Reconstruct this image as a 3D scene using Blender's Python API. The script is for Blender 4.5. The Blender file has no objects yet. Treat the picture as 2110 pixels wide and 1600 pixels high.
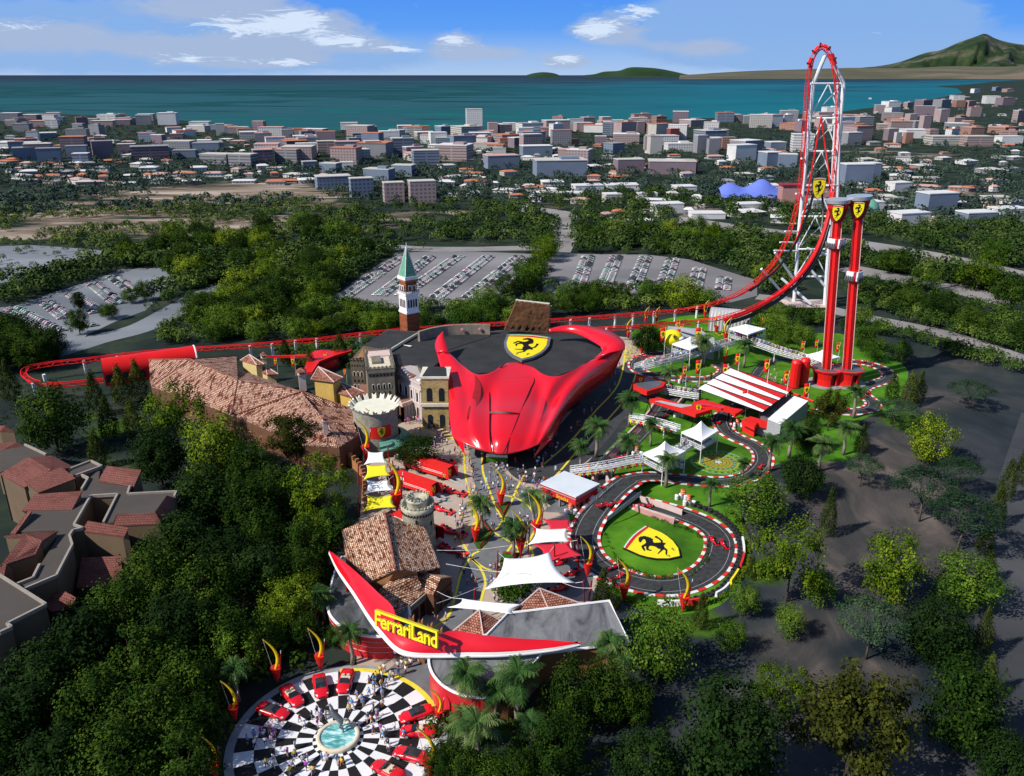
EXPOSURE = 0.15
SKY = 0.10
import bpy, bmesh, math, random
import numpy as np
from mathutils import Vector as V, Matrix, noise as mnoise
R = random.Random(11)
sc = bpy.context.scene
C = sc.collection
rad = math.radians
# ------------------------------------------------------------------ camera: 100 m up, looking north and down
H, F, TH = 100.0, 1700.0, math.atan(645/1700)
ct, st = math.cos(TH), math.sin(TH)
def ray(u, v):
    x, y = (u-1055)/F, -(v-800)/F
    return V((x, ct+y*st, -st+y*ct))
def G(u, v, z=0.0):                       # the place at height z seen at (u, v) of the photograph
    d = ray(u, v); t = (z-H)/d.z
    return V((d.x*t, d.y*t, z))
def PY(u, v, Y):                          # the place at distance Y
    d = ray(u, v); t = Y/d.y
    return V((d.x*t, Y, H+d.z*t))
def proj(p):
    x, y, z = p[0], p[1], p[2]-H
    dep = y*ct - z*st; up = y*st + z*ct
    return 1055+F*x/dep, 800-F*up/dep, dep
def ppm(p): return F/proj(p)[2]
def catmull(pts, n=6, closed=False):
    pts = [V(p) for p in pts]; N = len(pts); out = []
    for i in range(N if closed else N-1):
        if closed: a, b, c, d = pts[i-1], pts[i], pts[(i+1) % N], pts[(i+2) % N]
        else: a, b, c, d = pts[max(i-1, 0)], pts[i], pts[i+1], pts[min(i+2, N-1)]
        for k in range(n):
            t = k/n
            out.append(0.5*((2*b)+(c-a)*t+(2*a-5*b+4*c-d)*t*t+(3*b-a-3*c+d)*t**3))
    if not closed: out.append(pts[-1])
    return out
def resample(pts, step):
    out = [pts[0]]; acc = 0.0
    for a, b in zip(pts, pts[1:]):
        L = (b-a).length; s = step-acc
        while s <= L and L > 0:
            out.append(a.lerp(b, s/L)); s += step
        acc = L-(s-step)
    return out
def inpoly(x, y, P):
    c = False; j = len(P)-1
    for i in range(len(P)):
        if (P[i][1] > y) != (P[j][1] > y) and x < (P[j][0]-P[i][0])*(y-P[i][1])/(P[j][1]-P[i][1])+P[i][0]: c = not c
        j = i
    return c
def Z(pts, ox, oy, s): return [(ox+p[0]/s, oy+p[1]/s) + tuple(p[2:]) for p in pts]
# ------------------------------------------------------------------ materials
def new_mat(name):
    m = bpy.data.materials.new(name); m.use_nodes = True
    nt = m.node_tree; b = nt.nodes['Principled BSDF']
    return m, nt, b
def node(nt, t, **kw):
    n = nt.nodes.new(t)
    for k, v in kw.items():
        if k in ('operation', 'blend_type', 'data_type', 'noise_dimensions', 'feature', 'wave_type', 'bands_direction', 'interpolation'): setattr(n, k, v)
        else: n.inputs[k].default_value = v
    return n
def ramp(nt, fac, stops, interp='LINEAR'):
    r = nt.nodes.new('ShaderNodeValToRGB'); r.color_ramp.interpolation = interp
    e = r.color_ramp.elements
    while len(e) < len(stops): e.new(0.5)
    for k, (p, c) in enumerate(stops): e[k].position = p; e[k].color = (*c, 1) if len(c) == 3 else c
    nt.links.new(fac, r.inputs[0]); return r.outputs[0]
def P(name, col, rough=0.7, var=0.25, scale=0.6, spec=0.3, coat=0.0, metal=0.0, obj=True):
    """plain surface with uneven tone"""
    m, nt, b = new_mat(name)
    tc = nt.nodes.new('ShaderNodeTexCoord')
    n = node(nt, 'ShaderNodeTexNoise', Scale=scale, Detail=6.0, Roughness=0.65)
    nt.links.new(tc.outputs['Object'], n.inputs['Vector'])
    lo = tuple(max(0, c*(1-var)) for c in col); hi = tuple(min(1, c*(1+var)) for c in col)
    nt.links.new(ramp(nt, n.outputs[0], [(0.3, lo), (0.7, hi)]), b.inputs['Base Color'])
    b.inputs['Roughness'].default_value = rough; b.inputs['Specular IOR Level'].default_value = spec
    b.inputs['Coat Weight'].default_value = coat; b.inputs['Coat Roughness'].default_value = 0.12; b.inputs['Metallic'].default_value = metal
    return m
def MIX(name, stops, scale, detail=8.0, rough=0.9, stretch=(1, 1, 1), spec=0.2, dist=0.0, nr=0.6):
    """patches of several colours"""
    m, nt, b = new_mat(name)
    tc = nt.nodes.new('ShaderNodeTexCoord'); mp = nt.nodes.new('ShaderNodeMapping')
    mp.inputs['Scale'].default_value = stretch
    nt.links.new(tc.outputs['Object'], mp.inputs[0])
    n = node(nt, 'ShaderNodeTexNoise', Scale=scale, Detail=detail, Roughness=nr, Distortion=dist)
    nt.links.new(mp.outputs[0], n.inputs['Vector'])
    nt.links.new(ramp(nt, n.outputs[0], stops), b.inputs['Base Color'])
    b.inputs['Roughness'].default_value = rough; b.inputs['Specular IOR Level'].default_value = spec
    return m
def BRICK(name, c1, c2, mortar, w, h, patch, pscale=0.25, msize=0.05, rough=0.85, bump=0.4, stretch=2.2):
    """tile or stone courses laid along each face (UV in metres), with weathered patches"""
    m, nt, b = new_mat(name)
    uv = nt.nodes.new('ShaderNodeUVMap'); tc = nt.nodes.new('ShaderNodeTexCoord')
    br = node(nt, 'ShaderNodeTexBrick', Scale=1.0)
    br.inputs['Color1'].default_value = (*c1, 1); br.inputs['Color2'].default_value = (*c2, 1); br.inputs['Mortar'].default_value = (*mortar, 1)
    br.inputs['Brick Width'].default_value = w; br.inputs['Row Height'].default_value = h; br.inputs['Mortar Size'].default_value = msize; br.inputs['Mortar Smooth'].default_value = 0.2
    nt.links.new(uv.outputs[0], br.inputs['Vector'])
    mp = nt.nodes.new('ShaderNodeMapping'); mp.inputs['Scale'].default_value = (1, stretch, 1); nt.links.new(uv.outputs[0], mp.inputs[0])
    n = node(nt, 'ShaderNodeTexNoise', Scale=pscale, Detail=5.0, Roughness=0.7); nt.links.new(mp.outputs[0], n.inputs['Vector'])
    f = ramp(nt, n.outputs[0], [(0.515, (0, 0, 0)), (0.55, (1, 1, 1))])
    mx = nt.nodes.new('ShaderNodeMix'); mx.data_type = 'RGBA'; mx.blend_type = 'MULTIPLY'
    nt.links.new(f, mx.inputs[0]); nt.links.new(br.outputs[0], mx.inputs[6]); mx.inputs[7].default_value = (*patch, 1)
    nt.links.new(mx.outputs[2], b.inputs['Base Color'])
    bp = node(nt, 'ShaderNodeBump', Strength=bump, Distance=0.1); nt.links.new(br.outputs['Fac'], bp.inputs['Height']); bp.invert = True
    nt.links.new(bp.outputs[0], b.inputs['Normal'])
    b.inputs['Roughness'].default_value = rough; b.inputs['Specular IOR Level'].default_value = 0.2
    return m
def LEAF(name, dark, mid, light, scale=5.0):
    m, nt, b = new_mat(name)
    tc = nt.nodes.new('ShaderNodeTexCoord'); oi = nt.nodes.new('ShaderNodeObjectInfo')
    n = node(nt, 'ShaderNodeTexNoise', Scale=scale, Detail=4.0, Roughness=0.75)
    nt.links.new(tc.outputs['Object'], n.inputs['Vector'])
    a = node(nt, 'ShaderNodeMath', operation='MULTIPLY_ADD'); a.inputs[1].default_value = 0.16; a.inputs[2].default_value = -0.08
    nt.links.new(oi.outputs['Random'], a.inputs[0])
    s = node(nt, 'ShaderNodeMath', operation='ADD'); nt.links.new(n.outputs[0], s.inputs[0]); nt.links.new(a.outputs[0], s.inputs[1])
    nt.links.new(ramp(nt, s.outputs[0], [(0.32, dark), (0.5, mid), (0.68, light)]), b.inputs['Base Color'])
    b.inputs['Roughness'].default_value = 0.8; b.inputs['Specular IOR Level'].default_value = 0.04
    return m
# ------------------------------------------------------------------ mesh builder
class MB:
    def __init__(s): s.v, s.f, s.m, s.k = [], [], [], 0
    def add(s, vs, fs):
        o = len(s.v); s.v += [tuple(p) for p in vs]
        for f in fs: s.f.append([i+o for i in f]); s.m.append(s.k)
        return s
    def poly(s, pts): return s.add(pts, [list(range(len(pts)))])
    def box(s, c, d, rz=0.0, tp=1.0):
        x, y, z = d[0]/2, d[1]/2, d[2]/2; cr, sr = math.cos(rz), math.sin(rz); vs = []
        for dz, k in ((-z, 1), (z, tp)):
            for dx, dy in ((-x*k, -y*k), (x*k, -y*k), (x*k, y*k), (-x*k, y*k)):
                vs.append((c[0]+dx*cr-dy*sr, c[1]+dx*sr+dy*cr, c[2]+dz))
        return s.add(vs, [(3, 2, 1, 0), (4, 5, 6, 7), (0, 1, 5, 4), (1, 2, 6, 5), (2, 3, 7, 6), (3, 0, 4, 7)])
    def slab(s, top, th=None, z0=None, cap=True):
        """a polygon of 3D points with sides going down by th or to z0"""
        top = [V(p) for p in top]; n = len(top)
        a = sum((top[i].x*top[(i+1) % n].y-top[(i+1) % n].x*top[i].y) for i in range(n))
        if a < 0: top = top[::-1]
        bot = [V((p.x, p.y, z0 if z0 is not None else p.z-th)) for p in top]
        fs = [[i, i+n, (i+1) % n+n, (i+1) % n] for i in range(n)]
        fs = [f[::1] for f in fs]
        if cap: fs += [list(range(n)), list(range(2*n-1, n-1, -1))]
        return s.add(top+bot, fs)
    def tube(s, path, r, n=6, r2=None, cap=True):
        path = [V(p) for p in path]; L = len(path)
        if L < 2: return s
        t0 = (path[1]-path[0]).normalized()
        up = V((0, 0, 1)) if abs(t0.z) < 0.9 else V((1, 0, 0))
        nx = t0.cross(up).normalized(); vs = []
        for i, p in enumerate(path):
            t = (path[min(i+1, L-1)]-path[max(i-1, 0)])
            t = t.normalized() if t.length > 1e-9 else t0
            nx = (nx-t*nx.dot(t)); nx = nx.normalized() if nx.length > 1e-6 else t.orthogonal().normalized()
            ny = t.cross(nx); rr = r if r2 is None else r+(r2-r)*i/(L-1)
            for k in range(n):
                a = 2*math.pi*k/n; vs.append(p+nx*(rr*math.cos(a))+ny*(rr*math.sin(a)))
        fs = [[i*n+k, i*n+(k+1) % n, (i+1)*n+(k+1) % n, (i+1)*n+k] for i in range(L-1) for k in range(n)]
        if cap: fs += [list(range(n-1, -1, -1)), [(L-1)*n+k for k in range(n)]]
        return s.add(vs, fs)
    def lathe(s, prof, c=(0, 0, 0), n=24, a0=0.0, a1=2*math.pi):
        full = abs(a1-a0-2*math.pi) < 1e-6; cols = n if full else n+1; L = len(prof)
        vs = [(c[0]+r*math.cos(a0+(a1-a0)*k/n), c[1]+r*math.sin(a0+(a1-a0)*k/n), c[2]+z) for k in range(cols) for r, z in prof]
        fs = []
        for k in range(n):
            q = (k+1) % cols
            for j in range(L-1): fs.append([k*L+j, q*L+j, q*L+j+1, k*L+j+1])
        return s.add(vs, fs)
    def grid(s, rows, closed=False):
        n = len(rows[0]); vs = [p for r in rows for p in r]; fs = []
        for i in range(len(rows)-1):
            for j in range(n if closed else n-1):
                k = (j+1) % n; fs.append([i*n+j, i*n+k, (i+1)*n+k, (i+1)*n+j])
        return s.add(vs, fs)
    def ball(s, c, r, n=10, sq=(1, 1, 1)):
        m = n//2+1; prof = [(math.sin(math.pi*i/m), -math.cos(math.pi*i/m)) for i in range(m+1)]
        vs = [(c[0]+r*sq[0]*p*math.cos(2*math.pi*k/n), c[1]+r*sq[1]*p*math.sin(2*math.pi*k/n), c[2]+r*sq[2]*z) for k in range(n) for p, z in prof]
        return s.add(vs, [[k*(m+1)+j, ((k+1) % n)*(m+1)+j, ((k+1) % n)*(m+1)+j+1, k*(m+1)+j+1] for k in range(n) for j in range(m)])
    def merge(s, o, fn):
        return s.add([fn(V(p)) for p in o.v], o.f)
    def mesh(s, name, mats, smooth=False, uv=False, off=(0, 0, 0)):
        me = bpy.data.meshes.new(name)
        o = V(off)
        me.from_pydata([(p[0]-o.x, p[1]-o.y, p[2]-o.z) for p in s.v], [], s.f)
        mats = mats if isinstance(mats, (list, tuple)) else [mats]
        for m in mats: me.materials.append(m)
        if len(mats) > 1: me.polygons.foreach_set('material_index', [min(k, len(mats)-1) for k in s.m])
        if smooth: me.polygons.foreach_set('use_smooth', [True]*len(me.polygons))
        me.validate(); me.update()
        if uv:
            L = me.uv_layers.new(name='UVMap')
            for p in me.polygons:
                n = p.normal; t = V((0, 0, 1)).cross(n)
                t = t.normalized() if t.length > 0.05 else V((1, 0, 0))
                b = n.cross(t)
                for li in p.loop_indices:
                    q = V(s.v[me.loops[li].vertex_index]); L.data[li].uv = (q.dot(t), q.dot(b))
        return me
    def build(s, name, mats, parent=None, smooth=False, uv=False, loc=None):
        """parts are given in world coordinates unless loc says they are local already"""
        off = (0, 0, 0)
        if parent is not None and loc is None: off = wloc(parent)
        o = bpy.data.objects.new(name, s.mesh(name, mats, smooth, uv, off)); C.objects.link(o)
        if parent is not None: o.parent = parent
        return o
def wloc(o):
    p = V((0, 0, 0))
    while o is not None: p += o.location; o = o.parent
    return p
ALL = []
def tag(o, label=None, cat=None, group=None, kind=None):
    if label: o['label'] = label
    if cat: o['category'] = cat; ALL.append(o)
    if group: o['group'] = group
    if kind: o['kind'] = kind
    return o
def T(name, label, cat, loc=(0, 0, 0), rz=0.0, group=None):
    o = bpy.data.objects.new(name, None); C.objects.link(o); o.location = V(loc); o.rotation_euler = (0, 0, rz); o.empty_display_size = 0.5
    return tag(o, label, cat, group)
def copy_tree(o, parent=None):
    c = o.copy(); C.objects.link(c); c.parent = parent
    if parent is None and c.get('category'): ALL.append(c)
    for ch in list(o.children): copy_tree(ch, c)
    return c
def struct(name, mb, mat, smooth=False, uv=False):
    o = mb.build(name, mat, None, smooth, uv); o['kind'] = 'structure'; return o
def sheet(name, pts, z, mat, kind='structure', smooth_n=0):
    q = [G(p[0], p[1], z) for p in pts]
    if smooth_n: q = catmull(q, smooth_n, True)
    o = MB().poly(q).build(name, mat); o['kind'] = kind
    me = o.data
    if me.polygons[0].normal.z < 0: me.flip_normals()
    return o
def text_mb(s, size, ext=0.0, spacing=1.0, bold=0.0):
    cu = bpy.data.curves.new('t', 'FONT'); cu.body = s; cu.size = size; cu.extrude = ext; cu.space_character = spacing; cu.offset = bold; cu.resolution_u = 3
    ob = bpy.data.objects.new('t', cu); me = bpy.data.meshes.new_from_object(ob)
    mb = MB(); mb.add([v.co.copy() for v in me.vertices], [list(p.vertices) for p in me.polygons])
    bpy.data.objects.remove(ob); bpy.data.curves.remove(cu); bpy.data.meshes.remove(me)
    return mb
def bounds(mb):
    xs = [p[0] for p in mb.v]; ys = [p[1] for p in mb.v]
    return min(xs), max(xs), min(ys), max(ys)
def frame(o, x, y, n): # local (x,y,d) to world
    o, x, y, n = V(o), V(x), V(y), V(n)
    return lambda p: o+x*p[0]+y*p[1]+n*p[2]
def skin(verts, edges, radii, sub=1, root=0):
    me = bpy.data.meshes.new('sk'); me.from_pydata(verts, edges, [])
    ob = bpy.data.objects.new('sk', me); C.objects.link(ob)
    md = ob.modifiers.new('s', 'SKIN'); sv = me.skin_vertices[0].data
    for i, r in enumerate(radii): sv[i].radius = (r, r) if not isinstance(r, tuple) else r; sv[i].use_root = (i == root)
    if sub: ob.modifiers.new('u', 'SUBSURF').levels = sub
    dg = bpy.context.evaluated_depsgraph_get(); dg.update()
    out = bpy.data.meshes.new_from_object(ob.evaluated_get(dg))
    mb = MB(); mb.add([v.co.copy() for v in out.vertices], [list(p.vertices) for p in out.polygons])
    bpy.data.objects.remove(ob); bpy.data.meshes.remove(me); bpy.data.meshes.remove(out)
    return mb
# ------------------------------------------------------------------ emblem: shield with a rearing horse, x -.5 .. .5, y -.5 .. .5
def _h(pts): return [((x-737)/415, (935-y)/675) for x, y in pts]
HORSE = _h([(738,668),(722,684),(702,698),(684,722),(688,742),(712,738),(742,730),(752,752),(735,780),(716,800),(690,800),(668,792),(640,786),(612,828),(596,866),(606,874),(626,850),(650,818),(668,838),(646,852),(622,880),(634,934),(650,934),(644,890),(672,872),(694,870),(708,900),(716,940),(706,985),(712,1018),(690,1024),(640,1026),(634,1038),(700,1046),(728,1052),(722,1084),(684,1106),(676,1120),(700,1122),(746,1088),(756,1040),(784,1008),(806,1020),(820,1004),(812,972),(840,952),(856,890),(866,838),(848,826),(838,838),(836,890),(822,936),(802,952),(778,916),(758,884),(776,850),(806,836),(798,812),(812,800),(800,780),(808,760),(798,745),(800,722),(786,700),(770,690),(768,676),(750,680)])
SHIELD = [(-.5,.45),(-.25,.485),(0,.5),(.25,.485),(.5,.45),(.5,.12),(.46,-.03),(.38,-.19),(.22,-.37),(0,-.5),(-.22,-.37),(-.38,-.19),(-.46,-.03),(-.5,.12)]
def flat(mb, pts, fr, d0, d1):
    """a flat outline between two depths along the frame normal"""
    from mathutils.geometry import tessellate_polygon
    n = len(pts); a = [fr((p[0], p[1], d1)) for p in pts]; b = [fr((p[0], p[1], d0)) for p in pts]
    tri = tessellate_polygon([[V((p[0], p[1], 0)) for p in pts]])
    mb.add(a+b, [list(t) for t in tri]+[[i, (i+1) % n, (i+1) % n+n, i+n] for i in range(n)])
def emblem(fr, th, parent, border='emblem_rim_black', rim=1.08, script=True, name='emblem'):
    """fr maps unit shield coordinates to world; th is the plate thickness in metres"""
    m = MB(); flat(m, [(x*rim, y*rim) for x, y in SHIELD], fr, 0, th)
    e = m.build(name, MAT[border], parent)
    def sub(nm, mat, pts, d):
        q = MB()
        for p in pts: flat(q, p, fr, th, th+d)
        q.build(nm, MAT[mat], e)
    sub('yellow_field', 'yellow_paint', [SHIELD], 0.06)
    sub('horse', 'black_paint', [HORSE], 0.12)
    sub('red_band', 'red_paint', [[(-.5,.40),(0,.44),(.5,.40),(.5,.45),(.25,.485),(0,.5),(-.25,.485),(-.5,.45)]], 0.10)
    sub('white_band', 'white_paint', [[(-.5,.45),(-.25,.485),(0,.5),(.25,.485),(.5,.45),(.5,.47),(.25,.505),(0,.52),(-.25,.505),(-.5,.47)]], 0.09)
    sub('green_band', 'green_paint', [[(-.5,.47),(-.25,.505),(0,.52),(.25,.505),(.5,.47),(.5,.495),(.25,.53),(0,.545),(-.25,.53),(-.5,.495)]], 0.08)
    if script:
        q = MB()
        for ch, x in (('S', -.2), ('F', .06)):
            t = text_mb(ch, 0.2, 0); q.merge(t, lambda p: fr((x+p.x*0.8+p.y*.15, -.36+p.y*.6, th+0.13)))
        q.build('lettering', MAT['black_paint'], e)
    return e
# ------------------------------------------------------------------ material library
MAT = {}
def M_(k, *a, **kw): MAT[k] = P(k, *a, **kw)
M_('red_paint', (.60,.012,.018), .35, .06, .2, .5, .15); M_('car_red', (.68,.006,.016), .27, .03, .05, .5, .5)
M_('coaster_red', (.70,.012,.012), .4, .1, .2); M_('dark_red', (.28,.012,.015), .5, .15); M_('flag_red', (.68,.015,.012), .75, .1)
M_('yellow_paint', (.85,.70,.015), .45, .06); M_('yellow_gold', (.72,.48,.01), .4, .12); M_('black_paint', (.008,.008,.01), .4, .1)
M_('white_paint', (.80,.80,.80), .5, .06, .3); M_('steel_white', (.74,.75,.76), .4, .1, .15); M_('canvas_white', (.86,.86,.86), .8, .03, .4)
M_('seam_dark', (.05,.004,.006), .5); M_('green_paint', (.06,.40,.05), .5, .1); M_('emblem_rim_black', (.012,.012,.012), .4); M_('emblem_rim_grey', (.22,.22,.25), .35, .15, metal=.4)
M_('rubber', (.014,.014,.016), .75, .3, 2.0); M_('glass_dark', (.018,.022,.03), .12, .2, .2, .6); M_('chrome', (.5,.5,.52), .25, .1, metal=.8)
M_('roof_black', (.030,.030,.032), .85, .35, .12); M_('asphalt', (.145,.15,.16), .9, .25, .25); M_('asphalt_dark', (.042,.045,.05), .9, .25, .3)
M_('track_tar', (.036,.037,.039), .9, .5, .8); M_('paving_beige', (.42,.335,.27), .9, .12, .15); M_('line_yellow', (.72,.60,.05), .8, .15, .5)
M_('kerb_red', (.62,.03,.02), .7, .1); M_('kerb_white', (.70,.69,.68), .7, .1); M_('rose_wall', (.40,.20,.18), .85, .15); M_('rose_edge', (.60,.46,.42), .8, .12)
M_('concrete_grey', (.27,.28,.29), .85, .25, .2); M_('pale_stone', (.62,.59,.50), .85, .15, .5); M_('cream', (.62,.55,.42), .85, .12); M_('ochre', (.55,.36,.09), .85, .15)
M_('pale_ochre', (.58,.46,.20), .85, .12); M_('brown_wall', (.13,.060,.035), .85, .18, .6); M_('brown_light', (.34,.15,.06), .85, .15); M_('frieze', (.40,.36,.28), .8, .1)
M_('trim_brown', (.10,.025,.015), .8, .1); M_('hotel_wall', (.145,.10,.062), .9, .12, .2); M_('hotel_roof', (.070,.060,.053), .95, .12, .15); M_('parapet', (.30,.26,.22), .85, .1)
M_('stone_dark', (.12,.098,.072), .9, .3, .7); M_('stone_mid', (.19,.165,.125), .9, .25, .7); M_('scala_wall', (.47,.42,.42), .85, .12, .6); M_('scala_roof', (.30,.11,.065), .85, .15)
M_('portico_roof', (.24,.11,.08), .85, .15); M_('ruin_brown', (.13,.06,.028), .95, .45, .35); M_('ruin_grey', (.24,.19,.15), .95, .35, .5)
M_('awning_green', (.13,.33,.24), .7, .1); M_('castle_cream', (.70,.68,.55), .85, .08); M_('mint', (.12,.30,.20), .6, .25, 1.0); M_('mint_rib', (.62,.66,.6), .6)
M_('skin', (.48,.30,.21), .7, .05); M_('hair', (.018,.014,.012), .7, .1); M_('bronze', (.20,.21,.215), .45, .3, 3, metal=.5); M_('water_pool', (.10,.42,.42), .12, .4, .9)
M_('sail_yellow', (.85,.72,.02), .7, .04); M_('sail_red', (.62,.02,.04), .7, .05); M_('cable', (.6,.6,.6), .5); M_('bark', (.10,.075,.05), .95, .3, 3); M_('palm_bark', (.26,.215,.175), .95, .25, 4)
M_('kiosk_roof', (.62,.66,.70), .45, .08, .2); M_('mesh_grey', (.32,.33,.35), .6, .3, 3); M_('hangar', (.42,.42,.43), .45, .12, .3); M_('orange', (.72,.13,.02), .6, .08)
M_('pylon_grey', (.36,.37,.39), .5, .1); M_('seat_cream', (.62,.52,.38), .8, .1); M_('canvas_dark', (.03,.03,.035), .85, .1); M_('lamp_glass', (.7,.7,.72), .2, .05)
M_('soil', (.09,.05,.03), .95, .3, 1.5); M_('flower_yellow', (.62,.55,.03), .8, .2, 3); M_('dark_void', (.006,.006,.007), .9, .1)
M_('panel_grey', (.10,.105,.115), .35, .3, .1); M_('silver', (.55,.57,.6), .3, .1, metal=.5); M_('ramp_grey', (.42,.44,.46), .6, .15); M_('blue_roof', (.13,.19,.62), .6, .1)
MAT['grass'] = MIX('grass', [(.30,(.022,.075,.004)),(.50,(.055,.17,.006)),(.68,(.10,.26,.012))], .09, 7)
MAT['grass_lawn'] = MIX('grass_lawn', [(.30,(.03,.085,.003)),(.5,(.06,.16,.006)),(.7,(.095,.21,.01))], .16, 6)
MAT['hedge_grass'] = MIX('hedge_grass', [(.35,(.012,.04,.004)),(.65,(.05,.13,.012))], 1.2, 6)
MAT['tile_brown'] = BRICK('tile_brown', (.80,.62,.48), (.50,.22,.11), (.07,.028,.016), .62, .42, (.28,.13,.08), .6, .07)
MAT['tile_red'] = BRICK('tile_red', (.80,.56,.43), (.52,.25,.16), (.07,.022,.014), .5, .5, (.26,.12,.09), .85, .09, stretch=.35)
MAT['tile_small'] = BRICK('tile_small', (.55,.27,.19), (.36,.13,.085), (.10,.03,.02), .5, .45, (.5,.4,.4), .5, .07)
MAT['tile_hotel'] = BRICK('tile_hotel', (.22,.082,.065), (.18,.064,.05), (.08,.028,.024), .6, .5, (.8,.75,.75), .1, .05)
MAT['brick_red'] = BRICK('brick_red', (.34,.10,.04), (.28,.075,.03), (.16,.06,.04), .5, .25, (.7,.7,.7), .3, .02)
MAT['stone_yellow'] = BRICK('stone_yellow', (.50,.38,.17), (.42,.31,.13), (.25,.18,.08), .9, .45, (.75,.72,.68), .4, .03)
MAT['castle_stone'] = BRICK('castle_stone', (.34,.32,.26), (.29,.275,.22), (.17,.16,.13), 1.2, .5, (.8,.8,.78), .3, .03)
MAT['tower_stone'] = MIX('tower_stone', [(.3,(.20,.17,.12)),(.5,(.42,.40,.30)),(.7,(.58,.55,.42))], .8, 6)
MAT['roof_weather'] = MIX('roof_weather', [(.34,(.05,.053,.058)),(.43,(.13,.134,.142)),(.55,(.20,.205,.213)),(.66,(.28,.285,.295))], .16, 11, .8, (1, .3, 1), .2, 1.0, .68)
MAT['roof_weather_dark'] = MIX('roof_weather_dark', [(.36,(.03,.032,.036)),(.5,(.08,.083,.087)),(.62,(.17,.173,.178)),(.7,(.26,.263,.268))], .16, 11, .8, (1, .4, 1), .2, .8, .66)
MAT['wall_red'] = MIX('wall_red', [(.3,(.45,.01,.02)),(.7,(.62,.03,.04))], .1, 4, .35)
# ------------------------------------------------------------------ camera, sun, sky
cam = bpy.data.objects.new('camera', bpy.data.cameras.new('camera')); C.objects.link(cam)
cam.location = (0, 0, H); cam.rotation_euler = (math.pi/2-TH, 0, 0)
cam.data.sensor_width = 36; cam.data.lens = 36*F/2110; cam.data.clip_start = 1; cam.data.clip_end = 900000
sc.camera = cam
sc.view_settings.view_transform = 'Standard'; sc.view_settings.look = 'None'; sc.view_settings.gamma = 1; sc.view_settings.exposure = EXPOSURE
sc.cycles.max_bounces = 4; sc.cycles.diffuse_bounces = 2; sc.cycles.glossy_bounces = 2; sc.cycles.caustics_reflective = sc.cycles.caustics_refractive = False
sc.render.resolution_x = 1024; sc.render.resolution_y = 776
LD = V((.80, .40, -.78)).normalized()
sun = bpy.data.objects.new('sun', bpy.data.lights.new('sun', 'SUN')); C.objects.link(sun)
sun.data.energy = 5.0; sun.data.angle = rad(.5); sun.data.color = (1, .95, .86); sun.rotation_euler = LD.to_track_quat('-Z', 'Y').to_euler(); sun.location = (-200, -100, 300)
wd = bpy.data.worlds.new('World'); sc.world = wd; wd.use_nodes = True
nt = wd.node_tree; bg = nt.nodes['Background']; L = nt.links.new
sky = nt.nodes.new('ShaderNodeTexSky'); sky.sky_type = 'NISHITA'; sky.sun_disc = False
sky.sun_elevation = math.asin(-LD.z); sky.sun_rotation = math.atan2(-LD.x, -LD.y); sky.altitude = 100; sky.ozone_density = 2.0; sky.dust_density = .3
tc = nt.nodes.new('ShaderNodeTexCoord'); sp = nt.nodes.new('ShaderNodeSeparateXYZ'); L(tc.outputs['Generated'], sp.inputs[0])
def mth(op, a, b=None, c=None, clamp=False):
    n = nt.nodes.new('ShaderNodeMath'); n.operation = op; n.use_clamp = clamp
    for i, x in enumerate((a, b, c)):
        if x is None: continue
        if isinstance(x, (int, float)): n.inputs[i].default_value = x
        else: L(x, n.inputs[i])
    return n.outputs[0]
def mixc(f, a, b, bt='MIX'):
    n = nt.nodes.new('ShaderNodeMix'); n.data_type = 'RGBA'; n.blend_type = bt
    for i, x in ((0, f), (6, a), (7, b)):
        if isinstance(x, (int, float)): n.inputs[i].default_value = x
        elif isinstance(x, tuple): n.inputs[i].default_value = (*x, 1)
        else: L(x, n.inputs[i])
    return n.outputs[2]
az = mth('ARCTAN2', sp.outputs[0], sp.outputs[1]); el = sp.outputs[2]
K = .90
grad = ramp(nt, mth('MULTIPLY', el, 10.0, None, True), [(0, (.42*K,.58*K,.84*K)), (.22, (.30*K,.50*K,.86*K)), (.48, (.12*K,.36*K,.92*K)), (.8, (.085*K,.31*K,.90*K)), (1, (.05*K,.22*K,.78*K))])
cmb = nt.nodes.new('ShaderNodeCombineXYZ'); L(mth('MULTIPLY', az, 16), cmb.inputs[0]); L(mth('MULTIPLY', el, 46), cmb.inputs[1])
n1 = node(nt, 'ShaderNodeTexNoise', Scale=1.0, Detail=9.0, Roughness=.62, Distortion=.5); L(cmb.outputs[0], n1.inputs['Vector'])
pv = nt.nodes.new('ShaderNodeCombineXYZ'); L(az, pv.inputs[0]); L(el, pv.inputs[1])
def gsum(nt, vec, lst):
    """sum of soft elliptical patches: (x, y, size x, size y, strength)"""
    o = None
    for x, y, sx, sy, k in lst:
        a = nt.nodes.new('ShaderNodeVectorMath'); a.operation = 'MULTIPLY_ADD'; nt.links.new(vec, a.inputs[0]); a.inputs[1].default_value = (1/sx, 1/sy, 0); a.inputs[2].default_value = (-x/sx, -y/sy, 0)
        d = nt.nodes.new('ShaderNodeVectorMath'); d.operation = 'DOT_PRODUCT'; nt.links.new(a.outputs[0], d.inputs[0]); nt.links.new(a.outputs[0], d.inputs[1])
        e = nt.nodes.new('ShaderNodeMath'); e.operation = 'POWER'; e.inputs[0].default_value = .3679; nt.links.new(d.outputs['Value'], e.inputs[1])
        q = nt.nodes.new('ShaderNodeMath'); q.operation = 'MULTIPLY_ADD'; nt.links.new(e.outputs[0], q.inputs[0]); q.inputs[1].default_value = k
        if o is None: q.inputs[2].default_value = 0
        else: nt.links.new(o, q.inputs[2])
        o = q.outputs[0]
    return o
def blobs(lst): return gsum(nt, pv.outputs[0], [(math.atan((u-1055)/1818), (155-v)/1945, su/1818, sv/1945, k) for u, v, su, sv, k in lst])
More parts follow.
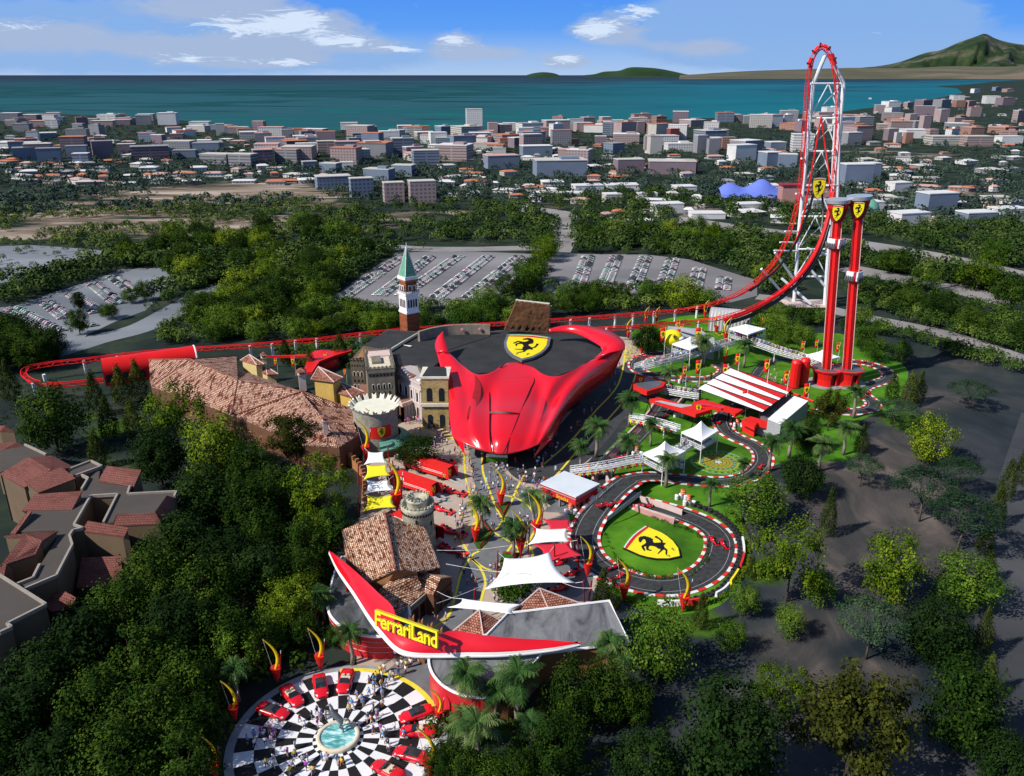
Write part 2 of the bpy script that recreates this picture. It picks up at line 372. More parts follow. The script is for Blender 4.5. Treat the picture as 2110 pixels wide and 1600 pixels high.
m1 = blobs([(450,25,130,30,.9),(630,62,110,34,1.1),(430,105,140,22,1.0),(100,85,150,34,.7),(545,126,120,16,.9),(940,92,46,24,1.0),(1165,127,42,15,1.1),(1010,112,90,16,.6),(760,100,60,12,.8),(1245,66,70,26,1.0),(1440,100,100,18,.7)])
m2 = blobs([(1480,40,220,70,1.0),(1800,50,200,70,1.0),(1620,115,300,36,.7),(200,120,300,45,.7),(700,110,260,46,.7),(430,60,230,60,.9),(60,60,160,50,.7)])
pale = ramp(nt, mth('MULTIPLY_ADD', n1.outputs[0], .45, mth('MULTIPLY', m2, .66)), [(.46, (0, 0, 0)), (.60, (1, 1, 1))])
c1 = mixc(mth('MULTIPLY', pale, .85), grad, (.265*K,.455*K,.80*K))
body = ramp(nt, mth('MULTIPLY_ADD', n1.outputs[0], .85, mth('MULTIPLY', m1, .72)), [(.56, (0, 0, 0)), (.80, (1, 1, 1))])
c2 = mixc(mth('MULTIPLY', body, .85), c1, (.40*K,.50*K,.70*K))
cmb3 = nt.nodes.new('ShaderNodeCombineXYZ'); L(mth('MULTIPLY', az, 20), cmb3.inputs[0]); L(mth('MULTIPLY', el, 110), cmb3.inputs[1])
n3 = node(nt, 'ShaderNodeTexNoise', Scale=1.0, Detail=7.0, Roughness=.68, Distortion=2.2); L(cmb3.outputs[0], n3.inputs['Vector'])
m3 = blobs([(630,50,70,22,1.0),(715,88,70,14,1.0),(500,62,110,22,.8),(590,130,60,10,.8),(1225,62,50,22,1.1),(1310,30,46,18,.8),(935,86,36,14,.9),(1165,124,38,14,.9),(835,103,50,8,.9),(60,68,50,10,.7),(400,122,90,10,.7)])
hi = ramp(nt, mth('MULTIPLY_ADD', n3.outputs[0], 1.25, mth('MULTIPLY', m3, .46)), [(.84, (0, 0, 0)), (1.0, (1, 1, 1))])
c3 = mixc(mth('MULTIPLY', hi, .9), c2, (.70*K,.82*K,1.0*K))
high = mth('MULTIPLY', mth('SUBTRACT', el, .10), 6.0, None, True)
skyc = mixc(1.0, sky.outputs[0], (SKY, SKY, SKY*1.05), 'MULTIPLY')
wd.cycles.sampling_method = 'MANUAL'; wd.cycles.sample_map_resolution = 512
L(mixc(high, c3, skyc), bg.inputs[0]); bg.inputs[1].default_value = 1.0
# ------------------------------------------------------------------ ground, sea, far land
COAST = [(-260,222),(0,233),(140,236),(300,243),(400,250),(500,262),(620,268),(760,270),(930,270),(1100,262),(1240,252),(1400,246),(1560,240),(1720,232),(1830,218),(1930,203),(1985,192),(1972,182),(1930,178),(2000,174),(2060,168),(2120,164.5),(2200,163.6)]
g = [V((-9000, -200, 0)), V((9000, -200, 0)), V((30000, 16000, 0))]+[G(u, v) for u, v in reversed(COAST)]+[V((-9000, 2900, 0))]
def ground_mat():
    m, nt, b = new_mat('ground'); L = nt.links.new
    tc = nt.nodes.new('ShaderNodeTexCoord'); sp = nt.nodes.new('ShaderNodeSeparateXYZ'); L(tc.outputs['Object'], sp.inputs[0])
    def mth(op, a, b_=None, c=None):
        n = nt.nodes.new('ShaderNodeMath'); n.operation = op
        for i, x in enumerate((a, b_, c)):
            if x is None: continue
            if isinstance(x, (int, float)): n.inputs[i].default_value = x
            else: L(x, n.inputs[i])
        return n.outputs[0]
    def nz(scale, det, dist, rough=.6, st=(1, 1, 1)):
        mp = nt.nodes.new('ShaderNodeMapping'); mp.inputs['Scale'].default_value = st; L(tc.outputs['Object'], mp.inputs[0])
        n = node(nt, 'ShaderNodeTexNoise', Scale=scale, Detail=det, Roughness=rough, Distortion=dist); L(mp.outputs[0], n.inputs['Vector']); return n.outputs[0]
    def mask(lst):
        q = []
        for u, v, su, sv, k in lst: c = G(u, v); q.append((c.x, c.y, abs(G(u+su, v).x-c.x), abs(G(u, v-sv).y-c.y), k))
        return gsum(nt, tc.outputs['Object'], q)
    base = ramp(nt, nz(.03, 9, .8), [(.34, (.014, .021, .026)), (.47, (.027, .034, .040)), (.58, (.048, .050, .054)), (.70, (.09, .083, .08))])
    sand = ramp(nt, nz(.055, 9, 1.5, .62, (1, .5, 1)), [(.30, (.024, .028, .030)), (.44, (.047, .045, .045)), (.56, (.085, .073, .067)), (.68, (.16, .128, .115)), (.76, (.25, .21, .185))])
    sm = mask([(1760,1010,110,60,1.1),(1820,960,110,50,1.0),(1880,905,80,40,.9),(1940,820,80,30,.7),(1740,1110,60,60,.8),(1790,1200,70,70,1.0),(1930,1150,70,60,.9),(1890,1090,80,40,.8),(1700,1290,60,40,.8),(1640,1360,70,50,.8),(1600,1480,60,40,.8),(1830,1390,80,40,.9),(1560,1330,50,30,.6),(1980,1040,50,40,.5),(1700,1420,80,40,.5),(1960,740,60,20,.6),(1750,1000,60,20,.8)])
    f = ramp(nt, mth('MULTIPLY_ADD', nz(.035, 10, 1.2), .9, mth('MULTIPLY', sm, .55)), [(.60, (0, 0, 0)), (.82, (1, 1, 1))])
    fld = mask([(120,440,200,22,1.0),(320,400,260,22,1.0),(520,395,200,20,1.1),(640,425,90,20,.9),(300,470,220,26,1.0),(520,465,160,22,.9),(60,480,100,20,.9),(820,445,110,18,.8),(760,480,90,14,.8),(1420,440,120,16,.8),(1250,420,200,20,.5),(1650,445,150,14,.8),(1850,320,180,20,.8),(1950,395,160,20,.8),(2000,540,140,20,.7),(1160,470,40,40,.8),(1000,430,120,14,.4)])
    f2 = ramp(nt, mth('MULTIPLY_ADD', nz(.022, 8, 1.0, .6, (.45, 1.6, 1)), 1.0, mth('MULTIPLY', fld, .33)), [(.75, (0, 0, 0)), (.84, (1, 1, 1))])
    fieldc = ramp(nt, nz(.03, 6, .5, .6, (.4, 1.5, 1)), [(.35, (.07, .06, .045)), (.5, (.21, .16, .12)), (.66, (.46, .38, .31))])
    gr = mask([(230,890,70,26,1.0),(180,860,40,20,.7),(1700,1010,60,20,.6),(1560,1180,50,40,.8),(1440,1280,90,36,1.1),(1350,1290,80,30,.9),(1130,1480,80,40,.8),(2010,1350,50,60,.7),(1900,880,60,20,.7),(1850,860,60,26,.9),(1000,1500,90,40,.7),(250,960,70,30,.5),(360,940,50,30,.5),(1660,980,70,20,.7),(1500,1400,80,30,.4),(1950,1350,60,60,.8),(1560,1480,60,30,.6),(1380,1480,60,40,.7),(1960,960,50,30,.6),(1620,1180,50,30,.5)])
    f3 = ramp(nt, mth('MULTIPLY_ADD', nz(.06, 8, .6), .9, mth('MULTIPLY', gr, .5)), [(.66, (0, 0, 0)), (.86, (1, 1, 1))])
    def mixc(f_, a, c):
        n = nt.nodes.new('ShaderNodeMix'); n.data_type = 'RGBA'
        L(f_, n.inputs[0]); L(a, n.inputs[6]); L(c, n.inputs[7]); return n.outputs[2]
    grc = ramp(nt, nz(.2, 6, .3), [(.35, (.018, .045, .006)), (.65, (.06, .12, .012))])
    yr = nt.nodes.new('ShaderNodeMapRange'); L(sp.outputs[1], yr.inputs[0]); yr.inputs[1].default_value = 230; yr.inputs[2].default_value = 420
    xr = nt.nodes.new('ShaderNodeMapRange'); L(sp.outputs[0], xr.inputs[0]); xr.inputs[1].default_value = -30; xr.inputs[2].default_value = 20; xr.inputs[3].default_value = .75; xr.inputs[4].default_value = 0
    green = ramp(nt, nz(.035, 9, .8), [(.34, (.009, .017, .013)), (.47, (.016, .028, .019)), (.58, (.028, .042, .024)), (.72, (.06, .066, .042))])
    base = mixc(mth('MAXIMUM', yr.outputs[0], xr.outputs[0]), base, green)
    L(mixc(f3, mixc(f2, mixc(f, base, sand), fieldc), grc), b.inputs['Base Color']); b.inputs['Roughness'].default_value = .95; b.inputs['Specular IOR Level'].default_value = .1
    return m
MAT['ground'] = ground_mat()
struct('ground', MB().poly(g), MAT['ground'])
m, nt2, b = new_mat('sea'); MAT['sea'] = m
tcs = nt2.nodes.new('ShaderNodeTexCoord'); sx = nt2.nodes.new('ShaderNodeSeparateXYZ'); nt2.links.new(tcs.outputs['Object'], sx.inputs[0])
lg = node(nt2, 'ShaderNodeMath', operation='LOGARITHM'); nt2.links.new(sx.outputs[1], lg.inputs[0]); lg.inputs[1].default_value = 10
rt = node(nt2, 'ShaderNodeMath', operation='DIVIDE'); nt2.links.new(sx.outputs[0], rt.inputs[0]); nt2.links.new(sx.outputs[1], rt.inputs[1])
cb = nt2.nodes.new('ShaderNodeCombineXYZ')
for i, (src, k) in enumerate(((rt.outputs[0], 4.0), (lg.outputs[0], 15.0))):
    q = node(nt2, 'ShaderNodeMath', operation='MULTIPLY'); nt2.links.new(src, q.inputs[0]); q.inputs[1].default_value = k; nt2.links.new(q.outputs[0], cb.inputs[i])
ns = node(nt2, 'ShaderNodeTexNoise', Scale=1.0, Detail=8.0, Roughness=.6, Distortion=1.0); nt2.links.new(cb.outputs[0], ns.inputs['Vector'])
q1 = node(nt2, 'ShaderNodeMath', operation='MULTIPLY_ADD'); nt2.links.new(lg.outputs[0], q1.inputs[0]); q1.inputs[1].default_value = .55; q1.inputs[2].default_value = -2.08
q2 = node(nt2, 'ShaderNodeMath', operation='MULTIPLY_ADD'); nt2.links.new(ns.outputs[0], q2.inputs[0]); q2.inputs[1].default_value = 1.25; nt2.links.new(q1.outputs[0], q2.inputs[2])
colA = ramp(nt2, q2.outputs[0], [(.16,(.008,.125,.115)),(.34,(.014,.085,.10)),(.50,(.024,.088,.112)),(.62,(.004,.052,.052)),(.72,(.020,.075,.10)),(.84,(.016,.05,.075)),(1.0,(.022,.034,.056))])
colB = ramp(nt2, q2.outputs[0], [(.2,(.012,.11,.12)),(.38,(.008,.135,.175)),(.56,(.010,.105,.15)),(.70,(.012,.13,.18)),(.82,(.014,.065,.105)),(1.0,(.02,.035,.06))])
mr = node(nt2, 'ShaderNodeMapRange'); nt2.links.new(rt.outputs[0], mr.inputs[0]); mr.inputs[1].default_value = -.05; mr.inputs[2].default_value = .25
mx = nt2.nodes.new('ShaderNodeMix'); mx.data_type = 'RGBA'; nt2.links.new(mr.outputs[0], mx.inputs[0]); nt2.links.new(colA, mx.inputs[6]); nt2.links.new(colB, mx.inputs[7])
nt2.links.new(mx.outputs[2], b.inputs['Base Color']); b.inputs['Roughness'].default_value = .8; b.inputs['Specular IOR Level'].default_value = 0.03
struct('sea', MB().poly([(-400000, 600, -1.5), (400000, 600, -1.5), (400000, 420000, -1.5), (-400000, 420000, -1.5)]), MAT['sea'])
MAT['hill'] = MIX('hill', [(.36,(.008,.022,.006)),(.48,(.018,.04,.010)),(.56,(.06,.065,.035)),(.68,(.13,.12,.085))], .0009, 9)
MAT['hill_dark'] = MIX('hill_dark', [(.35,(.008,.026,.006)),(.6,(.02,.05,.012))], .0008, 7)
MAT['hill_far'] = MIX('hill_far', [(.35,(.12,.10,.065)),(.5,(.075,.078,.045)),(.62,(.17,.13,.085))], .0006, 7, .95, (.3, 1, 1))
def ridge(name, prof, Y, depth, mat, rough=.5, zf=-2):
    """a range of hills: crest heights along its length, spurs running down to the shore in front and behind"""
    P0 = catmull([PY(u, v, Y) for u, v in prof], 8); rows = []
    for j in range(-9, 10):
        t = j/9; fall = (1-abs(t))**1.1; row = []
        for p in P0:
            n = mnoise.fractal(V((p.x/Y*16, t*2.0+7, Y)), .9, 2.0, 5)
            hz = max(p.z, 0)*max(0, fall*(1+rough*n*(1-fall)*2.2))
            row.append((p.x*(1+t*depth/Y), Y+t*depth*(1+.15*n), zf+hz))
        rows.append(row)
    o = struct(name, MB().grid(rows), mat, True); return o
ridge('mountain', [(1480,156),(1600,151),(1700,147),(1790,139),(1850,129),(1905,110),(1940,103),(1975,88),(2010,76),(2030,70),(2052,80),(2080,88),(2130,96),(2200,112),(2330,125),(2500,150)], 36000, 7000, MAT['hill'], .95)
ridge('headland_hill', [(1400,155),(1440,153),(1480,150),(1560,146),(1660,143),(1760,140),(1860,141),(1960,137),(2060,138),(2160,135),(2300,140),(2420,152)], 28000, 4500, MAT['hill_far'], .3)
ridge('island_hill', [(1205,155),(1225,153),(1245,148),(1275,146),(1300,139),(1340,140),(1365,143),(1390,148),(1412,153),(1425,155)], 40000, 2500, MAT['hill_dark'], .3)
ridge('island_hill', [(1085,155),(1100,151),(1120,149),(1140,151),(1152,155)], 41000, 1500, MAT['hill_dark'], .3)
# ------------------------------------------------------------------ car parks, roads, grass and sand
MAT['lot'] = MIX('lot', [(.3,(.11,.105,.11)),(.5,(.20,.19,.20)),(.7,(.28,.27,.28))], .01, 8, .95, (.35, 1, 1))
MAT['lot_blue'] = MIX('lot_blue', [(.3,(.10,.115,.135)),(.5,(.17,.185,.21)),(.7,(.26,.275,.30))], .012, 8, .95, (.35, 1, 1))
MAT['road_grey'] = MIX('road_grey', [(.3,(.15,.14,.138)),(.5,(.25,.235,.23)),(.7,(.33,.31,.30))], .02, 8, .95)
MAT['road_dark'] = MIX('road_dark', [(.3,(.032,.035,.039)),(.5,(.052,.055,.06)),(.7,(.076,.079,.084))], .03, 8, .95)
MAT['sand'] = MIX('sand', [(.3,(.16,.12,.095)),(.5,(.28,.215,.165)),(.7,(.42,.34,.27))], .05, 8, .95)
MAT['sand_dark'] = MIX('sand_dark', [(.32,(.05,.042,.038)),(.48,(.085,.068,.06)),(.6,(.13,.098,.085)),(.7,(.17,.125,.105))], .05, 9, .95, (1, 1, 1), .1, 1.2)
LOT1 = [(660,628),(700,603),(738,575),(775,548),(800,535),(815,522),(900,518),(1010,520),(1100,524),(1112,545),(1080,580),(1040,600),(990,622),(900,632),(760,636)]
LOT2 = [(1115,545),(1140,522),(1210,524),(1330,525),(1420,535),(1500,560),(1560,578),(1560,610),(1500,625),(1400,610),(1300,605),(1180,612),(1120,600)]
LOT3 = [(-40,640),(40,628),(120,600),(200,575),(250,555),(330,552),(362,575),(340,600),(300,640),(240,662),(180,690),(150,720),(110,735),(20,700),(-40,690)]
LOT4 = [(-40,510),(60,505),(160,512),(240,520),(250,530),(180,540),(130,560),(60,575),(-40,590)]
sheet('parking_lot', LOT1, .04, MAT['lot']); sheet('parking_lot', LOT2, .04, MAT['lot']); sheet('parking_lot', LOT3, .04, MAT['lot_blue']); sheet('parking_lot', LOT4, .04, MAT['lot_blue'])
def ribbon(pts, w, z, sm=8):
    c = catmull([V((p[0], p[1], 0)) for p in pts], sm); rows = []
    for i, p in enumerate(c):
        t = (c[min(i+1, len(c)-1)]-c[max(i-1, 0)]).normalized(); n = V((-t.y, t.x, 0)); ww = w if not callable(w) else w(i/len(c))
        rows.append((p+n*ww/2+V((0, 0, z)), p-n*ww/2+V((0, 0, z))))
    mb = MB().grid(rows); mb.f = [f[::-1] for f in mb.f]; return mb
def road(name, px, w, z, mat):
    o = ribbon([G(*p) for p in px], w, z).build(name, mat); o['kind'] = 'structure'
    me = o.data
    if me.polygons and me.polygons[0].normal.z < 0: me.flip_normals()
    return o
road('road', [(60,742),(130,722),(200,700),(290,676),(360,640),(410,612),(450,596),(480,590)], 14, .06, MAT['lot_blue'])
road('road', [(1560,612),(1640,622),(1760,650),(1850,668),(1950,690),(2060,725),(2140,755)], 11, .06, MAT['road_grey'])
road('road', [(1380,450),(1500,468),(1640,486),(1780,505),(1900,525),(2010,548),(2140,580)], 26, .06, MAT['road_grey'])
road('road', [(1740,552),(1860,575),(1960,592),(2140,640)], 20, .06, MAT['road_grey'])
road('road', [(1145,520),(1155,500),(1160,480),(1158,465),(1170,448),(1150,438),(1090,430)], 18, .07, MAT['road_grey'])
road('road', [(760,502),(840,512),(960,514),(1060,512),(1160,512)], 14, .05, MAT['road_grey'])
road('road', [(2150,860),(2112,1000),(2088,1150),(2080,1300),(2100,1450),(2150,1600)], 12, .05, MAT['road_dark'])
FIELDS = [[(0,470),(90,455),(220,448),(380,452),(330,462),(180,470),(40,486)],[(30,428),(150,420),(330,402),(520,388),(640,392),(560,402),(350,416),(160,432)],[(300,395),(420,380),(560,375),(660,388),(640,402),(520,410),(380,412)],
 [(520,395),(600,392),(660,402),(720,425),(705,432),(630,412),(540,405)],[(740,478),(800,470),(842,478),(838,490),(790,486),(745,490)],[(0,480),(60,478),(110,488),(60,500),(0,500)],[(760,440),(830,436),(900,448),(915,456),(850,452),(770,450)],
 [(1380,440),(1420,430),(1500,442),(1490,452),(1410,452)],[(1640,440),(1720,438),(1790,450),(1760,462),(1650,452)],[(1500,398),(1580,395),(1640,402),(1600,412),(1510,410)],[(1880,380),(1980,392),(2100,410),(2110,420),(1990,408),(1890,394)],
 [(1800,300),(1900,312),(1990,330),(1960,336),(1850,322)],[(1650,560),(1760,565),(1740,600),(1640,600)],[(230,500),(290,485),(360,492),(300,505)],[(420,470),(500,460),(560,470),(500,478)],[(560,445),(640,452),(650,462),(590,458)]]
GRASS = [(1255,745),(1285,700),(1330,670),(1420,650),(1540,655),(1640,690),(1730,688),(1810,718),(1868,760),(1862,800),(1835,845),(1772,868),(1776,920),(1740,950),(1650,952),(1590,962),(1560,1000),(1528,1015),(1530,1090),(1545,1140),(1520,1210),(1460,1258),(1340,1262),(1250,1212),(1188,1135),(1172,1060),(1232,1030),(1212,980),(1240,940),(1292,880),(1312,800),(1290,770)]
sheet('grass', GRASS, .02, MAT['grass'], smooth_n=4)
sheet('grass', [(1540,700),(1640,690),(1720,690),(1740,740),(1650,760),(1560,740)], .024, MAT['grass_lawn'], smooth_n=4)
# ------------------------------------------------------------------ street and paving
z3 = lambda pts: Z(pts, 650, 780, 3.2)
z4 = lambda pts: Z(pts, 1050, 780, 3.2)
z5 = lambda pts: Z(pts, 1250, 600, 3.246)
sheet('pavement', [(735,1400),(735,1200),(740,1080),(748,1000),(746,930),(800,900),(812,850),(850,820),(930,800),(1000,800),(1240,690),(1330,700),(1330,790),(1290,860),(1212,952),(1140,992),(1112,1030),(1172,1062),(1186,1120),(1232,1200),(1212,1262),(1100,1262),(1000,1292),(962,1335),(905,1440),(760,1420)], .03, MAT['paving_beige'])
sheet('street', [(842,848),(880,862),(935,895),(962,915),(975,980),(982,1030),(985,1080),(962,1130),(945,1185),(932,1240),(915,1290),(868,1330),(822,1362),(760,1430),(905,1445),(932,1370),(962,1310),(985,1262),(1000,1215),(1040,1180),(1085,1140),(1110,1090),(1105,1040),(1075,1000),(1042,975),(1012,935),(960,880),(890,842)], .05, MAT['asphalt'], smooth_n=3)
sheet('street', [(1318,735),(1335,775),(1300,845),(1222,940),(1150,985),(1100,998),(1062,985),(1040,962),(1010,930),(1080,900),(1150,880),(1225,790)], .055, MAT['asphalt_dark'], smooth_n=3)  # shadow of the red building put into a darker street colour
sheet('street', z4([(210,880),(330,800),(470,820),(640,800),(560,870),(480,905),(330,885)]), .058, MAT['asphalt'])
sheet('street', [(1112,1120),(1180,1130),(1222,1190),(1190,1230),(1110,1240),(1040,1245),(1060,1200)], .058, MAT['asphalt'], smooth_n=3)
YL = [[(869,883),(909,899),(950,917),(959,980),(966,1017),(985,1075)],[(1040,900),(1000,915),(994,964),(1006,1005),(1025,1052),(1037,1071),(1070,1108),(1098,1140),(1080,1180)],[(1080,980),(1066,1005),(1053,1036),(1037,1071),(1016,1099),(991,1133),(972,1146),(950,1183),(941,1217),(925,1268),(900,1290)],
 [(1034,1021),(1060,1026),(1085,1040),(1100,1062),(1100,1095),(1082,1125),(1050,1150)],[(985,1075),(952,1098),(953,1117),(965,1140),(972,1152),(990,1172),(1000,1199),(994,1227),(985,1262)],[(972,1152),(1000,1172),(1035,1180)],[(1019,1099),(1056,1121),(1075,1140)],[(1094,1080),(1062,1114),(1034,1155)],
 [(1010,1050),(988,1046),(975,1060),(985,1075)],[(1330,700),(1300,800),(1250,868),(1190,930),(1148,978),(1136,985)],[(1290,715),(1275,790),(1225,850),(1180,905),(1120,958)],[(900,1290),(860,1325),(835,1352)],[(960,1310),(930,1345),(890,1400)],[(845,860),(869,868),(905,880),(935,905)]]
for l in YL:
    road('street_line', l, .55, .075, MAT['line_yellow'])
for k, poly in enumerate([[(1019,1036),(1053,1033),(1037,1064)],[(981,1083),(997,1071),(1017,1099),(987,1133),(973,1111)],[(1037,1136),(1072,1139),(1044,1167),(1028,1164)]]):
    q = [G(*p, .45) for p in poly]; c = sum(q, V())/len(q); c.z = 0
    t = T('flower_bed', ['three cornered flower bed with red rows, farthest of the beds in the street crossing', 'long diamond flower bed with palm tree and red rows in the street', 'small flower bed under the palm beside the white shade sails'][k], 'flower bed', c, group='flower beds in the street crossing')
    MB().slab(q, .45).build('soil', MAT['hedge_grass'], t)
    for s in range(3):
        a = q[s].lerp(c, .18+.0*s); b = q[(s+1) % len(q)].lerp(c, .18); a.z = b.z = .55
        MB().tube([a, b], .16, 5).build('flower_row', MAT['dark_red'], t)
# ------------------------------------------------------------------ checkered plaza
PC = G(697, 1522); PR = 16.4
MAT['check_black'] = P('check_black', (.012,.012,.013), .6, .3, .4); MAT['check_white'] = P('check_white', (.72,.72,.74), .6, .07, .3)
mb = MB(); rings = [3.0, 4.05, 6.7, 9.9, 13.1, 16.2]; NS = 32
for i in range(len(rings)-1):
    for s in range(NS):
        mb.k = (s+i) % 2
        a0, a1 = 2*math.pi*s/NS, 2*math.pi*(s+1)/NS
        vs = [(PC.x+rings[i+q]*math.cos(a), PC.y+rings[i+q]*math.sin(a), .06) for q, a in ((0, a0), (1, a0), (1, (a0+a1)/2), (1, a1), (0, a1))]
        mb.poly(vs)
struct('plaza_paving', mb, [MAT['check_black'], MAT['check_white']])
mb = MB()
for s in range(64):
    a0, a1 = 2*math.pi*s/64, 2*math.pi*(s+1)/64
    mb.poly([(PC.x+r*math.cos(a), PC.y+r*math.sin(a), .045) for r, a in ((15.0, a0), (17.6, a0), (17.6, a1), (15.0, a1))])
struct('plaza_apron', mb, MAT['concrete_grey'])
mb = MB()
for s in range(16):
    a0, a1 = rad(20+s*80/16), rad(20+(s+1)*80/16)
    mb.poly([(PC.x+r*math.cos(a), PC.y+r*math.sin(a), .07) for r, a in ((15.9, a0), (16.8, a0), (16.8, a1), (15.9, a1))])
struct('plaza_border_line', mb, MAT['line_yellow'])
# fountain with a rearing horse
ft = T('fountain', 'round cream rimmed fountain basin with turquoise water at the checkered plaza centre', 'fountain', PC)
MB().lathe([(3.45,0),(3.5,.55),(3.35,.72),(2.95,.72),(2.8,.6),(2.8,.1)], (PC.x, PC.y, .05), 40).build('basin', MAT['cream'], ft, True)
m, n_, b_ = new_mat('fountain_water'); MAT['fountain_water'] = m
tc_ = n_.nodes.new('ShaderNodeTexCoord'); mp_ = n_.nodes.new('ShaderNodeMapping'); mp_.inputs['Scale'].default_value = (.5, 1.6, 1); mp_.inputs['Rotation'].default_value = (0, 0, -.35); n_.links.new(tc_.outputs['Object'], mp_.inputs[0])
nn_ = node(n_, 'ShaderNodeTexNoise', Scale=1.1, Detail=4.0, Roughness=.6); n_.links.new(mp_.outputs[0], nn_.inputs['Vector'])
n_.links.new(ramp(n_, nn_.outputs[0], [(.38,(.06,.26,.27)),(.5,(.16,.46,.46)),(.60,(.55,.78,.78))]), b_.inputs['Base Color']); b_.inputs['Roughness'].default_value = .15
MB().lathe([(2.82,.5),(0.01,.5)], (PC.x, PC.y, .05), 40).build('water', MAT['fountain_water'], ft)
hv = [(0,-.65,2.05),(0,-.2,2.7),(0,.3,3.3),(0,.55,3.95),(0,.62,4.55),(0,.95,4.85),(0,1.42,4.5),
 (.28,-.6,1.6),(.3,-.2,1.15),(.3,-.75,.62),(.3,-.6,.06),(-.28,-.75,1.6),(-.3,-.45,1.1),(-.3,-1.0,.62),(-.3,-.9,.06),
 (.25,.7,3.1),(.28,1.45,3.45),(.28,1.75,2.85),(.28,1.5,2.6),(-.25,.65,2.9),(-.28,1.35,2.95),(-.28,1.55,2.35),(-.28,1.3,2.15),
 (0,-1.05,2.3),(0,-1.6,2.55),(0,-1.95,2.1),(0,-2.05,1.4)]
he = [(0,1),(1,2),(2,3),(3,4),(4,5),(5,6),(0,7),(7,8),(8,9),(9,10),(0,11),(11,12),(12,13),(13,14),(2,15),(15,16),(16,17),(17,18),(2,19),(19,20),(20,21),(21,22),(0,23),(23,24),(24,25),(25,26)]
hr = [.46,.40,.44,.26,.20,.2,.12,.28,.17,.13,.14,.28,.17,.13,.14,.2,.15,.11,.12,.2,.15,.11,.12,.1,.15,.16,.06]
hm = skin(hv, he, hr, 1)
for ex in (-.1, .1): hm.add([(ex-.06,.72,4.8),(ex+.06,.72,4.8),(ex,.84,4.85),(ex,.68,5.2)], [(0,1,3),(1,2,3),(2,0,3)])
hb = MB(); hb.merge(hm, lambda p: Matrix.Rotation(rad(84), 4, 'Z') @ (p*1.08))
ho = hb.build('horse_statue', MAT['bronze'], None, True); ho.location = (PC.x-.3, PC.y+1.2, .4)
tag(ho, 'grey bronze statue of a rearing horse standing in the plaza fountain', 'statue')
# ------------------------------------------------------------------ kart tracks
def track(name, px, w, z=.09, kw=.75, kerbs=(1, 1), z_fn=None, closed=False, edge=None, sm=8, lines=True):
    c = resample(catmull([V((*G(*p[:2]).xy, p[2] if len(p) > 2 else 0)) for p in px], sm, closed), .9)
    N = len(c); L_, R_, rows = [], [], []
    nrm = []
    for i, p in enumerate(c):
        t = (c[min(i+1, N-1)]-c[max(i-1, 0)]); t.z = 0; t.normalize(); nrm.append(V((-t.y, t.x, 0)))
    up = V((0, 0, z))
    mb = MB().grid([(p+n*w/2+up, p-n*w/2+up) for p, n in zip(c, nrm)]); mb.f = [f[::-1] for f in mb.f]
    o = struct(name, mb, MAT['track_tar'])
    if o.data.polygons[0].normal.z < 0: o.data.flip_normals()
    for sgn, on in zip((1, -1), kerbs):
        if not on: continue
        mb = MB()
        for i in range(N-1):
            mb.k = (i//2) % 2
            a, b = c[i]+nrm[i]*sgn*w/2, c[i+1]+nrm[i+1]*sgn*w/2; a2, b2 = c[i]+nrm[i]*sgn*(w/2+kw), c[i+1]+nrm[i+1]*sgn*(w/2+kw)
            h = V((0, 0, z+.1)); l = V((0, 0, z-.06))
            mb.add([a+h, b+h, b2+h, a2+h, a+l, b+l, b2+l, a2+l], [(0,1,2,3),(4,5,1,0),(2,6,7,3)])
        struct('kerb', mb, [MAT['kerb_red'], MAT['kerb_white']])
    if lines:
        for off in (-w*.32, w*.32):
            mb = MB().grid([(p+n*(off+.05)+up*1.08, p+n*(off-.05)+up*1.08) for p, n in zip(c, nrm)])
            struct('track_line', mb, MAT['pylon_grey'])
    return c, nrm
LOOP = z4([(790,730,2.6),(720,785,2.9),(650,845,2.6),(580,905,1.6),(525,965,.8),(492,1040,.2),(500,1120),(545,1195),(630,1265),(760,1325),(920,1365),(1080,1370),(1220,1330),(1330,1255),(1385,1160),(1390,1070),(1340,1000),(1250,945),(1120,895),(990,858),(880,832),(800,800),(740,775)])
tk_loop, tn_loop = track('kart_track', LOOP, 6.1)
track('kart_track', z4([(790,730,2.6),(860,695,1.8),(960,668,.8),(1060,662),(1200,672),(1330,684),(1450,682),(1560,655),(1635,605),(1672,545),(1655,480),(1590,432),(1500,395),(1430,350),(1400,300),(1400,260),(1440,225),(1500,200),(1560,150)]), 4.6)
track('kart_track', z4([(735,772),(660,735),(615,690),(620,640),(680,560),(770,470),(870,370),(950,290),(1000,230),(1040,170),(1090,120)]), 4.2, kerbs=(0, 0), z=.085)
track('kart_track', z5([(480,425),(400,418),(320,425),(240,445),(190,490),(215,535),(300,562),(420,582),(560,592),(680,590),(760,566),(790,535),(770,510),(730,488)]), 4.0)
track('kart_track', z5([(960,600),(1000,560),(1030,520),(1080,480),(1150,462),(1240,462),(1340,470)]), 4.0, kerbs=(0, 0))
track('kart_track', z5([(1600,475),(1680,478),(1760,490),(1840,520),(1890,560),(1870,595),(1800,620),(1730,645),(1705,680),(1740,715),(1780,745),(1775,780),(1720,800),(1620,812),(1500,800),(1400,770)]), 4.0)
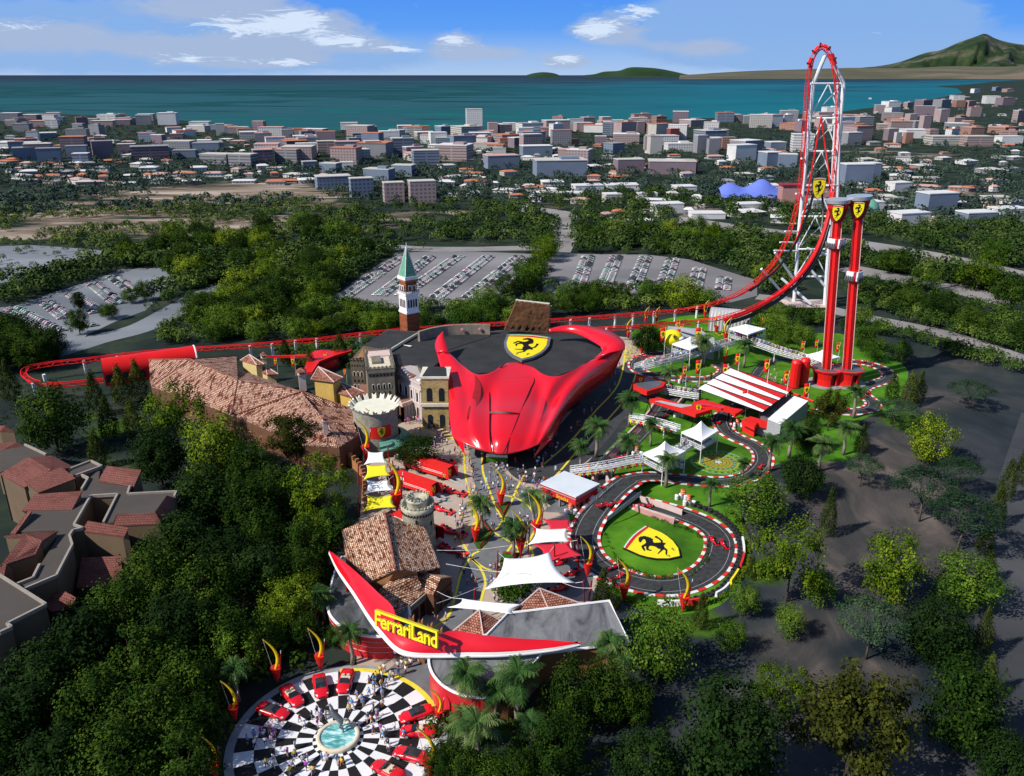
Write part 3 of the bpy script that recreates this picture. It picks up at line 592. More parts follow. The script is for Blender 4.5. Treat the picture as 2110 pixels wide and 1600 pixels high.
# rose walls of the sunken cut that the kart track dips through
def cutwall(px, w, lab):
    c = catmull([G(*p) for p in px], 6); N = len(c); rows = []
    t = T('retaining_wall', lab, 'retaining wall', c[0])
    nn = []
    for i, p in enumerate(c):
        d = (c[min(i+1, N-1)]-c[max(i-1, 0)]).normalized(); nn.append(V((-d.y, d.x, 0)))
    MB().grid([(p+V((0,0,.08)), p+n*w+V((0,0,1.3))) for p, n in zip(c, nn)]).build('slope', MAT['rose_wall'], t)
    mb = MB(); mb.grid([(p+n*(w-.02)+V((0,0,.1)), p+n*(w-.02)+V((0,0,1.45)), p+n*(w+.5)+V((0,0,1.45)), p+n*(w+.5)+V((0,0,0))) for p, n in zip(c, nn)]); mb.build('coping', MAT['rose_edge'], t)
cutwall(z4([(585,700),(588,640),(645,560),(735,470),(835,370),(915,285),(965,215),(1000,140)]), 1.2, 'long rose pink sloping wall left of the sunken kart lane')
cutwall(z4([(1130,130),(1085,180),(1045,240)]), 1.0, 'short rose pink wall right of the sunken lane before the pit roof')
cutwall(z4([(745,745),(690,710),(670,670),(682,630)]), 1.0, 'curved rose pink wall where the lane meets the bridge')
cutwall(z4([(1160,888),(1050,848),(940,815),(880,795)]), 1.3, 'rose pink wall above the lane leaving the bridge')
cutwall(z4([(820,872),(900,905),(1000,938),(1080,965)]), .4, 'low rose pink wall along the lawn inside the kart loop')
# bridge parapets
def railing(name, px, z, h, lab, cat, post=2.4, mat='pylon_grey', bars=3, panel=None):
    c = resample(catmull([G(p[0], p[1], p[2] if len(p) > 2 else z) for p in px], 6), post)
    t = T(name, lab, cat, c[0]); mb = MB()
    for p in c: mb.tube([p, p+V((0,0,h))], .07, 4)
    mb.build('posts', MAT[mat], t)['kind'] = 'stuff'
    for k in range(bars): MB().tube([p+V((0,0,h*(k+1)/bars)) for p in c], .05, 4).build('rail', MAT[mat], t)
    if panel:
        MB().grid([(p, p+V((0,0,h*.95))) for p in c]).build('panel', MAT[panel], t)
    return t
railing('railing', z4([(462,905,.8),(542,830,1.8),(622,757,2.8),(700,703,2.6)]), 0, 1.2, 'grey open railing on the far side of the kart bridge', 'railing')
railing('railing', z4([(640,945,1.2),(712,890,2.2),(790,830,2.9),(875,765,2.6)]), 0, 1.2, 'grey panelled railing on the near side of the kart bridge', 'railing', panel='mesh_grey')
bd = MB(); q = [G(*p[:2], p[2]) for p in z4([(690,885,1.5),(785,815,1.9),(870,755,1.8),(760,735,1.8),(650,800,1.9),(600,860,1.4)])]
bd.slab(q, .5); tag(bd.build('kart_bridge', MAT['concrete_grey']), 'grey concrete bridge deck carrying the kart track over the sunken lane', 'bridge')
# shield cut into the lawn of the loop
o_, a_, b_ = G(*z4([(890,970)])[0], .5), G(*z4([(745,1110)])[0], .5), G(*z4([(1122,1170)])[0], .5)
mid = (o_+a_)/2; ax = a_-o_; tip = b_
le = T('shield_bed', 'yellow shield with galloping black horse laid in the lawn inside the kart loop', 'flower bed', ((mid+tip)/2).xy.to_3d())
yv = mid-tip; cen = (mid+tip)/2; cen.z = .1
fr = lambda p: V((cen.x, cen.y, cen.z))+V((-ax.x, -ax.y, 0))*p[0]*-1.0+V((yv.x, yv.y, 0))*p[1]+V((0, 0, 1))*p[2]
emblem(lambda p: cen+V((ax.x, ax.y, 0))*(-p[0])+V((yv.x, yv.y, 0))*p[1]+V((0, 0, p[2])), .35, le, rim=1.05, script=True)
# the coloured mosaic roundel on the green
mc = G(1480, 953); mm_ = T('mosaic_roundel', 'round patterned flower mosaic in rings on the bright green lawn', 'flower mosaic', mc)
M_('petal_blue', (.16,.34,.30), .9, .3, 2); M_('petal_gold', (.34,.28,.03), .9, .3, 2); M_('petal_rust', (.36,.17,.03), .9, .3, 2); M_('petal_lime', (.16,.32,.05), .9, .3, 2)
for k, (r0, r1, nseg, cols) in enumerate([(7.6,7.0,56,('petal_blue','petal_lime')),(6.8,6.0,48,('petal_lime','grass_lawn')),(5.8,4.9,64,('petal_gold','petal_lime')),(4.7,4.2,40,('grass_lawn','petal_blue')),(4.0,3.2,44,('petal_gold','petal_rust')),(3.0,2.4,26,('petal_lime','petal_gold')),(2.2,1.3,20,('petal_rust','petal_gold')),(1.0,.02,10,('petal_blue','lamp_glass'))]):
    mb = MB()
    for s in range(nseg):
        mb.k = s % 2; a0, a1 = 2*math.pi*s/nseg, 2*math.pi*(s+1)/nseg
        mb.poly([(mc.x+r*math.cos(a), mc.y+r*math.sin(a), .06+.004*k) for r, a in ((r0,a1),(r0,a0),(r1,a0),(r1,a1))][::-1])
    mb.build('ring', [MAT[cols[0]], MAT[cols[1]]], mm_)
MB().lathe([(12.2,.0),(12.0,.05),(7.6,.055),(.01,.055)], (mc.x, mc.y, 0), 40).build('turf', MAT['grass_lawn'], mm_)
# tyres stacked along the outside of the loop, barrier blocks behind them
ty = MB(); ty.lathe([(.50+.27*math.cos(a), .27*math.sin(a)) for a in [2*math.pi*k/8 for k in range(9)]], (0,0,0), 14)
ty_me = ty.mesh('tyre', MAT['rubber'], True)
arc = catmull([G(*p) for p in z4([(1215,845),(1298,874),(1382,918),(1445,972),(1492,1030),(1514,1085),(1524,1142),(1514,1206),(1484,1278),(1438,1345),(1380,1398),(1296,1440),(1198,1464),(1100,1474),(1030,1478),(955,1480)])], 10)
TY = resample(arc, 1.55)
PLACES = ['where the tyre wall begins beside the barrels', 'on the upper bend of the kart loop', 'on the right bend of the kart loop', 'beside the red and yellow barrier', 'at the foot of the kart loop']
for i, p in enumerate(TY):
    for lay in range(2 if i < 22 else 1):
        o = bpy.data.objects.new('tyre', ty_me); C.objects.link(o); o.location = (p.x+R.uniform(-.08,.08), p.y, .27+lay*.52); o.rotation_euler = (rad(R.uniform(-6,6)), rad(R.uniform(-6,6)), R.random()*6)
        tag(o, 'black tyre lying '+('on top of the stack ' if lay else 'on the grass ')+PLACES[min(4, i*5//len(TY))], 'tyre', 'tyres lining the kart loop '+PLACES[min(4, i*5//len(TY))]+(' upper' if lay else ' lower'))
arc2 = catmull([G(*p) for p in z4([(1530,1060),(1543,1140),(1538,1210),(1505,1290),(1455,1365),(1400,1425),(1290,1475),(1220,1490),(1110,1500),(1030,1500),(940,1498)])], 10)
A2 = resample(arc2, 1.0)
for j, (k0, k1, col, word) in enumerate([(.04,.20,'white_paint','white'),(.21,.36,'kerb_red','red'),(.37,.52,'yellow_paint','yellow'),(.53,.68,'white_paint','white'),(.73,.84,'kerb_red','red'),(.85,.98,'white_paint','white')]):
    seg = A2[int(k0*len(A2)):int(k1*len(A2))]
    mb = MB(); w = .35; rows = []
    for i, p in enumerate(seg):
        d = (seg[min(i+1, len(seg)-1)]-seg[max(i-1, 0)]).normalized(); n = V((-d.y, d.x, 0))*w
        rows.append((p-n, p-n*.6+V((0,0,1.35)), p+n*.6+V((0,0,1.35)), p+n))
    mb.grid(rows); mb.poly(rows[0]); mb.poly(rows[-1][::-1])
    tag(mb.build('track_barrier', MAT[col]), ['white barrier block on the right bend behind the tyres','red barrier block between the white and yellow ones at the right bend','yellow barrier block at the lower right bend of the loop','curved white barrier block left of the yellow one','short red barrier block behind the feather banner at the loop foot','white barrier block farthest left along the loop foot'][j], 'barrier', 'barrier blocks round the kart loop')
# ------------------------------------------------------------------ buildings of the park
z0 = lambda pts: Z(pts, 0, 560, 2.705)
z6 = lambda pts: Z(pts, 680, 500, 3.297)
z8 = lambda pts: Z(pts, 700, 700, 8)
zh = lambda pts: Z(pts, 0, 850, 2.909)
z1 = lambda pts: Z(pts, 400, 1100, 3.2)
z2 = lambda pts: Z(pts, 900, 1000, 3.2)
zw = lambda pts: Z(pts, 760, 1160, 8.42)
def GP(pts, z=None): return [G(p[0], p[1], p[2] if len(p) > 2 else z) for p in pts]
def wallframe(a, b, z0=0.0):
    a, b = V((a[0], a[1], z0)), V((b[0], b[1], z0)); x = (b-a).normalized(); return frame(a, x, (0,0,1), x.cross(V((0,0,1)))), (b-a).length
def archpts(cx, y0, w, h, n=6, arched=True):
    if not arched: return [(cx-w/2,y0),(cx+w/2,y0),(cx+w/2,y0+h),(cx-w/2,y0+h)]
    r = w/2; return [(cx-r,y0),(cx+r,y0)]+[(cx+r*math.cos(math.pi*k/n), y0+h-r+r*math.sin(math.pi*k/n)) for k in range(n+1)]
def window(fr, cx, y0, w, h, parent, arched=True, mat='glass_dark', trim=None, name='window', tw=.25):
    m = MB(); flat(m, archpts(cx, y0, w, h, 6, arched), fr, 0.0, .06); o = m.build(name, MAT[mat], parent)
    if trim:
        m = MB(); outer = archpts(cx, y0-tw*.0, w+2*tw, h+tw, 6, arched); inner = archpts(cx, y0, w, h, 6, arched); n = len(outer)
        vs = [fr((p[0], p[1], .14)) for p in outer]+[fr((p[0], p[1], .14)) for p in inner]+[fr((p[0], p[1], 0)) for p in outer]
        m.add(vs, [[i, i+1, i+1+n, i+n] for i in range(1, n-1)]+[[n-1, 0, n, 2*n-1]]+[[i, i+1, i+1+2*n, i+2*n] for i in range(1, n-1)])
        m.build('frame', MAT[trim], o)
    return o
def roofset(t, faces, mat, th=.35, name='roof'):
    for f in faces: MB().slab(GP(f), th).build(name, MAT[mat], t, uv=True)
def merlons(mb, pts, z, w=.7, h=.9, th=.4, gap=.7):
    for a, b in zip(pts, pts[1:]+pts[:1]):
        a, b = V((a[0], a[1], z)), V((b[0], b[1], z)); L_ = (b-a).length; n = max(2, int(L_/(w+gap))); ang = math.atan2(b.y-a.y, b.x-a.x)
        for k in range(n+1): p = a.lerp(b, k/n); mb.box((p.x, p.y, z+h/2), (w, th, h), ang)
# ---- the car shaped building
t = T('car_shaped_building', 'huge glossy red building shaped like a sports car nose under a black roof', 'building', (8, 235, 0))
cols = [
 [(900,728,250),(911,768,240),(924,800,230),(925,850,217),(931,894,207.5),(938,905,205)],
 [(925,728,249),(938,770,238),(944,805,228),(946,850,215.5),(950,893,206),(957,914,202.5)],
 [(953,752,243.7),(960,785,233),(962,815,225.5),(962,855,214),(967,893,205),(983,925,200.5)],
 [(980,771,235.2),(983,795,228.8),(979,820,223.6),(975,858,212.2),(980,897,203.5),(998,929,199.8)],
 [(1011,768,236.5),(1009,795,230.6),(1007,825,224),(1006,858,213.4),(1008,900,203.3),(1013,933,199.5)],
 [(1040,750,244.6),(1034,790,232),(1030,822,223),(1028,855,212.6),(1026,900,202),(1026,936,198.8)],
 [(1068,747,246),(1068,790,231.8),(1064,822,222.8),(1058,855,212.4),(1051,900,202),(1045,936,198.9)],
 [(1096,755,242.4),(1097,790,232),(1090,822,223.3),(1081,858,212.4),(1069,902,202.3),(1062,933,199.4)],
 [(1117,770,235.6),(1115,797,230.4),(1108,826,224),(1098,860,213.2),(1086,900,203.4),(1076,929,199.9)],
 [(1147,776,233),(1134,800,227.6),(1123,830,222.2),(1113,862,212.3),(1101,897,203.8),(1092,924,200.6)],
 [(1180,764,238.2),(1157,797,230.5),(1138,830,223.5),(1127,862,213.6),(1114,893,205),(1103,919,201.4)],
 [(1226,739,249.8),(1200,779,236),(1168,820,224.8),(1148,856,214),(1129,889,205.6),(1114,915,202.5)],
 [(1286,720,252),(1264,763,254),(1222,796,246),(1172,838,232.5),(1152,878,216.5),(1136,906,206.5)]]
rows = [[PY(*c[i]) for c in cols] for i in range(6)]
up = []
colsW = [catmull([r[j] for r in rows], 6) for j in range(len(cols))]
for i in range(len(colsW[0])): up.append(catmull([c[i] for c in colsW], 4))
mb = MB().grid(up); mb.f = [f[::-1] for f in mb.f]
body = mb.build('bonnet', MAT['car_red'], t, True)
sd = body.modifiers.new('s', 'SOLIDIFY'); sd.thickness = .5; sd.offset = -1
lip = up[-1]; low = [p+V((0, 1.4, -1.0)) for p in lip]
mb = MB().grid([lip, low]); mb.build('front_lip', MAT['black_paint'], t, True)
def curve2(a, b, name, mat, th=.5, n=6):
    A, B = catmull([PY(*p) for p in a], n), catmull([PY(*p) for p in b], n)
    mid_ = [x.lerp(y, .5)+V((0,0,.5)) for x, y in zip(A, B)]
    o = MB().grid([A, mid_, B]).build(name, MAT[mat], t, True); s_ = o.modifiers.new('s', 'SOLIDIFY'); s_.thickness = th; s_.offset = 0; return o
curve2([(900,728,250),(897,712,253),(902,696,255.5),(912,686,257)], [(925,728,249),(921,712,252),(916,698,254.8),(912.5,687,257)], 'fender_fin', 'car_red')
curve2([(1130,680,268),(1165,671.5,269),(1211,673,266),(1256,683.5,261),(1284,703,254),(1288,718,251),(1286,722,250.8)], [(1132,685,267),(1170,686,267),(1196,691.5,263.5),(1234,712,254.5),(1242,722,252.5),(1234,732,250),(1226,739,248)], 'fender_wing', 'car_red')
def side_skirt(px, name, dx):
    A = catmull([PY(*p) for p in px], 5); mb = MB().grid([A, [p+V((dx*.6, .6, -2.2)) for p in A], [p+V((dx*2.2, 2.5, -4.2)) for p in A]]); mb.build(name, MAT['dark_red'], t, True)
side_skirt([(1287,719,252),(1264,763,254),(1222,796,246),(1172,838,232.5),(1152,878,216.5),(1136,906,206.5)], 'side_skirt', -1)
side_skirt([(899,728,250),(910.5,768,240),(923.5,800,230),(924.5,850,217),(931,894,207.5),(938,905,205)], 'side_skirt', 1)
for pts in ([(938,905,205),(957.5,938.5,201.5),(956,915,202.5)], [(1114,915,202.5),(1098.5,944,200.5),(1136,906,204.5)]):
    a, b, c = [PY(*p) for p in pts]; k = V((0, 2.2, .6)); MB().add([a, b, c, (a+c)/2+k], [(0,1,2),(0,3,1),(2,1,3),(0,2,3)]).build('bumper_fang', MAT['car_red'], t)
def seam(px, r=.16, nm='panel_seam', lift=.38):
    c = [PY(*p) for p in px]; tocam = lambda p: (V((0,0,H))-p).normalized()
    MB().tube(catmull([p+tocam(p)*lift for p in c], 5), r, 5).build(nm, MAT['seam_dark'], t)
seam([(1040,750,243.5),(1018,770,239),(1010,795,232),(1009,825,223.8),(1009.5,852,215)], .17)
seam([(1009.5,852,215),(1028,850.5,213.9),(1050,852.5,213),(1069.5,855,213.2)], .55, 'bonnet_slot', .0)
seam([(1069.5,855,213.2),(1082,828,221.5),(1094,800,229.3),(1101,785,233.8),(1098,768,239.5)], .17)
seam([(1009.5,852,214.6),(1009,880,207.5),(1010,905,202.2),(1014,932,199.3)], .17); seam([(1069.5,855,213),(1058,885,205.5),(1048,910,201),(1037,936,198.6)], .15)
def recess(px, w, mat, nm):
    c = catmull([PY(*p) for p in px], 5); n = len(c); rows = []
    for i, p in enumerate(c):
        k = math.sin(math.pi*i/(n-1))*w; tc_ = (V((0,0,H))-p).normalized(); rows.append((p+V((-k*.4,0,0))+tc_*.22, p+tc_*(.34), p+V((k,0,0))+tc_*.22))
    MB().grid(rows).build(nm, MAT[mat], t, True)
recess([(978,772,235.2),(982,792,229.6),(977,822,223.3),(968,845,216.4),(961,865,211)], 1.7, 'dark_red', 'headlight_recess')
recess([(1131,792,233.2),(1120,815,226.5),(1114,840,218.8),(1113,868,210.8)], 1.1, 'car_red', 'headlight_recess')
ROOFP = [(900,722),(925,729),(953,751.5),(980,770.5),(1011,767.5),(1040,749.5),(1068,746.5),(1096,754.5),(1117,769.5),(1147,775.5),(1180,763.5),(1226,738.5),(1242,722),(1234,711),(1196,691),(1132,684),(1060,679),(1000,686),(950,697),(917,711)]
MB().slab([G(u, v, 15.2) for u, v in ROOFP], .9).build('roof', MAT['roof_black'], t)
cx_, cy_ = G(1080, 730, 15.9).xy
MB().lathe([(19.5,0),(19.5,14.2)], (cx_-1, cy_+2.5, 0), 48).build('drum_wall', MAT['panel_grey'], t, True)
MB().lathe([(19.65,0),(19.65,6)], (cx_-1, cy_+2.5, 0), 30, rad(-60), rad(20)).build('glass_wall', MAT['glass_dark'], t, True)
c0_ = G(1083, 719, 15.5); ex = G(1128, 722, 15.5)-G(1040, 716, 15.5); ey = G(1083, 695, 15.5)-G(1069, 743, 15.5)
emblem(lambda p: c0_+ex*p[0]*.94+ey*p[1]*.98+V((0,0,p[2])), .7, t, 'emblem_rim_grey', 1.14)
# big screen under the nose
sc_ = T('video_screen', 'billboard screen showing a green landscape under the red car nose', 'screen', G(1024, 962)); p = G(1024, 962)
fr_, _ = wallframe((p.x-2.9, p.y), (p.x+2.9, p.y), 1.6)
q = MB(); flat(q, [(0,0),(5.8,0),(5.8,2.4),(0,2.4)], fr_, 0, .2); q.build('panel', MAT['grass_lawn'], sc_)
q = MB(); flat(q, [(0,1.5),(5.8,1.2),(5.8,2.4),(0,2.4)], fr_, .2, .24); q.build('picture_sky', MAT['lamp_glass'], sc_)
MB().tube([p, p+V((0,0,1.6))], .2, 6).build('post', MAT['pylon_grey'], sc_)
# ---- dark flat roofed hall behind with ruin walls
t = T('black_roofed_hall', 'wide hall with faceted black roof and brown stone walls behind the red car building', 'building', (-35, 262, 0))
ZR = 15.5
MB().slab(GP(z6([(225,703),(390,592),(606,606),(408,735)]), ZR), z0=0).build('wall', MAT['stone_dark'], t)
MB().slab(GP(z6([(228,700),(391,594),(603,608),(409,732)]), ZR+.15), .12).build('roof', MAT['roof_black'], t)
MB().slab(GP(z6([(412,738),(620,612),(760,600),(1085,604),(1090,640),(800,730),(760,800),(700,850),(640,885),(590,830),(430,838)]), ZR-.3), z0=0).build('wall', MAT['stone_dark'], t)
MB().slab(GP(z6([(415,740),(622,614),(760,604),(1080,607),(1085,640),(800,730),(758,798),(698,846),(640,880),(590,827),(432,834)]), ZR-.15), .13).build('roof', MAT['roof_black'], t)
MB().tube(GP(z6([(408,735),(500,678),(615,612)]), ZR+.4), .55, 5).build('parapet', MAT['cream'], t)
a_ = catmull(GP(z6([(608,606),(700,582),(800,566),(900,560),(1000,558),(1086,560)]), ZR+3.4), 5)
b_ = [V((p.x, p.y, ZR-.2)) for p in a_]
o = MB().grid([b_, a_]).build('ruin_wall', MAT['ruin_grey'], t); s_ = o.modifiers.new('s', 'SOLIDIFY'); s_.thickness = 1.0
for k in range(7):
    p = a_[3+k*3]; 
    if k in (4, 6): MB().ball((p.x, p.y-.6, ZR+1.8), .7, 8, (1, .3, 1)).build('niche', MAT['rose_wall'], t)
for px in ([(470,690),(500,675),(485,690)],[(500,695),(560,702),(545,706)]): MB().slab(GP(z6(px), ZR+.3), .15).build('skylight', MAT['white_paint'], t)
MB().slab(GP(z6([(1085,606),(1150,598),(1300,595),(1470,612),(1480,640),(1100,645)]), ZR-.4), z0=0).build('wall', MAT['stone_dark'], t)
# the arena fragment
t = T('arena_ruin', 'tall broken piece of brown amphitheatre wall with arches rising behind the black roof', 'ruin', (5, 277, 0))
A_ = [PY(*p) for p in z6([(1182,588,278),(1262,394,278),(1490,420,279),(1480,612,279)])]
def bil(s, tt): return A_[0].lerp(A_[3], s).lerp(A_[1].lerp(A_[2], s), tt)
holes = [(.17,.14,.06,.09),(.33,.14,.06,.09),(.50,.14,.06,.10),(.65,.13,.05,.08),(.79,.12,.05,.08),(.50,.70,.05,.07),(.82,.66,.045,.06)]
NX, NY = 46, 34; vs, fs = [], []
for j in range(NY+1):
    for i in range(NX+1):
        p = bil(i/NX, j/NY); jag = (.35*mnoise.noise(V((i*.5, 3, 0))) if j == NY else 0); vs.append(p+V((.05*mnoise.noise(p*.8), .12*mnoise.noise(p*.9), jag)))
for j in range(NY):
    for i in range(NX):
        s_, u_ = (i+.5)/NX, (j+.5)/NY
        if any(abs(s_-h[0]) < h[2]/1.6 and (abs(u_-h[1]) < h[3] and not (u_ > h[1]+h[3]*.5 and abs(s_-h[0]) > h[2]*.4)) for h in holes): continue
        a = j*(NX+1)+i; fs.append([a, a+1, a+NX+2, a+NX+1])
o = MB().add(vs, fs).build('wall', MAT['ruin_brown'], t); s_ = o.modifiers.new('s', 'SOLIDIFY'); s_.thickness = 1.6; s_.offset = 1
mb = MB()
for k in range(26):
    s_ = .2+k*.8/26; p = bil(s_, .97-.18*s_*0+R.uniform(-.03,.02)); mb.box((p.x, p.y-.35, p.z-1.0-(.9 if .3 < s_ < .7 else .2)), (R.uniform(.8,1.3), .9, R.uniform(1.2,2.4)), R.uniform(-.1,.1))
mb.build('broken_coursing', MAT['ruin_grey'], t)
MB().tube([bil(k/20, 1.0)+V((0,.3,.15*mnoise.noise(V((k*.6,0,0))))) for k in range(21)], .45, 5).build('coping', MAT['pale_stone'], t)
mb = MB()
for k in range(12): p = bil(1.0, k/12); mb.box((p.x+.3, p.y-.2, p.z+.3), (1.0, 1.4, .25), .1)
mb.build('ragged_edge', MAT['ruin_grey'], t)
# ---- bell tower
c = PY(845, 683, 284); c.z = 0
t = T('bell_tower', 'tall brick bell tower with white belfry and green pyramid spire behind the black roof', 'tower', c)
rz = rad(38); S = 5.1
def sq(z0_, z1_, s0, s1=None, nm='shaft', mat='brick_red', uv=False):
    mb = MB(); mb.box((c.x, c.y, (z0_+z1_)/2), (s0, s0, z1_-z0_), rz, (s1/s0) if s1 is not None else 1); return mb.build(nm, MAT[mat], t, uv=uv)
sq(0, 21.2, S, nm='shaft', mat='brick_red', uv=True); sq(21.2, 22, S+.3, nm='belfry_base', mat='white_paint'); sq(22, 27.8, S-.1, nm='belfry', mat='white_paint'); sq(27.8, 28.6, S+.5, nm='cornice', mat='white_paint')
mb = MB(); hs = (S+.4)/2; cr, sr = math.cos(rz), math.sin(rz); R2 = lambda x, y: (c.x+x*cr-y*sr, c.y+x*sr+y*cr)
merlons(mb, [R2(-hs,-hs), R2(hs,-hs), R2(hs,hs), R2(-hs,hs)], 28.6, .35, .6, .3, .35); mb.build('battlement', MAT['white_paint'], t)
sq(28.6, 32.6, S-.7, nm='attic', mat='brick_red', uv=True); sq(32.6, 33.3, S+.1, nm='attic_cornice', mat='brown_light'); sq(33.3, 34.4, S+.2, nm='gallery', mat='white_paint')
sq(34.4, 44.6, S-.5, .12, 'spire', 'mint')
mb = MB()
for sx in (-1, 1):
    for sy in (-1, 1): mb.tube([(*R2(sx*(S-.5)/2, sy*(S-.5)/2), 34.4), (c.x, c.y, 44.8)], .16, 5)
mb.build('spire_rib', MAT['mint_rib'], t); MB().tube([(c.x,c.y,44.4),(c.x,c.y,46.2)], .16, 5, .03).build('finial', MAT['white_paint'], t)
for fa, fb in ((R2(-S/2,-S/2), R2(S/2,-S/2)), (R2(-S/2,S/2), R2(-S/2,-S/2))):
    fr_, w_ = wallframe(fa, fb, 0)
    for k in range(4): window(lambda p: fr_((p[0],p[1],p[2]-.02)), w_*(.2+.2*k), 23.4, .62, 2.9, t, True, 'dark_void' if k % 2 else 'brick_red')
    for k in range(2): window(fr_, w_*(.33+.34*k), 29.6-.0, .9, 1.5, t, False, 'glass_dark', 'white_paint')
    for k in range(3):
        for j in range(3): window(fr_, w_*(.25+.25*k), 4+5*j, .22, .9, t, False, 'dark_void')
# ---- crenellated stone tower and palace beside it
t = T('crenellated_tower', 'square grey stone palace tower with battlements and cream top court', 'tower', G(785, 845))
q = GP(z8([(450,500),(895,468),(830,188),(405,225)]), 17.0)
MB().slab(q, z0=0).build('wall', MAT['stone_mid'], t)
ctr = sum(q, V())/4
MB().slab([ctr+(p-ctr)*.8+V((0,0,.08)) for p in q], .06).build('court', MAT['cream'], t)
MB().slab([ctr+(p-ctr)*V((.35,.3,1)).to_tuple()[0]+V((-.6,-1.2,.9)) for p in q], 1.0).build('stair_house', MAT['stone_mid'], t)
MB().slab([ctr+(p-ctr)*.82+V((0,2.2,.45)) for p in [q[0].lerp(q[3],.55), q[1].lerp(q[2],.55), q[2], q[3]]], .4).build('rear_terrace', MAT['rose_edge'], t)
mb = MB(); qq = [ctr+(p-ctr)*1.03 for p in q]; merlons(mb, qq, 17.0, .55, .9, .45, .5); mb.build('battlement', MAT['stone_mid'], t)
MB().slab([ctr+(p-ctr)*1.05+V((0,0,-.1)) for p in q], 1.1).build('corbel_band', MAT['stone_mid'], t)
fr_, w_ = wallframe(q[0], q[1], 0)
for k in range(7): window(fr_, w_*(.1+k*.8/6), 14.6, .4, .7, t, True, 'dark_void')
for k in range(4): window(fr_, w_*(.2+k*.2), 10.6, .62, 1.5, t, True, 'dark_void', 'pale_stone', tw=.16); window(fr_, w_*(.2+k*.2), 8.8, .5, .8, t, False, 'dark_void'); window(fr_, w_*(.2+k*.2), 6.0, .62, 1.5, t, True, 'dark_void', 'pale_stone', tw=.16); window(fr_, w_*(.2+k*.2), 4.0, .5, .8, t, False, 'dark_void')
t = T('stone_palace', 'dark brown stone palace wing with small arched windows left of the crenellated tower', 'building', G(738, 800))
q = GP(z8([(170,345),(400,350),(470,330),(410,215),(760,190),(800,165),(380,110)]), 14.0); MB().slab(q, z0=0).build('wall', MAT['stone_dark'], t)
MB().slab(GP(z8([(260,330),(350,290),(410,290),(420,220),(640,180),(820,180),(390,140)]), 14.3), .25).build('roof', MAT['brown_light'], t)
mb = MB(); merlons(mb, [q[0].xy, q[1].xy], 14.0, .5, .8, .4, .5); mb.build('battlement', MAT['stone_dark'], t)
fr_, w_ = wallframe(q[0], q[1], 0)
for k in range(3): window(fr_, w_*(.25+k*.27), 8.6, .7, 1.6, t, True, 'dark_void', 'pale_stone', tw=.15); window(fr_, w_*(.25+k*.27), 6.6, .55, .8, t, False, 'dark_void'); window(fr_, w_*(.25+k*.27), 4.2, .7, 1.6, t, True, 'dark_void', 'pale_stone', tw=.15)
for k in range(5): window(fr_, w_*(.12+k*.19), 12.0, .35, .6, t, True, 'dark_void')
t = T('low_annex', 'low annex with flat dull red roof between the palace and the yellow tower house', 'building', G(752, 850))
MB().slab(GP(z8([(310,745),(470,735),(530,925),(380,940)]), 6), z0=0).build('wall', MAT['brown_wall'], t); MB().slab(GP(z8([(312,742),(470,732),(528,920),(378,935)]), 6.25), .2).build('roof', MAT['portico_roof'], t)
MB().slab([p+V((0,-.15,0)) for p in GP(z8([(378,936),(530,922),(530,932),(378,947)]), 6.1)], .8).build('fascia', MAT['rose_edge'], t)
# ---- opera house front with portico
t = T('opera_house', 'pale pink opera house front with pediment, tall windows and a red tiled roof', 'building', G(845, 862))
a, b = G(811, 838), G(870, 872); fr_, w_ = wallframe(a, b, 0); hh = 12.5
mb = MB(); flat(mb, [(0,0),(w_,0),(w_,hh),(w_*.78,hh),(w_*.72,hh+.3),(w_*.36,hh+2.6),(0,hh+.6)], fr_, -9, 0); mb.build('wall', MAT['scala_wall'], t)
for y, h_ in ((hh-.1,.45),(hh-2.2,.4),(5.6,.4)):
    m = MB(); flat(m, [(0,y),(w_,y),(w_,y+h_),(0,y+h_)], fr_, 0, .35); m.build('cornice', MAT['rose_edge'], t)
for k in range(5):
    x = w_*(.12+k*.19); window(fr_, x, 6.4, 1.0, 3.0, t, True, 'glass_dark', 'rose_edge'); window(fr_, x, 1.0, 1.2, 3.6, t, True, 'glass_dark', 'rose_edge')
    m = MB(); 
    for dx in (-1.05, 1.05): flat(m, [(x+dx-.18,5.9),(x+dx+.18,5.9),(x+dx+.18,hh-2.2),(x+dx-.18,hh-2.2)], fr_, 0, .25)
    m.build('pilaster', MAT['white_paint'], t)
rA, rB, rC, rD, rE = G(*z8([(1020,435)])[0], 15.2), G(*z8([(1245,375)])[0], 13.9), G(*z8([(1395,560)])[0], 13), G(*z8([(1195,615)])[0], 13.4), G(*z8([(1160,400)])[0], 15)
MB().slab([rA, rE, rB, rC, rD], .3).build('roof', MAT['scala_roof'], t)
MB().slab(GP(z8([(1195,618),(1395,562),(1390,600),(1310,690)]), 12.7), z0=0).build('side_wall', MAT['white_paint'], t)
p_ = T('portico', 'pale arcaded carriage porch with flat brown roof before the opera house', 'portico', G(820, 872))
q = GP(z8([(735,870),(1030,1060),(1200,1000),(880,815)]), 6.2); MB().slab(q, 1.2).build('entablature', MAT['rose_edge'], p_); cc = sum(q, V())/4
MB().slab([cc+(x-cc)*.88+V((0,0,.08)) for x in q], .06).build('roof', MAT['portico_roof'], p_)
mb = MB()
for s in range(4):
    for (x, y) in (q[0].lerp(q[1], s/3).xy, q[1].lerp(q[2], s/3).xy): x2, y2 = cc.x+(x-cc.x)*.94, cc.y+(y-cc.y)*.94; mb.k = 0; c_ = MB().box((x2, y2, 2.5), (.8, .8, 5.0)); c_.build('pier', MAT['scala_wall'], p_)
MB().slab([cc+(x-cc)*.8 for x in q], 6).build('shaded_core', MAT['brown_wall'], p_)
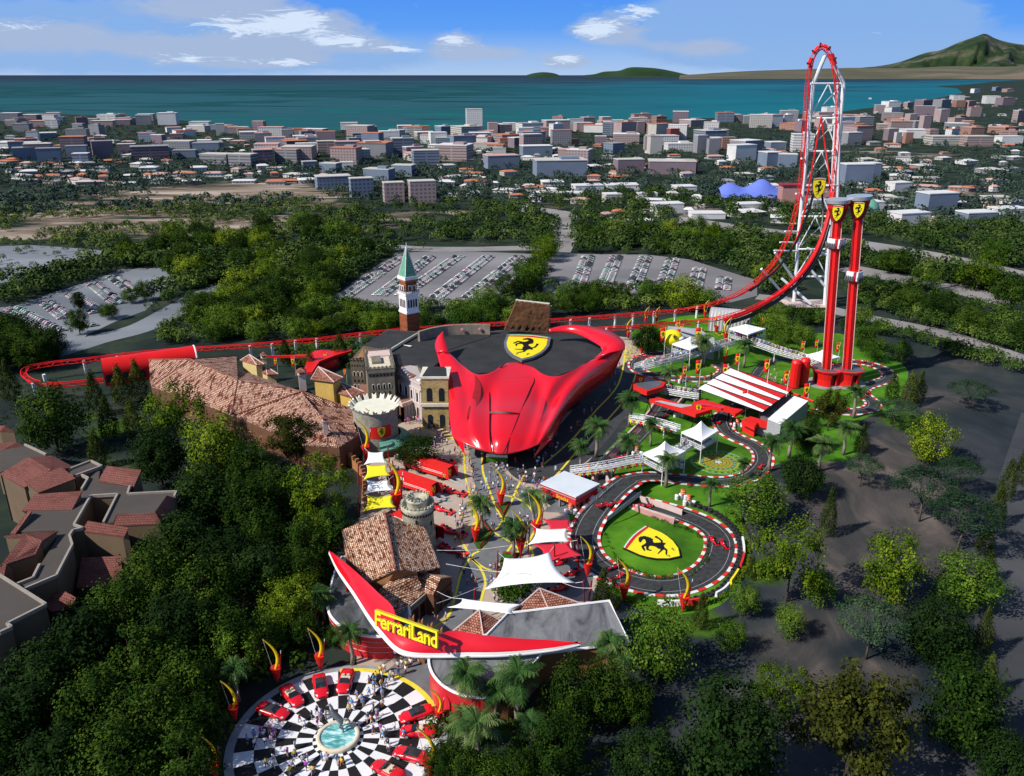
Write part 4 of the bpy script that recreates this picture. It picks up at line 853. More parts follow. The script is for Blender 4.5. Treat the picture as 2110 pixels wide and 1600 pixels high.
# ---- yellow stone house with arched windows
t = T('yellow_stone_house', 'tall yellow stone house with two tiers of dark arched windows beside the red car building', 'building', G(897, 884))
a, b = G(871, 884), G(926, 884); fr_, w_ = wallframe(a, b, 0); hh = 16.2
mb = MB(); flat(mb, [(0,0),(w_,0),(w_,hh),(0,hh)], fr_, -9, 0); mb.build('wall', MAT['stone_yellow'], t, uv=True)
MB().slab([fr_((-.3,hh+.5,.3)), fr_((w_+.3,hh+.5,.3)), fr_((w_+.3,hh+.5,-9)), fr_((-.3,hh+.5,-9))], .6).build('cornice', MAT['pale_stone'], t)
MB().slab([fr_((.4,hh+.6,-.4)), fr_((w_-.4,hh+.6,-.4)), fr_((w_-1.5,hh+.9,-8)), fr_((1.5,hh+.9,-8))], .25).build('roof', MAT['roof_black'], t)
for x in (.3, .75):
    window(fr_, w_*x, 8.9, 1.7, 4.3, t); window(fr_, w_*x, .1, 1.6, 4.6, t)
m = MB(); flat(m, [(-.2,7.4),(w_,7.4),(w_,8.3),(-.2,8.3)], fr_, 0, .6); m.build('balustrade', MAT['pale_stone'], t)
# ---- round castle tower with flaring crown
p = G(775, 925); c = V((p.x, p.y+2, 0)); t = T('castle_tower', 'round grey stone castle tower with flaring cream swallowtail crown and red banner', 'tower', c)
MB().lathe([(6.9,0),(6.3,4),(6.2,12.3)], c, 40).build('wall', MAT['castle_stone'], t, True, True); MB().lathe([(6.2,12.3),(.02,12.32)], c, 40).build('platform', MAT['castle_cream'], t)
for k in range(18):
    a = 2*math.pi*k/18; u_ = V((math.cos(a), math.sin(a), 0)); w_ = V((-u_.y, u_.x, 0)); mb = MB()
    f = lambda x, r, z: c+u_*r+w_*x+V((0,0,z))
    prof = [(-.62,0),(.62,0),(.62,1.9),(.0,1.25),(-.62,1.9)]
    vs = [f(x, 5.95+z*.62, 12.3+z*.72) for x, z in prof]+[f(x, 6.35+z*.62, 12.2+z*.72) for x, z in prof]
    mb.add(vs, [(4,3,2,1,0)]+[(0+5,1+5,2+5,3+5,4+5)]+[(i,(i+1)%5,(i+1)%5+5,i+5) for i in range(5)]); mb.build('merlon', MAT['castle_cream'], t)
MB().lathe([(7.0,4.2),(9.6,2.6),(9.6,2.2),(7.0,3.8)], c, 20, rad(-75), rad(60)).build('awning', MAT['awning_green'], t)
MB().lathe([(9.0,0),(9.0,2.4)], c, 20, rad(-75), rad(60)).build('shop_wall', MAT['brown_wall'], t)
bn = MB(); rows = []
for j in range(2): rows.append([(c.x+6.36*math.cos(rad(-95+5.5*k)), c.y+6.36*math.sin(rad(-95+5.5*k)), 5.0+3.6*j) for k in range(11)])
bn.grid(rows); ban = bn.build('banner', MAT['flag_red'], t, True)
ang = rad(-67); fr_ = frame((c.x+6.42*math.cos(ang), c.y+6.42*math.sin(ang), 6.8), (-math.sin(ang)*2.1, math.cos(ang)*2.1, 0), (0,0,2.9), (math.cos(ang), math.sin(ang), 0)); emblem(fr_, .06, t, 'emblem_rim_black', 1.06, False)
# ---- small round tower
p = G(862, 1140); c = V((p.x, p.y+2.5, 0)); t = T('round_stone_tower', 'pale round stone tower with stepped smaller drum beside the brown tiled workshop', 'tower', c)
MB().lathe([(3.7,0),(3.45,9.6),(3.75,10.1),(3.75,11.2),(3.3,11.2),(3.3,10.4),(2.4,10.4)], c, 32).build('wall', MAT['tower_stone'], t, True)
MB().lathe([(2.4,10.3),(2.35,12.0),(2.55,12.2),(2.55,12.7),(2.1,12.7),(1.8,11.9),(.02,11.7)], c, 28).build('upper_drum', MAT['tower_stone'], t, True)
MB().lathe([(1.2,11.85),(.3,12.5),(.02,12.6)], c, 14).build('hatch', MAT['panel_grey'], t, True)
for r_, z_, n_ in ((3.55, 11.2, 26), (2.35, 12.7, 18)):
    mb = MB()
    for k in range(n_): a = 2*math.pi*k/n_; mb.box((c.x+r_*math.cos(a), c.y+r_*math.sin(a), z_+.2), (.35,.4,.45), a)
    mb.build('battlement', MAT['tower_stone'], t)
mb = MB()
for k in range(34): a = 2*math.pi*k/34; mb.box((c.x+3.62*math.cos(a), c.y+3.62*math.sin(a), 9.75), (.3,.22,.5), a)
mb.build('corbel', MAT['dark_void'], t)
for k in range(5): a = rad(-150+k*30); MB().box((c.x+3.55*math.cos(a), c.y+3.55*math.sin(a), 6+((k*7) % 3)*1.2), (.2,.35,.9), a).build('loophole', MAT['dark_void'], t)
# ---- brown tiled workshop (main hall, long wing, porch)
t = T('tiled_workshop', 'large brown workshop with patchy tiled gable roofs and arched doors beside the entrance', 'building', G(850, 1240))
ZE, ZK = 7.5, 11.0
K1, K2 = (*z3([(455,880)])[0], ZK), (*z3([(527,1258)])[0], ZK)
L1, L2, L3 = (*z3([(175,1000)])[0], ZE), (*z3([(197,1160)])[0], ZE), (*z3([(347,1342)])[0], ZE)
R1, R2_, R3 = (*z3([(592,952)])[0], ZE+1), (*z3([(722,980)])[0], ZE), (*z3([(822,1248)])[0], ZE)
roofset(t, [[K1, L1, L2, L3, K2], [K1, K2, (*z3([(672,1272)])[0], ZE+1.6), R3, R2_, R1]], 'tile_brown')
MB().slab(GP([L1, L2, L3, K2, R3, R2_, R1], ZE-.8) if False else [V((*G(p[0],p[1],p[2]).xy, ZE-.4)) for p in (L1, L2, L3, K2, R3, R2_, R1, K1)], z0=0).build('wall', MAT['brown_wall'], t)
g1, g2, g3 = G(*L3), G(*K2), G(*z3([(672,1272)])[0], ZE+1.6)
MB().add([(g1.x,g1.y+.3,ZE-.5),(g2.x,g2.y+.3,g2.z-.3),(g3.x,g3.y+.3,g3.z-.3),(g3.x,g3.y+.3,0),(g1.x,g1.y+.3,0)], [(0,4,3,2,1)]).build('gable', MAT['brown_light'], t)
MB().tube([G(*K1)+V((0,0,.1)), G(*K2)+V((0,0,.1))], .25, 6).build('ridge_tiles', MAT['tile_small'], t, uv=True)
ZW = 5.2
w1, w2, w3, w4 = (*zw([(480,200)])[0], 8.2), (*zw([(835,232)])[0], 8.2), (*zw([(975,505)])[0], ZW), (*zw([(430,955)])[0], ZW); w5 = (*zw([(165,490)])[0], 7.2)
roofset(t, [[w1, w5, w4, w3, w2]], 'tile_brown')
a, b = G(*w4), G(*w3); fr_, w_ = wallframe((a.x+.1, a.y-.05), (b.x-.05, b.y-.05), 0)
mb = MB(); flat(mb, [(0,0),(w_,0),(w_,ZW-.4),(0,ZW-.4)], fr_, -6, 0); mb.build('wall', MAT['brown_wall'], t)
q = MB(); flat(q, [(.2,ZW-1.5),(w_,ZW-1.5),(w_,ZW-.2),(.2,ZW-.2)], fr_, 0, .3); fz = q.build('frieze', MAT['frieze'], t)
tx = text_mb('OFFICINA ALFREDO FERRARI', .8, .0); x0, x1, y0, y1 = bounds(tx); q = MB(); q.merge(tx, lambda p: fr_((.5+(p.x-x0)/(x1-x0)*(w_-.9), ZW-1.25+(p.y-y0)/(y1-y0)*.8, .33))); q.build('lettering', MAT['trim_brown'], fz)
for k in range(4):
    x = w_*(.16+k*.24); window(fr_, x, 0, 1.25, 3.1, t, True, 'glass_dark', 'trim_brown', 'arched_door'); m = MB(); flat(m, [(x+1.05,0),(x+1.4,0),(x+1.4,ZW-1.4),(x+1.05,ZW-1.4)], fr_, 0, .2); m.build('pilaster', MAT['brown_light'], t)
pA, pB, pC, pD, pE = (*zw([(850,125)])[0], 7.4), (*zw([(1252,268)])[0], 7.4), (*zw([(1112,560)])[0], 5.4), (*zw([(965,490)])[0], 5.4), (*zw([(835,190)])[0], 6.8)
pF, pG_ = (*zw([(1450,240)])[0], 5.6), (*zw([(1230,190)])[0], 5.9)
roofset(t, [[pA, pE, pD, pC, pB], [pA, pB, pF, pG_]], 'tile_brown', .25)
a, m_, b = G(*pC), G(*pB), G(*pF); a2, b2 = V((a.x+.1, a.y+.3, 0)), V((b.x-.2, b.y+.3, 0)); fr_, w_ = wallframe(a2, b2, 0)
mb = MB(); flat(mb, [(0,0),(w_,0),(w_,5.3),(w_*.52,7.1),(0,5.1)], fr_, -5, 0); mb.build('porch_wall', MAT['brown_wall'], t)
for x in (.27, .72): window(fr_, w_*x, 0, 1.25, 3.2, t, True, 'glass_dark', 'trim_brown', 'arched_door')
m = MB(); flat(m, [(0,3.9),(w_,3.9),(w_,4.2),(0,4.2)], fr_, 0, .15); m.build('cornice', MAT['trim_brown'], t)
# ---- long hall with red tiled hip roofs
t = T('tiled_hall', 'very long hall with mottled red and cream tiled hip roofs behind the trees', 'building', G(520, 930))
E, K_ = 7.0, 15.0
A, B, Cc, D = (*z0([(830,492)])[0], 10.5), (*z0([(1060,490)])[0], K_), (*z0([(1318,470)])[0], 10.5), (*z0([(835,612)])[0], E)
f1 = (*z0([(1325,605)])[0], K_); f2 = (*z0([(1290,797)])[0], E); f3 = (*z0([(1080,715)])[0], E); f4 = (*z0([(848,640)])[0], E); f5 = (*z0([(1680,668)])[0], K_-1); f6 = (*z0([(1330,545)])[0], 9)
g1 = (*z0([(1310,800)])[0], E); g2 = (*z0([(1690,965)])[0], E); g3 = (*z0([(1825,970)])[0], E); g4 = (*z0([(1735,735)])[0], 11); g5 = (*z0([(1820,835)])[0], 10.5); g6 = (*z0([(1970,770)])[0], 9); g7 = (*z0([(1975,858)])[0], 9); g8 = (*z0([(2003,905)])[0], E); g9 = (*z0([(1890,978)])[0], E)
roofset(t, [[A, D, f4, B], [B, f4, f3, f2, f1], [B, f1, f5, f6, Cc], [f1, f2, g1, f5], [f5, g1, g2, g3, g5, g4], [f5, g4, g7, g6], [g4, g5, g8, g7], [g5, g3, g9, g8]], 'tile_red')
mb = MB()
for a, b in ((A,B),(B,Cc),(B,f1),(f1,f2),(f1,f5),(f5,g1),(f5,g6),(f5,g4),(g4,g5),(g5,g3),(g5,g8),(g4,g7),(B,f4)): mb.tube([G(*a)+V((0,0,.12)), G(*b)+V((0,0,.12))], .2, 5)
mb.build('ridge_tiles', MAT['tile_small'], t, uv=True)
foot = [V((*G(*p).xy, E-.5)) for p in (D, f4, f3, f2, g2, g3, g9, g8, g7, g6, f6, Cc, A)]
MB().slab(foot, z0=0).build('wall', MAT['brown_wall'], t)
a, b = G(*f2), G(*g2); fr_, w_ = wallframe((a.x,a.y+.05), (b.x,b.y+.05), 0)
for k in range(6): window(fr_, w_*(.1+k*.16), 2.6, .8, 1.2, t, False, 'dark_void', 'brown_light')
# yellow roof towers and chimneys of the hall
def tower_house(name, lab, quad, zt, apex, zb, wall, grp=None):
    q = GP(quad, zt); ap = G(*apex[:2], apex[2]); c = sum(q, V())/4; tt = T(name, lab, 'tower house', (c.x, c.y, 0), group=grp)
    MB().slab([c+(p-c)*.86 for p in q], z0=zb).build('wall', MAT[wall], tt)
    qq = [c+(p-c)*1.08 for p in q]
    for i in range(len(qq)): MB().slab([qq[i], qq[(i+1) % len(qq)], ap], .2).build('roof', MAT['tile_small'], tt, uv=True)
    mb = MB()
    for p in qq: mb.tube([p, ap+V((0,0,.1))], .18, 5)
    mb.build('ridge_tiles', MAT['rose_edge'], tt); return tt
tower_house('tower_house', 'large ochre tower house with small tiled pyramid roof on the right of the long hall', z0([(1740,600),(1860,615),(1905,590),(1790,555)]), 15.5, (*z0([(1775,532)])[0], 17.6), 0, 'ochre', 'tower houses by the long hall')
tower_house('tower_house', 'lower ochre tower house right of the large one, next to the castle tower', z0([(1850,665),(1960,700),(2022,670),(1900,640)]), 11.5, (*z0([(1895,615)])[0], 13.4), 0, 'ochre', 'tower houses by the long hall')
tower_house('tower_house', 'pale yellow tower house standing behind the roof of the long hall', z0([(1342,495),(1430,520),(1468,515),(1385,490)]), 12.5, (*z0([(1390,464)])[0], 14.2), 0, 'pale_ochre', 'tower houses by the long hall')
tower_house('tower_house', 'low pale yellow house with tiled roof beneath the slim yellow chimney', z0([(1425,550),(1490,575),(1545,570),(1470,540)]), 9.5, (*z0([(1480,528)])[0], 11), 0, 'pale_ochre', 'tower houses by the long hall')
def chimney(u, v, zb, zt, w, lab, wall, cap='tile_small'):
    p = G(u, v, zb); tt = T('chimney', lab, 'chimney', p, group='chimneys of the long hall')
    MB().box((p.x,p.y,(zb+zt)/2), (w,w,zt-zb), .3).build('stack', MAT[wall], tt); MB().box((p.x,p.y,zt+.5), (w*.8,w*.8,1.0), .3).build('flue', MAT['brown_light'], tt)
    MB().box((p.x,p.y,zt+.12), (w*1.3,w*1.3,.24), .3).build('ledge', MAT['rose_edge'], tt); MB().box((p.x,p.y,zt+1.5), (w*1.5,w*1.5,1.1), .3, .1).build('cap', MAT[cap], tt, uv=True)
chimney(*z0([(1690,660)])[0], 11.5, 16.5, 2.0, 'thick pink chimney with tiled cap beside the large ochre tower house', 'rose_edge'); chimney(*z0([(1816,905)])[0], 9, 12.8, 1.2, 'pink chimney near the right end of the long tiled roof', 'rose_edge'); chimney(*z0([(1484,600)])[0], 6, 13.5, 1.5, 'slim pale yellow chimney with tiled cap behind the long hall', 'pale_ochre')
# garden wall with battlements below the hall
q = catmull([G(*p) for p in [(655,930),(690,945),(722,962),(745,985),(752,1010),(752,1060)]], 4); tt = T('battlement_wall', 'orange brick garden wall with battlements beside the yellow and white sails', 'wall', q[0]); mb = MB(); 
o = MB().grid([q, [p+V((0,0,3.2)) for p in q]]).build('wall', MAT['brown_light'], tt); s_ = o.modifiers.new('s','SOLIDIFY'); s_.thickness = .5
for p in resample(q, 2.2): mb.box((p.x,p.y,3.75), (1.1,.5,1.1), .7)
mb.build('battlement', MAT['brown_light'], tt)
# ---- red tunnel shed of the coaster, on the left
t = T('tunnel_shed', 'red barrel roofed coaster tunnel shed with arched windows behind the long hall', 'shed', G(300, 800))
a, b = G(*z0([(590,640)])[0]), G(*z0([(1110,560)])[0]); dr = (b-a).normalized(); nn = V((-dr.y, dr.x, 0)); wd_ = 8.6; rows = []
for s in (0, (b-a).length):
    o_ = a+dr*s; row = [o_+V((0,0,0)), o_+V((0,0,4.5))]+[o_+nn*(wd_/2-wd_/2*math.cos(math.pi*k/12))+V((0,0,4.5+wd_*.48*math.sin(math.pi*k/12))) for k in range(1, 12)]+[o_+nn*wd_+V((0,0,4.5)), o_+nn*wd_]
    rows.append(row)
MB().grid(rows).build('shell', MAT['coaster_red'], t, True)
for r in rows: MB().poly([p+(dr*.3 if r is rows[0] else dr*-.3) for p in r]).build('end_opening', MAT['dark_void'], t)
MB().tube(rows[1][1:-1], .3, 6).build('end_rim', MAT['steel_white'], t)
fr_, w_ = wallframe(a, b, 0)
for k in range(8): window(fr_, 1.6+k*5.2, 1.2, 2.0, 2.9, t, True, 'glass_dark', 'dark_red')
# ---- low red station roof by the tunnel
for px, lab in ((z0([(1470,470),(1700,462),(1960,425),(1960,440),(1860,470),(1780,500),(1740,560),(1690,560),(1720,470)]), 'low red curved station canopy with yellow inside behind the cypresses'),):
    t = T('coaster_station', lab, 'station', G(660, 760)); q = GP(px, 5.0)
    MB().slab(q, .8).build('canopy', MAT['coaster_red'], t)
    for p in (q[0], q[3], q[5], q[7]): MB().tube([(p.x,p.y+.6,0),(p.x,p.y+.6,4.4)], .3, 6).build('post', MAT['dark_red'], t)
c_ = G(*z0([(1800,520)])[0]); t = T('red_dome', 'red rounded vault of the coaster station beside the stone palace', 'pavilion', c_); MB().lathe([(6.5,0),(6.3,2),(5.4,3.7),(3.4,4.8),(.02,5.2)], c_, 24).build('shell', MAT['coaster_red'], t, True); MB().lathe([(6.6,.0),(6.6,.8)], c_, 24).build('plinth', MAT['dark_red'], t)
# ------------------------------------------------------------------ hotel in the lower left
t = T('hotel_building', 'large hotel of flat grey roofs, tan walls and many tiled roof pieces', 'building', G(120, 1150))
ZF = 12.0
F3 = [(530,402),(600,340),(590,420),(780,450),(765,497),(1058,482),(1045,512),(962,610),(700,612),(680,662),(622,668),(706,498),(545,508),(445,682),(500,702),(440,714),(418,746),(435,802),(340,987),(150,1067),(100,1040),(200,1000),(240,920),(335,770),(330,710),(110,720),(180,590),(440,580)]
for f, z in ((F3, ZF), ([(0,215),(150,200),(278,260),(180,300),(0,362)], ZF+.8), ([(408,352),(545,298),(612,330),(450,388)], ZF+.4), ([(-90,960),(0,985),(277,1160),(45,1277),(72,1297),(-90,1370)], ZF+.6)):
    q = GP(zh(f), z); MB().slab(q, z0=0).build('wall', MAT['hotel_wall'], t); MB().slab([p+V((0,0,.08)) for p in q], .05).build('flat_roof', MAT['hotel_roof'], t)
for l, z in (([(150,1067),(340,987),(435,802),(418,746),(440,714),(500,702)],ZF),([(445,682),(545,508),(706,498),(622,668)],ZF),([(780,450),(765,497),(1058,482),(1045,512)],ZF),([(408,352),(545,298),(612,330),(450,388)],ZF+.4),([(482,378),(530,402),(490,470)],ZF+.2),([(150,200),(278,260)],ZF+.8),([(-40,970),(0,985),(277,1160),(45,1277),(72,1297),(0,1330)],ZF+.6),([(100,1040),(200,1000),(240,920)],ZF+.1),([(500,702),(445,682)],ZF)):
    q = GP(zh(l), z); mb = MB()
    for a, b in zip(q, q[1:]): d = (b-a).normalized(); mb.slab([a+V((-d.y,d.x,0))*.22+V((0,0,.55)), b+V((-d.y,d.x,0))*.22+V((0,0,.55)), b-V((-d.y,d.x,0))*.22+V((0,0,.55)), a-V((-d.y,d.x,0))*.22+V((0,0,.55))], .7)
    mb.build('parapet', MAT['parapet'], t)
TR = [([(0,368,12.6),(170,268,15),(305,345,14.6),(145,452,12)],), ([(170,268,15),(312,260,13.6),(447,330,12.6),(305,345,14.6)],), ([(145,412,13.4),(370,326,15),(452,396,13.4),(230,482,12)],), ([(588,412,12.2),(640,320,15),(846,346,15),(802,446,12.2)],), ([(130,590,12.2),(205,492,14),(492,470,14.2),(432,582,12.2)],), ([(60,727,12.2),(170,590,13),(190,592,13.5),(92,727,12.4)],),
 ([(488,712,11.6),(527,650,13.6),(772,690,13.6),(742,746,11.6)],), ([(680,680,11.8),(700,614,13.6),(930,600,13.8),(967,667,11.8)],), ([(925,602,13.6),(1000,498,13.8),(1047,512,12.4),(970,668,11.8)],), ([(0,922,12.2),(150,726,15),(252,770,14.2),(212,852,12.4)],), ([(20,742,13),(347,710,13.2),(252,770,14),(150,726,15)],), ([(458,1050,5.4),(490,872,8.5),(722,860,8.5),(742,1040,5.4)],), ([(185,1090,8.2),(385,1070,9.4),(457,1112,9.2),(412,1180,8),(310,1195,7.6)],), ([(-60,80,13),(30,80,14),(87,115,12.4),(0,112,12.4)],), ([(-60,190,14),(100,178,14),(142,205,12.8),(0,237,12.6)],), ([(-40,930,12),(40,905,12.4),(75,945,11),(20,995,10.5)],)]
for (f,) in TR:
    q = GP(zh(f)); 
    MB().slab(q, .35).build('tiled_roof', MAT['tile_hotel'], t, uv=True); c = sum(q, V())/len(q); zl = min(p.z for p in q)
    MB().slab([V((c.x+(p.x-c.x)*.93, c.y+(p.y-c.y)*.93, p.z-.36)) for p in q], z0=0).build('wall', MAT['hotel_wall'], t)
# ------------------------------------------------------------------ entrance wings and the red boomerang canopy
t = T('entrance_drum', 'round entrance building with weathered dark roof and curved red wall left of the gate', 'building', G(740, 1310))
q = catmull(GP(z1([(985,150),(930,250),(898,380),(885,500),(930,580),(1010,635),(1100,668),(1220,680),(1340,660),(1420,560),(1380,420),(1220,330),(1080,240)]), 5.0), 6, True)
MB().slab(q, z0=0).build('wall', MAT['wall_red'], t); cc = sum(q, V())/len(q); MB().slab([p+V((0,0,.1)) for p in q], .08).build('roof', MAT['roof_weather_dark'], t)
MB().tube(q+[q[0]], .28, 6).build('rim', MAT['white_paint'], t)
for z in (1.5, 2.6, 3.7): MB().tube([V((cc.x+(p.x-cc.x)*1.003, cc.y+(p.y-cc.y)*1.003, z)) for p in q]+[V((cc.x+(q[0].x-cc.x)*1.003, cc.y+(q[0].y-cc.y)*1.003, z))], .05, 4).build('wall_joint', MAT['rose_edge'], t)
t = T('entrance_wing', 'long entrance building with pale grey roof, brown side walls and a curved red front', 'building', G(1150, 1400))
zr = 6.0
main = z2([(330,992),(470,850),(1138,768),(1273,1044),(692,1118),(560,1270),(470,1372)]); curv = z2([(300,1408),(210,1400),(120,1372),(40,1325),(-20,1260),(-48,1190),(-45,1130),(0,1090)])
q = GP(main, zr)+catmull(GP(curv, zr), 5)
MB().slab([V((p.x, p.y, zr-.1)) for p in q], z0=0).build('wall', MAT['brown_light'], t)
cq = catmull(GP(curv, zr-.05), 6); MB().grid([[V((p.x, p.y-.06, 0)) for p in cq], [p+V((0,-.06,0)) for p in cq]]).build('curved_wall', MAT['wall_red'], t, True)
MB().slab(q, .12).build('roof', MAT['roof_weather'], t); MB().tube([p+V((0,0,.15)) for p in q]+[q[0]+V((0,0,.15))], .26, 6).build('rim', MAT['white_paint'], t)
MB().slab(GP(z2([(1075,990),(1160,940),(1262,1040),(1240,1042)]), zr+.05), .04).build('roof_patch', MAT['roof_weather_dark'], t)
# canopy
t = T('boomerang_canopy', 'swept red boomerang shaped canopy with white front edge over the park entrance', 'canopy', G(850, 1330))
outer = catmull([G(*p[:2], p[2]) for p in z1([(888,125,8.5),(945,245,8.6),(1050,400,8.4),(1150,560,8),(1230,662,7.6),(1330,765,7.2),(1430,800,7),(1600,806,7),(1800,803,7.2),(2000,800,7.4),(2200,785,7.6),(2400,760,7.9),(2546,728,8.2)])], 6)
inner = catmull([G(*p[:2], p[2]) for p in z1([(905,118,9),(985,180,10.2),(1110,290,10.8),(1220,395,11),(1300,470,11),(1335,545,11),(1400,640,10.6),(1560,680,10.4),(1700,640,10.6),(1900,668,10.4),(2120,690,9.8),(2350,702,9),(2546,722,8.5)])], 6)
mid_ = [a.lerp(b, .5)+V((0,0,.9*math.sin(math.pi*min(1, i/12)))) for i, (a, b) in enumerate(zip(outer, inner))]
m25 = [a.lerp(b, .25)+V((0,0,.55)) for a, b in zip(outer, inner)]
MB().grid([outer, m25, mid_, inner]).build('top_skin', MAT['car_red'], t, True)
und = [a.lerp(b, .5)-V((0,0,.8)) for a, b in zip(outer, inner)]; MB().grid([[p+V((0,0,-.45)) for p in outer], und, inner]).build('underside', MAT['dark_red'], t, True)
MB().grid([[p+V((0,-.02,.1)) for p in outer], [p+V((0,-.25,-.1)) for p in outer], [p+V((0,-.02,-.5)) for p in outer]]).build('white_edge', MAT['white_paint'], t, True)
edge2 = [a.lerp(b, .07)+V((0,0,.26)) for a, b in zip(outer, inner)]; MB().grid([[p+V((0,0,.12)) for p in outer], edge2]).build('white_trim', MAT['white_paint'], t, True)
for f in (.12, .3, .62, .82): p = outer[int(f*len(outer))].lerp(inner[int(f*len(inner))], .5); MB().tube([(p.x,p.y,0),(p.x,p.y,p.z-.3)], .35, 8).build('post', MAT['dark_red'], t)
# sign letters
t = T('letter_sign', 'large yellow block letters standing on the red entrance canopy', 'sign', G(838, 1300, 0))
tx = text_mb('FerrariLand', 2.4, .0, .92, .03); x0, x1, y0, y1 = bounds(tx); tx2 = text_mb('FerrariLand', 2.4, .25, .92, .035)
A_, B_ = G(774, 1290, 10.9), G(902, 1336, 10.2); dx = (B_-A_)/(x1-x0); upv = V((0, .9, 2.3))/(y1-y0)*1.0; nrm = dx.cross(upv).normalized()
zmx = bounds(tx)
q = MB(); q.merge(tx2, lambda p: A_+dx*(p.x-x0)+upv*(p.y-y0)+nrm*p.z); q.build('lettering', MAT['yellow_paint'], t)
q = MB(); hgt = upv*(y1-y0); q.add([A_+hgt*1.0+nrm*.3, B_+hgt*1.0+nrm*.3, B_+hgt*1.14+nrm*.3, A_+hgt*1.14+nrm*.3, A_+hgt*1.0-nrm*.5, B_+hgt*1.0-nrm*.5, B_+hgt*1.14-nrm*.5, A_+hgt*1.14-nrm*.5], [(0,1,2,3),(3,2,6,7),(7,6,5,4),(4,5,1,0),(1,5,6,2),(0,3,7,4)]); q.build('top_bar', MAT['yellow_paint'], t)
# swallow tail stumps behind the sign
for k, p in enumerate(zw([(740,1010),(895,1075),(1060,1140),(1230,1225)])):
    g_ = G(*p, 8.6); g_.z = 0; tt = T('merlon_pillar', ['orange swallowtail pillar behind the sign, nearest the arched doors','second orange swallowtail pillar behind the yellow sign','third orange swallowtail pillar behind the yellow sign','orange swallowtail pillar behind the sign at the open yard end'][k], 'pillar', g_, group='swallowtail pillars behind the sign')
    mb = MB(); fr_ = frame((g_.x-.45, g_.y, 0), (1,0,0), (0,0,1), (0,-1,0)); flat(mb, [(0,0),(.9,0),(.9,9.6),(.45,8.9),(0,9.6)], fr_, -.6, 0); mb.build('shaft', MAT['brown_light'], tt)
# two pyramid tile roofs
def pavilion(name, lab, corners, z, apex, grp):
    q = GP(corners, z); ap = G(*apex); c = sum(q, V())/len(q); tt = T(name, lab, 'pavilion', (c.x,c.y,0), group=grp)
    for i in range(len(q)): MB().slab([q[i], q[(i+1) % len(q)], ap], .2).build('roof', MAT['tile_small'], tt, uv=True)
    MB().slab([V((c.x+(p.x-c.x)*.85, c.y+(p.y-c.y)*.85, z-.2)) for p in q], z0=0).build('wall', MAT['brown_wall'], tt)
    mb = MB()
    for p in q: mb.tube([p, ap], .14, 5)
    mb.build('ridge_tiles', MAT['rose_edge'], tt)
pavilion('tiled_pavilion', 'larger pavilion with red tiled pyramid roof behind the grey entrance wing', z2([(505,832),(745,835),(990,795),(800,770)]), 5.2, (*z2([(678,680)])[0], 8.4), 'tiled pavilions')
pavilion('tiled_pavilion', 'smaller pavilion with red tiled pyramid roof touching the red canopy', z2([(110,960),(310,1010),(450,905),(330,870)]), 5.6, (*z2([(280,822)])[0], 8.6), 'tiled pavilions')
# ------------------------------------------------------------------ snack kiosk
q = GP([(1113.5,995.5),(1186.7,1024.6),(1236,997),(1163,970.6)], 5.0); c = sum(q, V())/4; t = T('snack_kiosk', 'red snack kiosk with flat silver roof and sign board beside the kart bridge', 'kiosk', (c.x,c.y,0))
MB().slab([c+(p-c)*1.0 for p in q], .3).build('roof', MAT['kiosk_roof'], t); MB().slab([c+(p-c)*.99+V((0,0,-.3)) for p in q], .35).build('roof_rim', MAT['wall_red'], t)
MB().slab([V((c.x+(p.x-c.x)*.94, c.y+(p.y-c.y)*.94, 4.35)) for p in q], 1.9).build('sign_band', MAT['wall_red'], t); MB().slab([V((c.x+(p.x-c.x)*.955, c.y+(p.y-c.y)*.955, 4.35)) for p in q], .4).build('grey_band', MAT['pylon_grey'], t)
qq = [V((c.x+(p.x-c.x)*.8, c.y+(p.y-c.y)*.8, 2.45)) for p in q]
MB().slab([V((c.x+(p.x-c.x)*.5, c.y+(p.y-c.y)*.5, 2.44)) for p in q], z0=0).build('serving_room', MAT['panel_grey'], t)
for a, b in zip(qq, qq[1:]+qq[:1]):
    for s in (0, .5): p = a.lerp(b, s); MB().box((p.x,p.y,1.22), (.5,.5,2.44), .5).build('column', MAT['concrete_grey'], t)
a, b = [V((c.x+(p.x-c.x)*.94, c.y+(p.y-c.y)*.94, 0)) for p in (q[0], q[1])]; fr_, w_ = wallframe(a, b, 2.45)
for s, x, y, h_, m in (('PIT', .17, .95, .62, 'black_paint'), ('STOP', .12, .2, .66, 'black_paint'), ('Snacks', .44, .22, 1.05, 'yellow_gold')):
    tx = text_mb(s, h_*1.35, .02, 1, .02); sh = MB(); sh.merge(tx, lambda p: fr_((w_*x+p.x*1.0+(p.y*.25 if m == 'black_paint' else 0), y+p.y, .08+p.z))); sh.build('lettering', MAT[m], t)
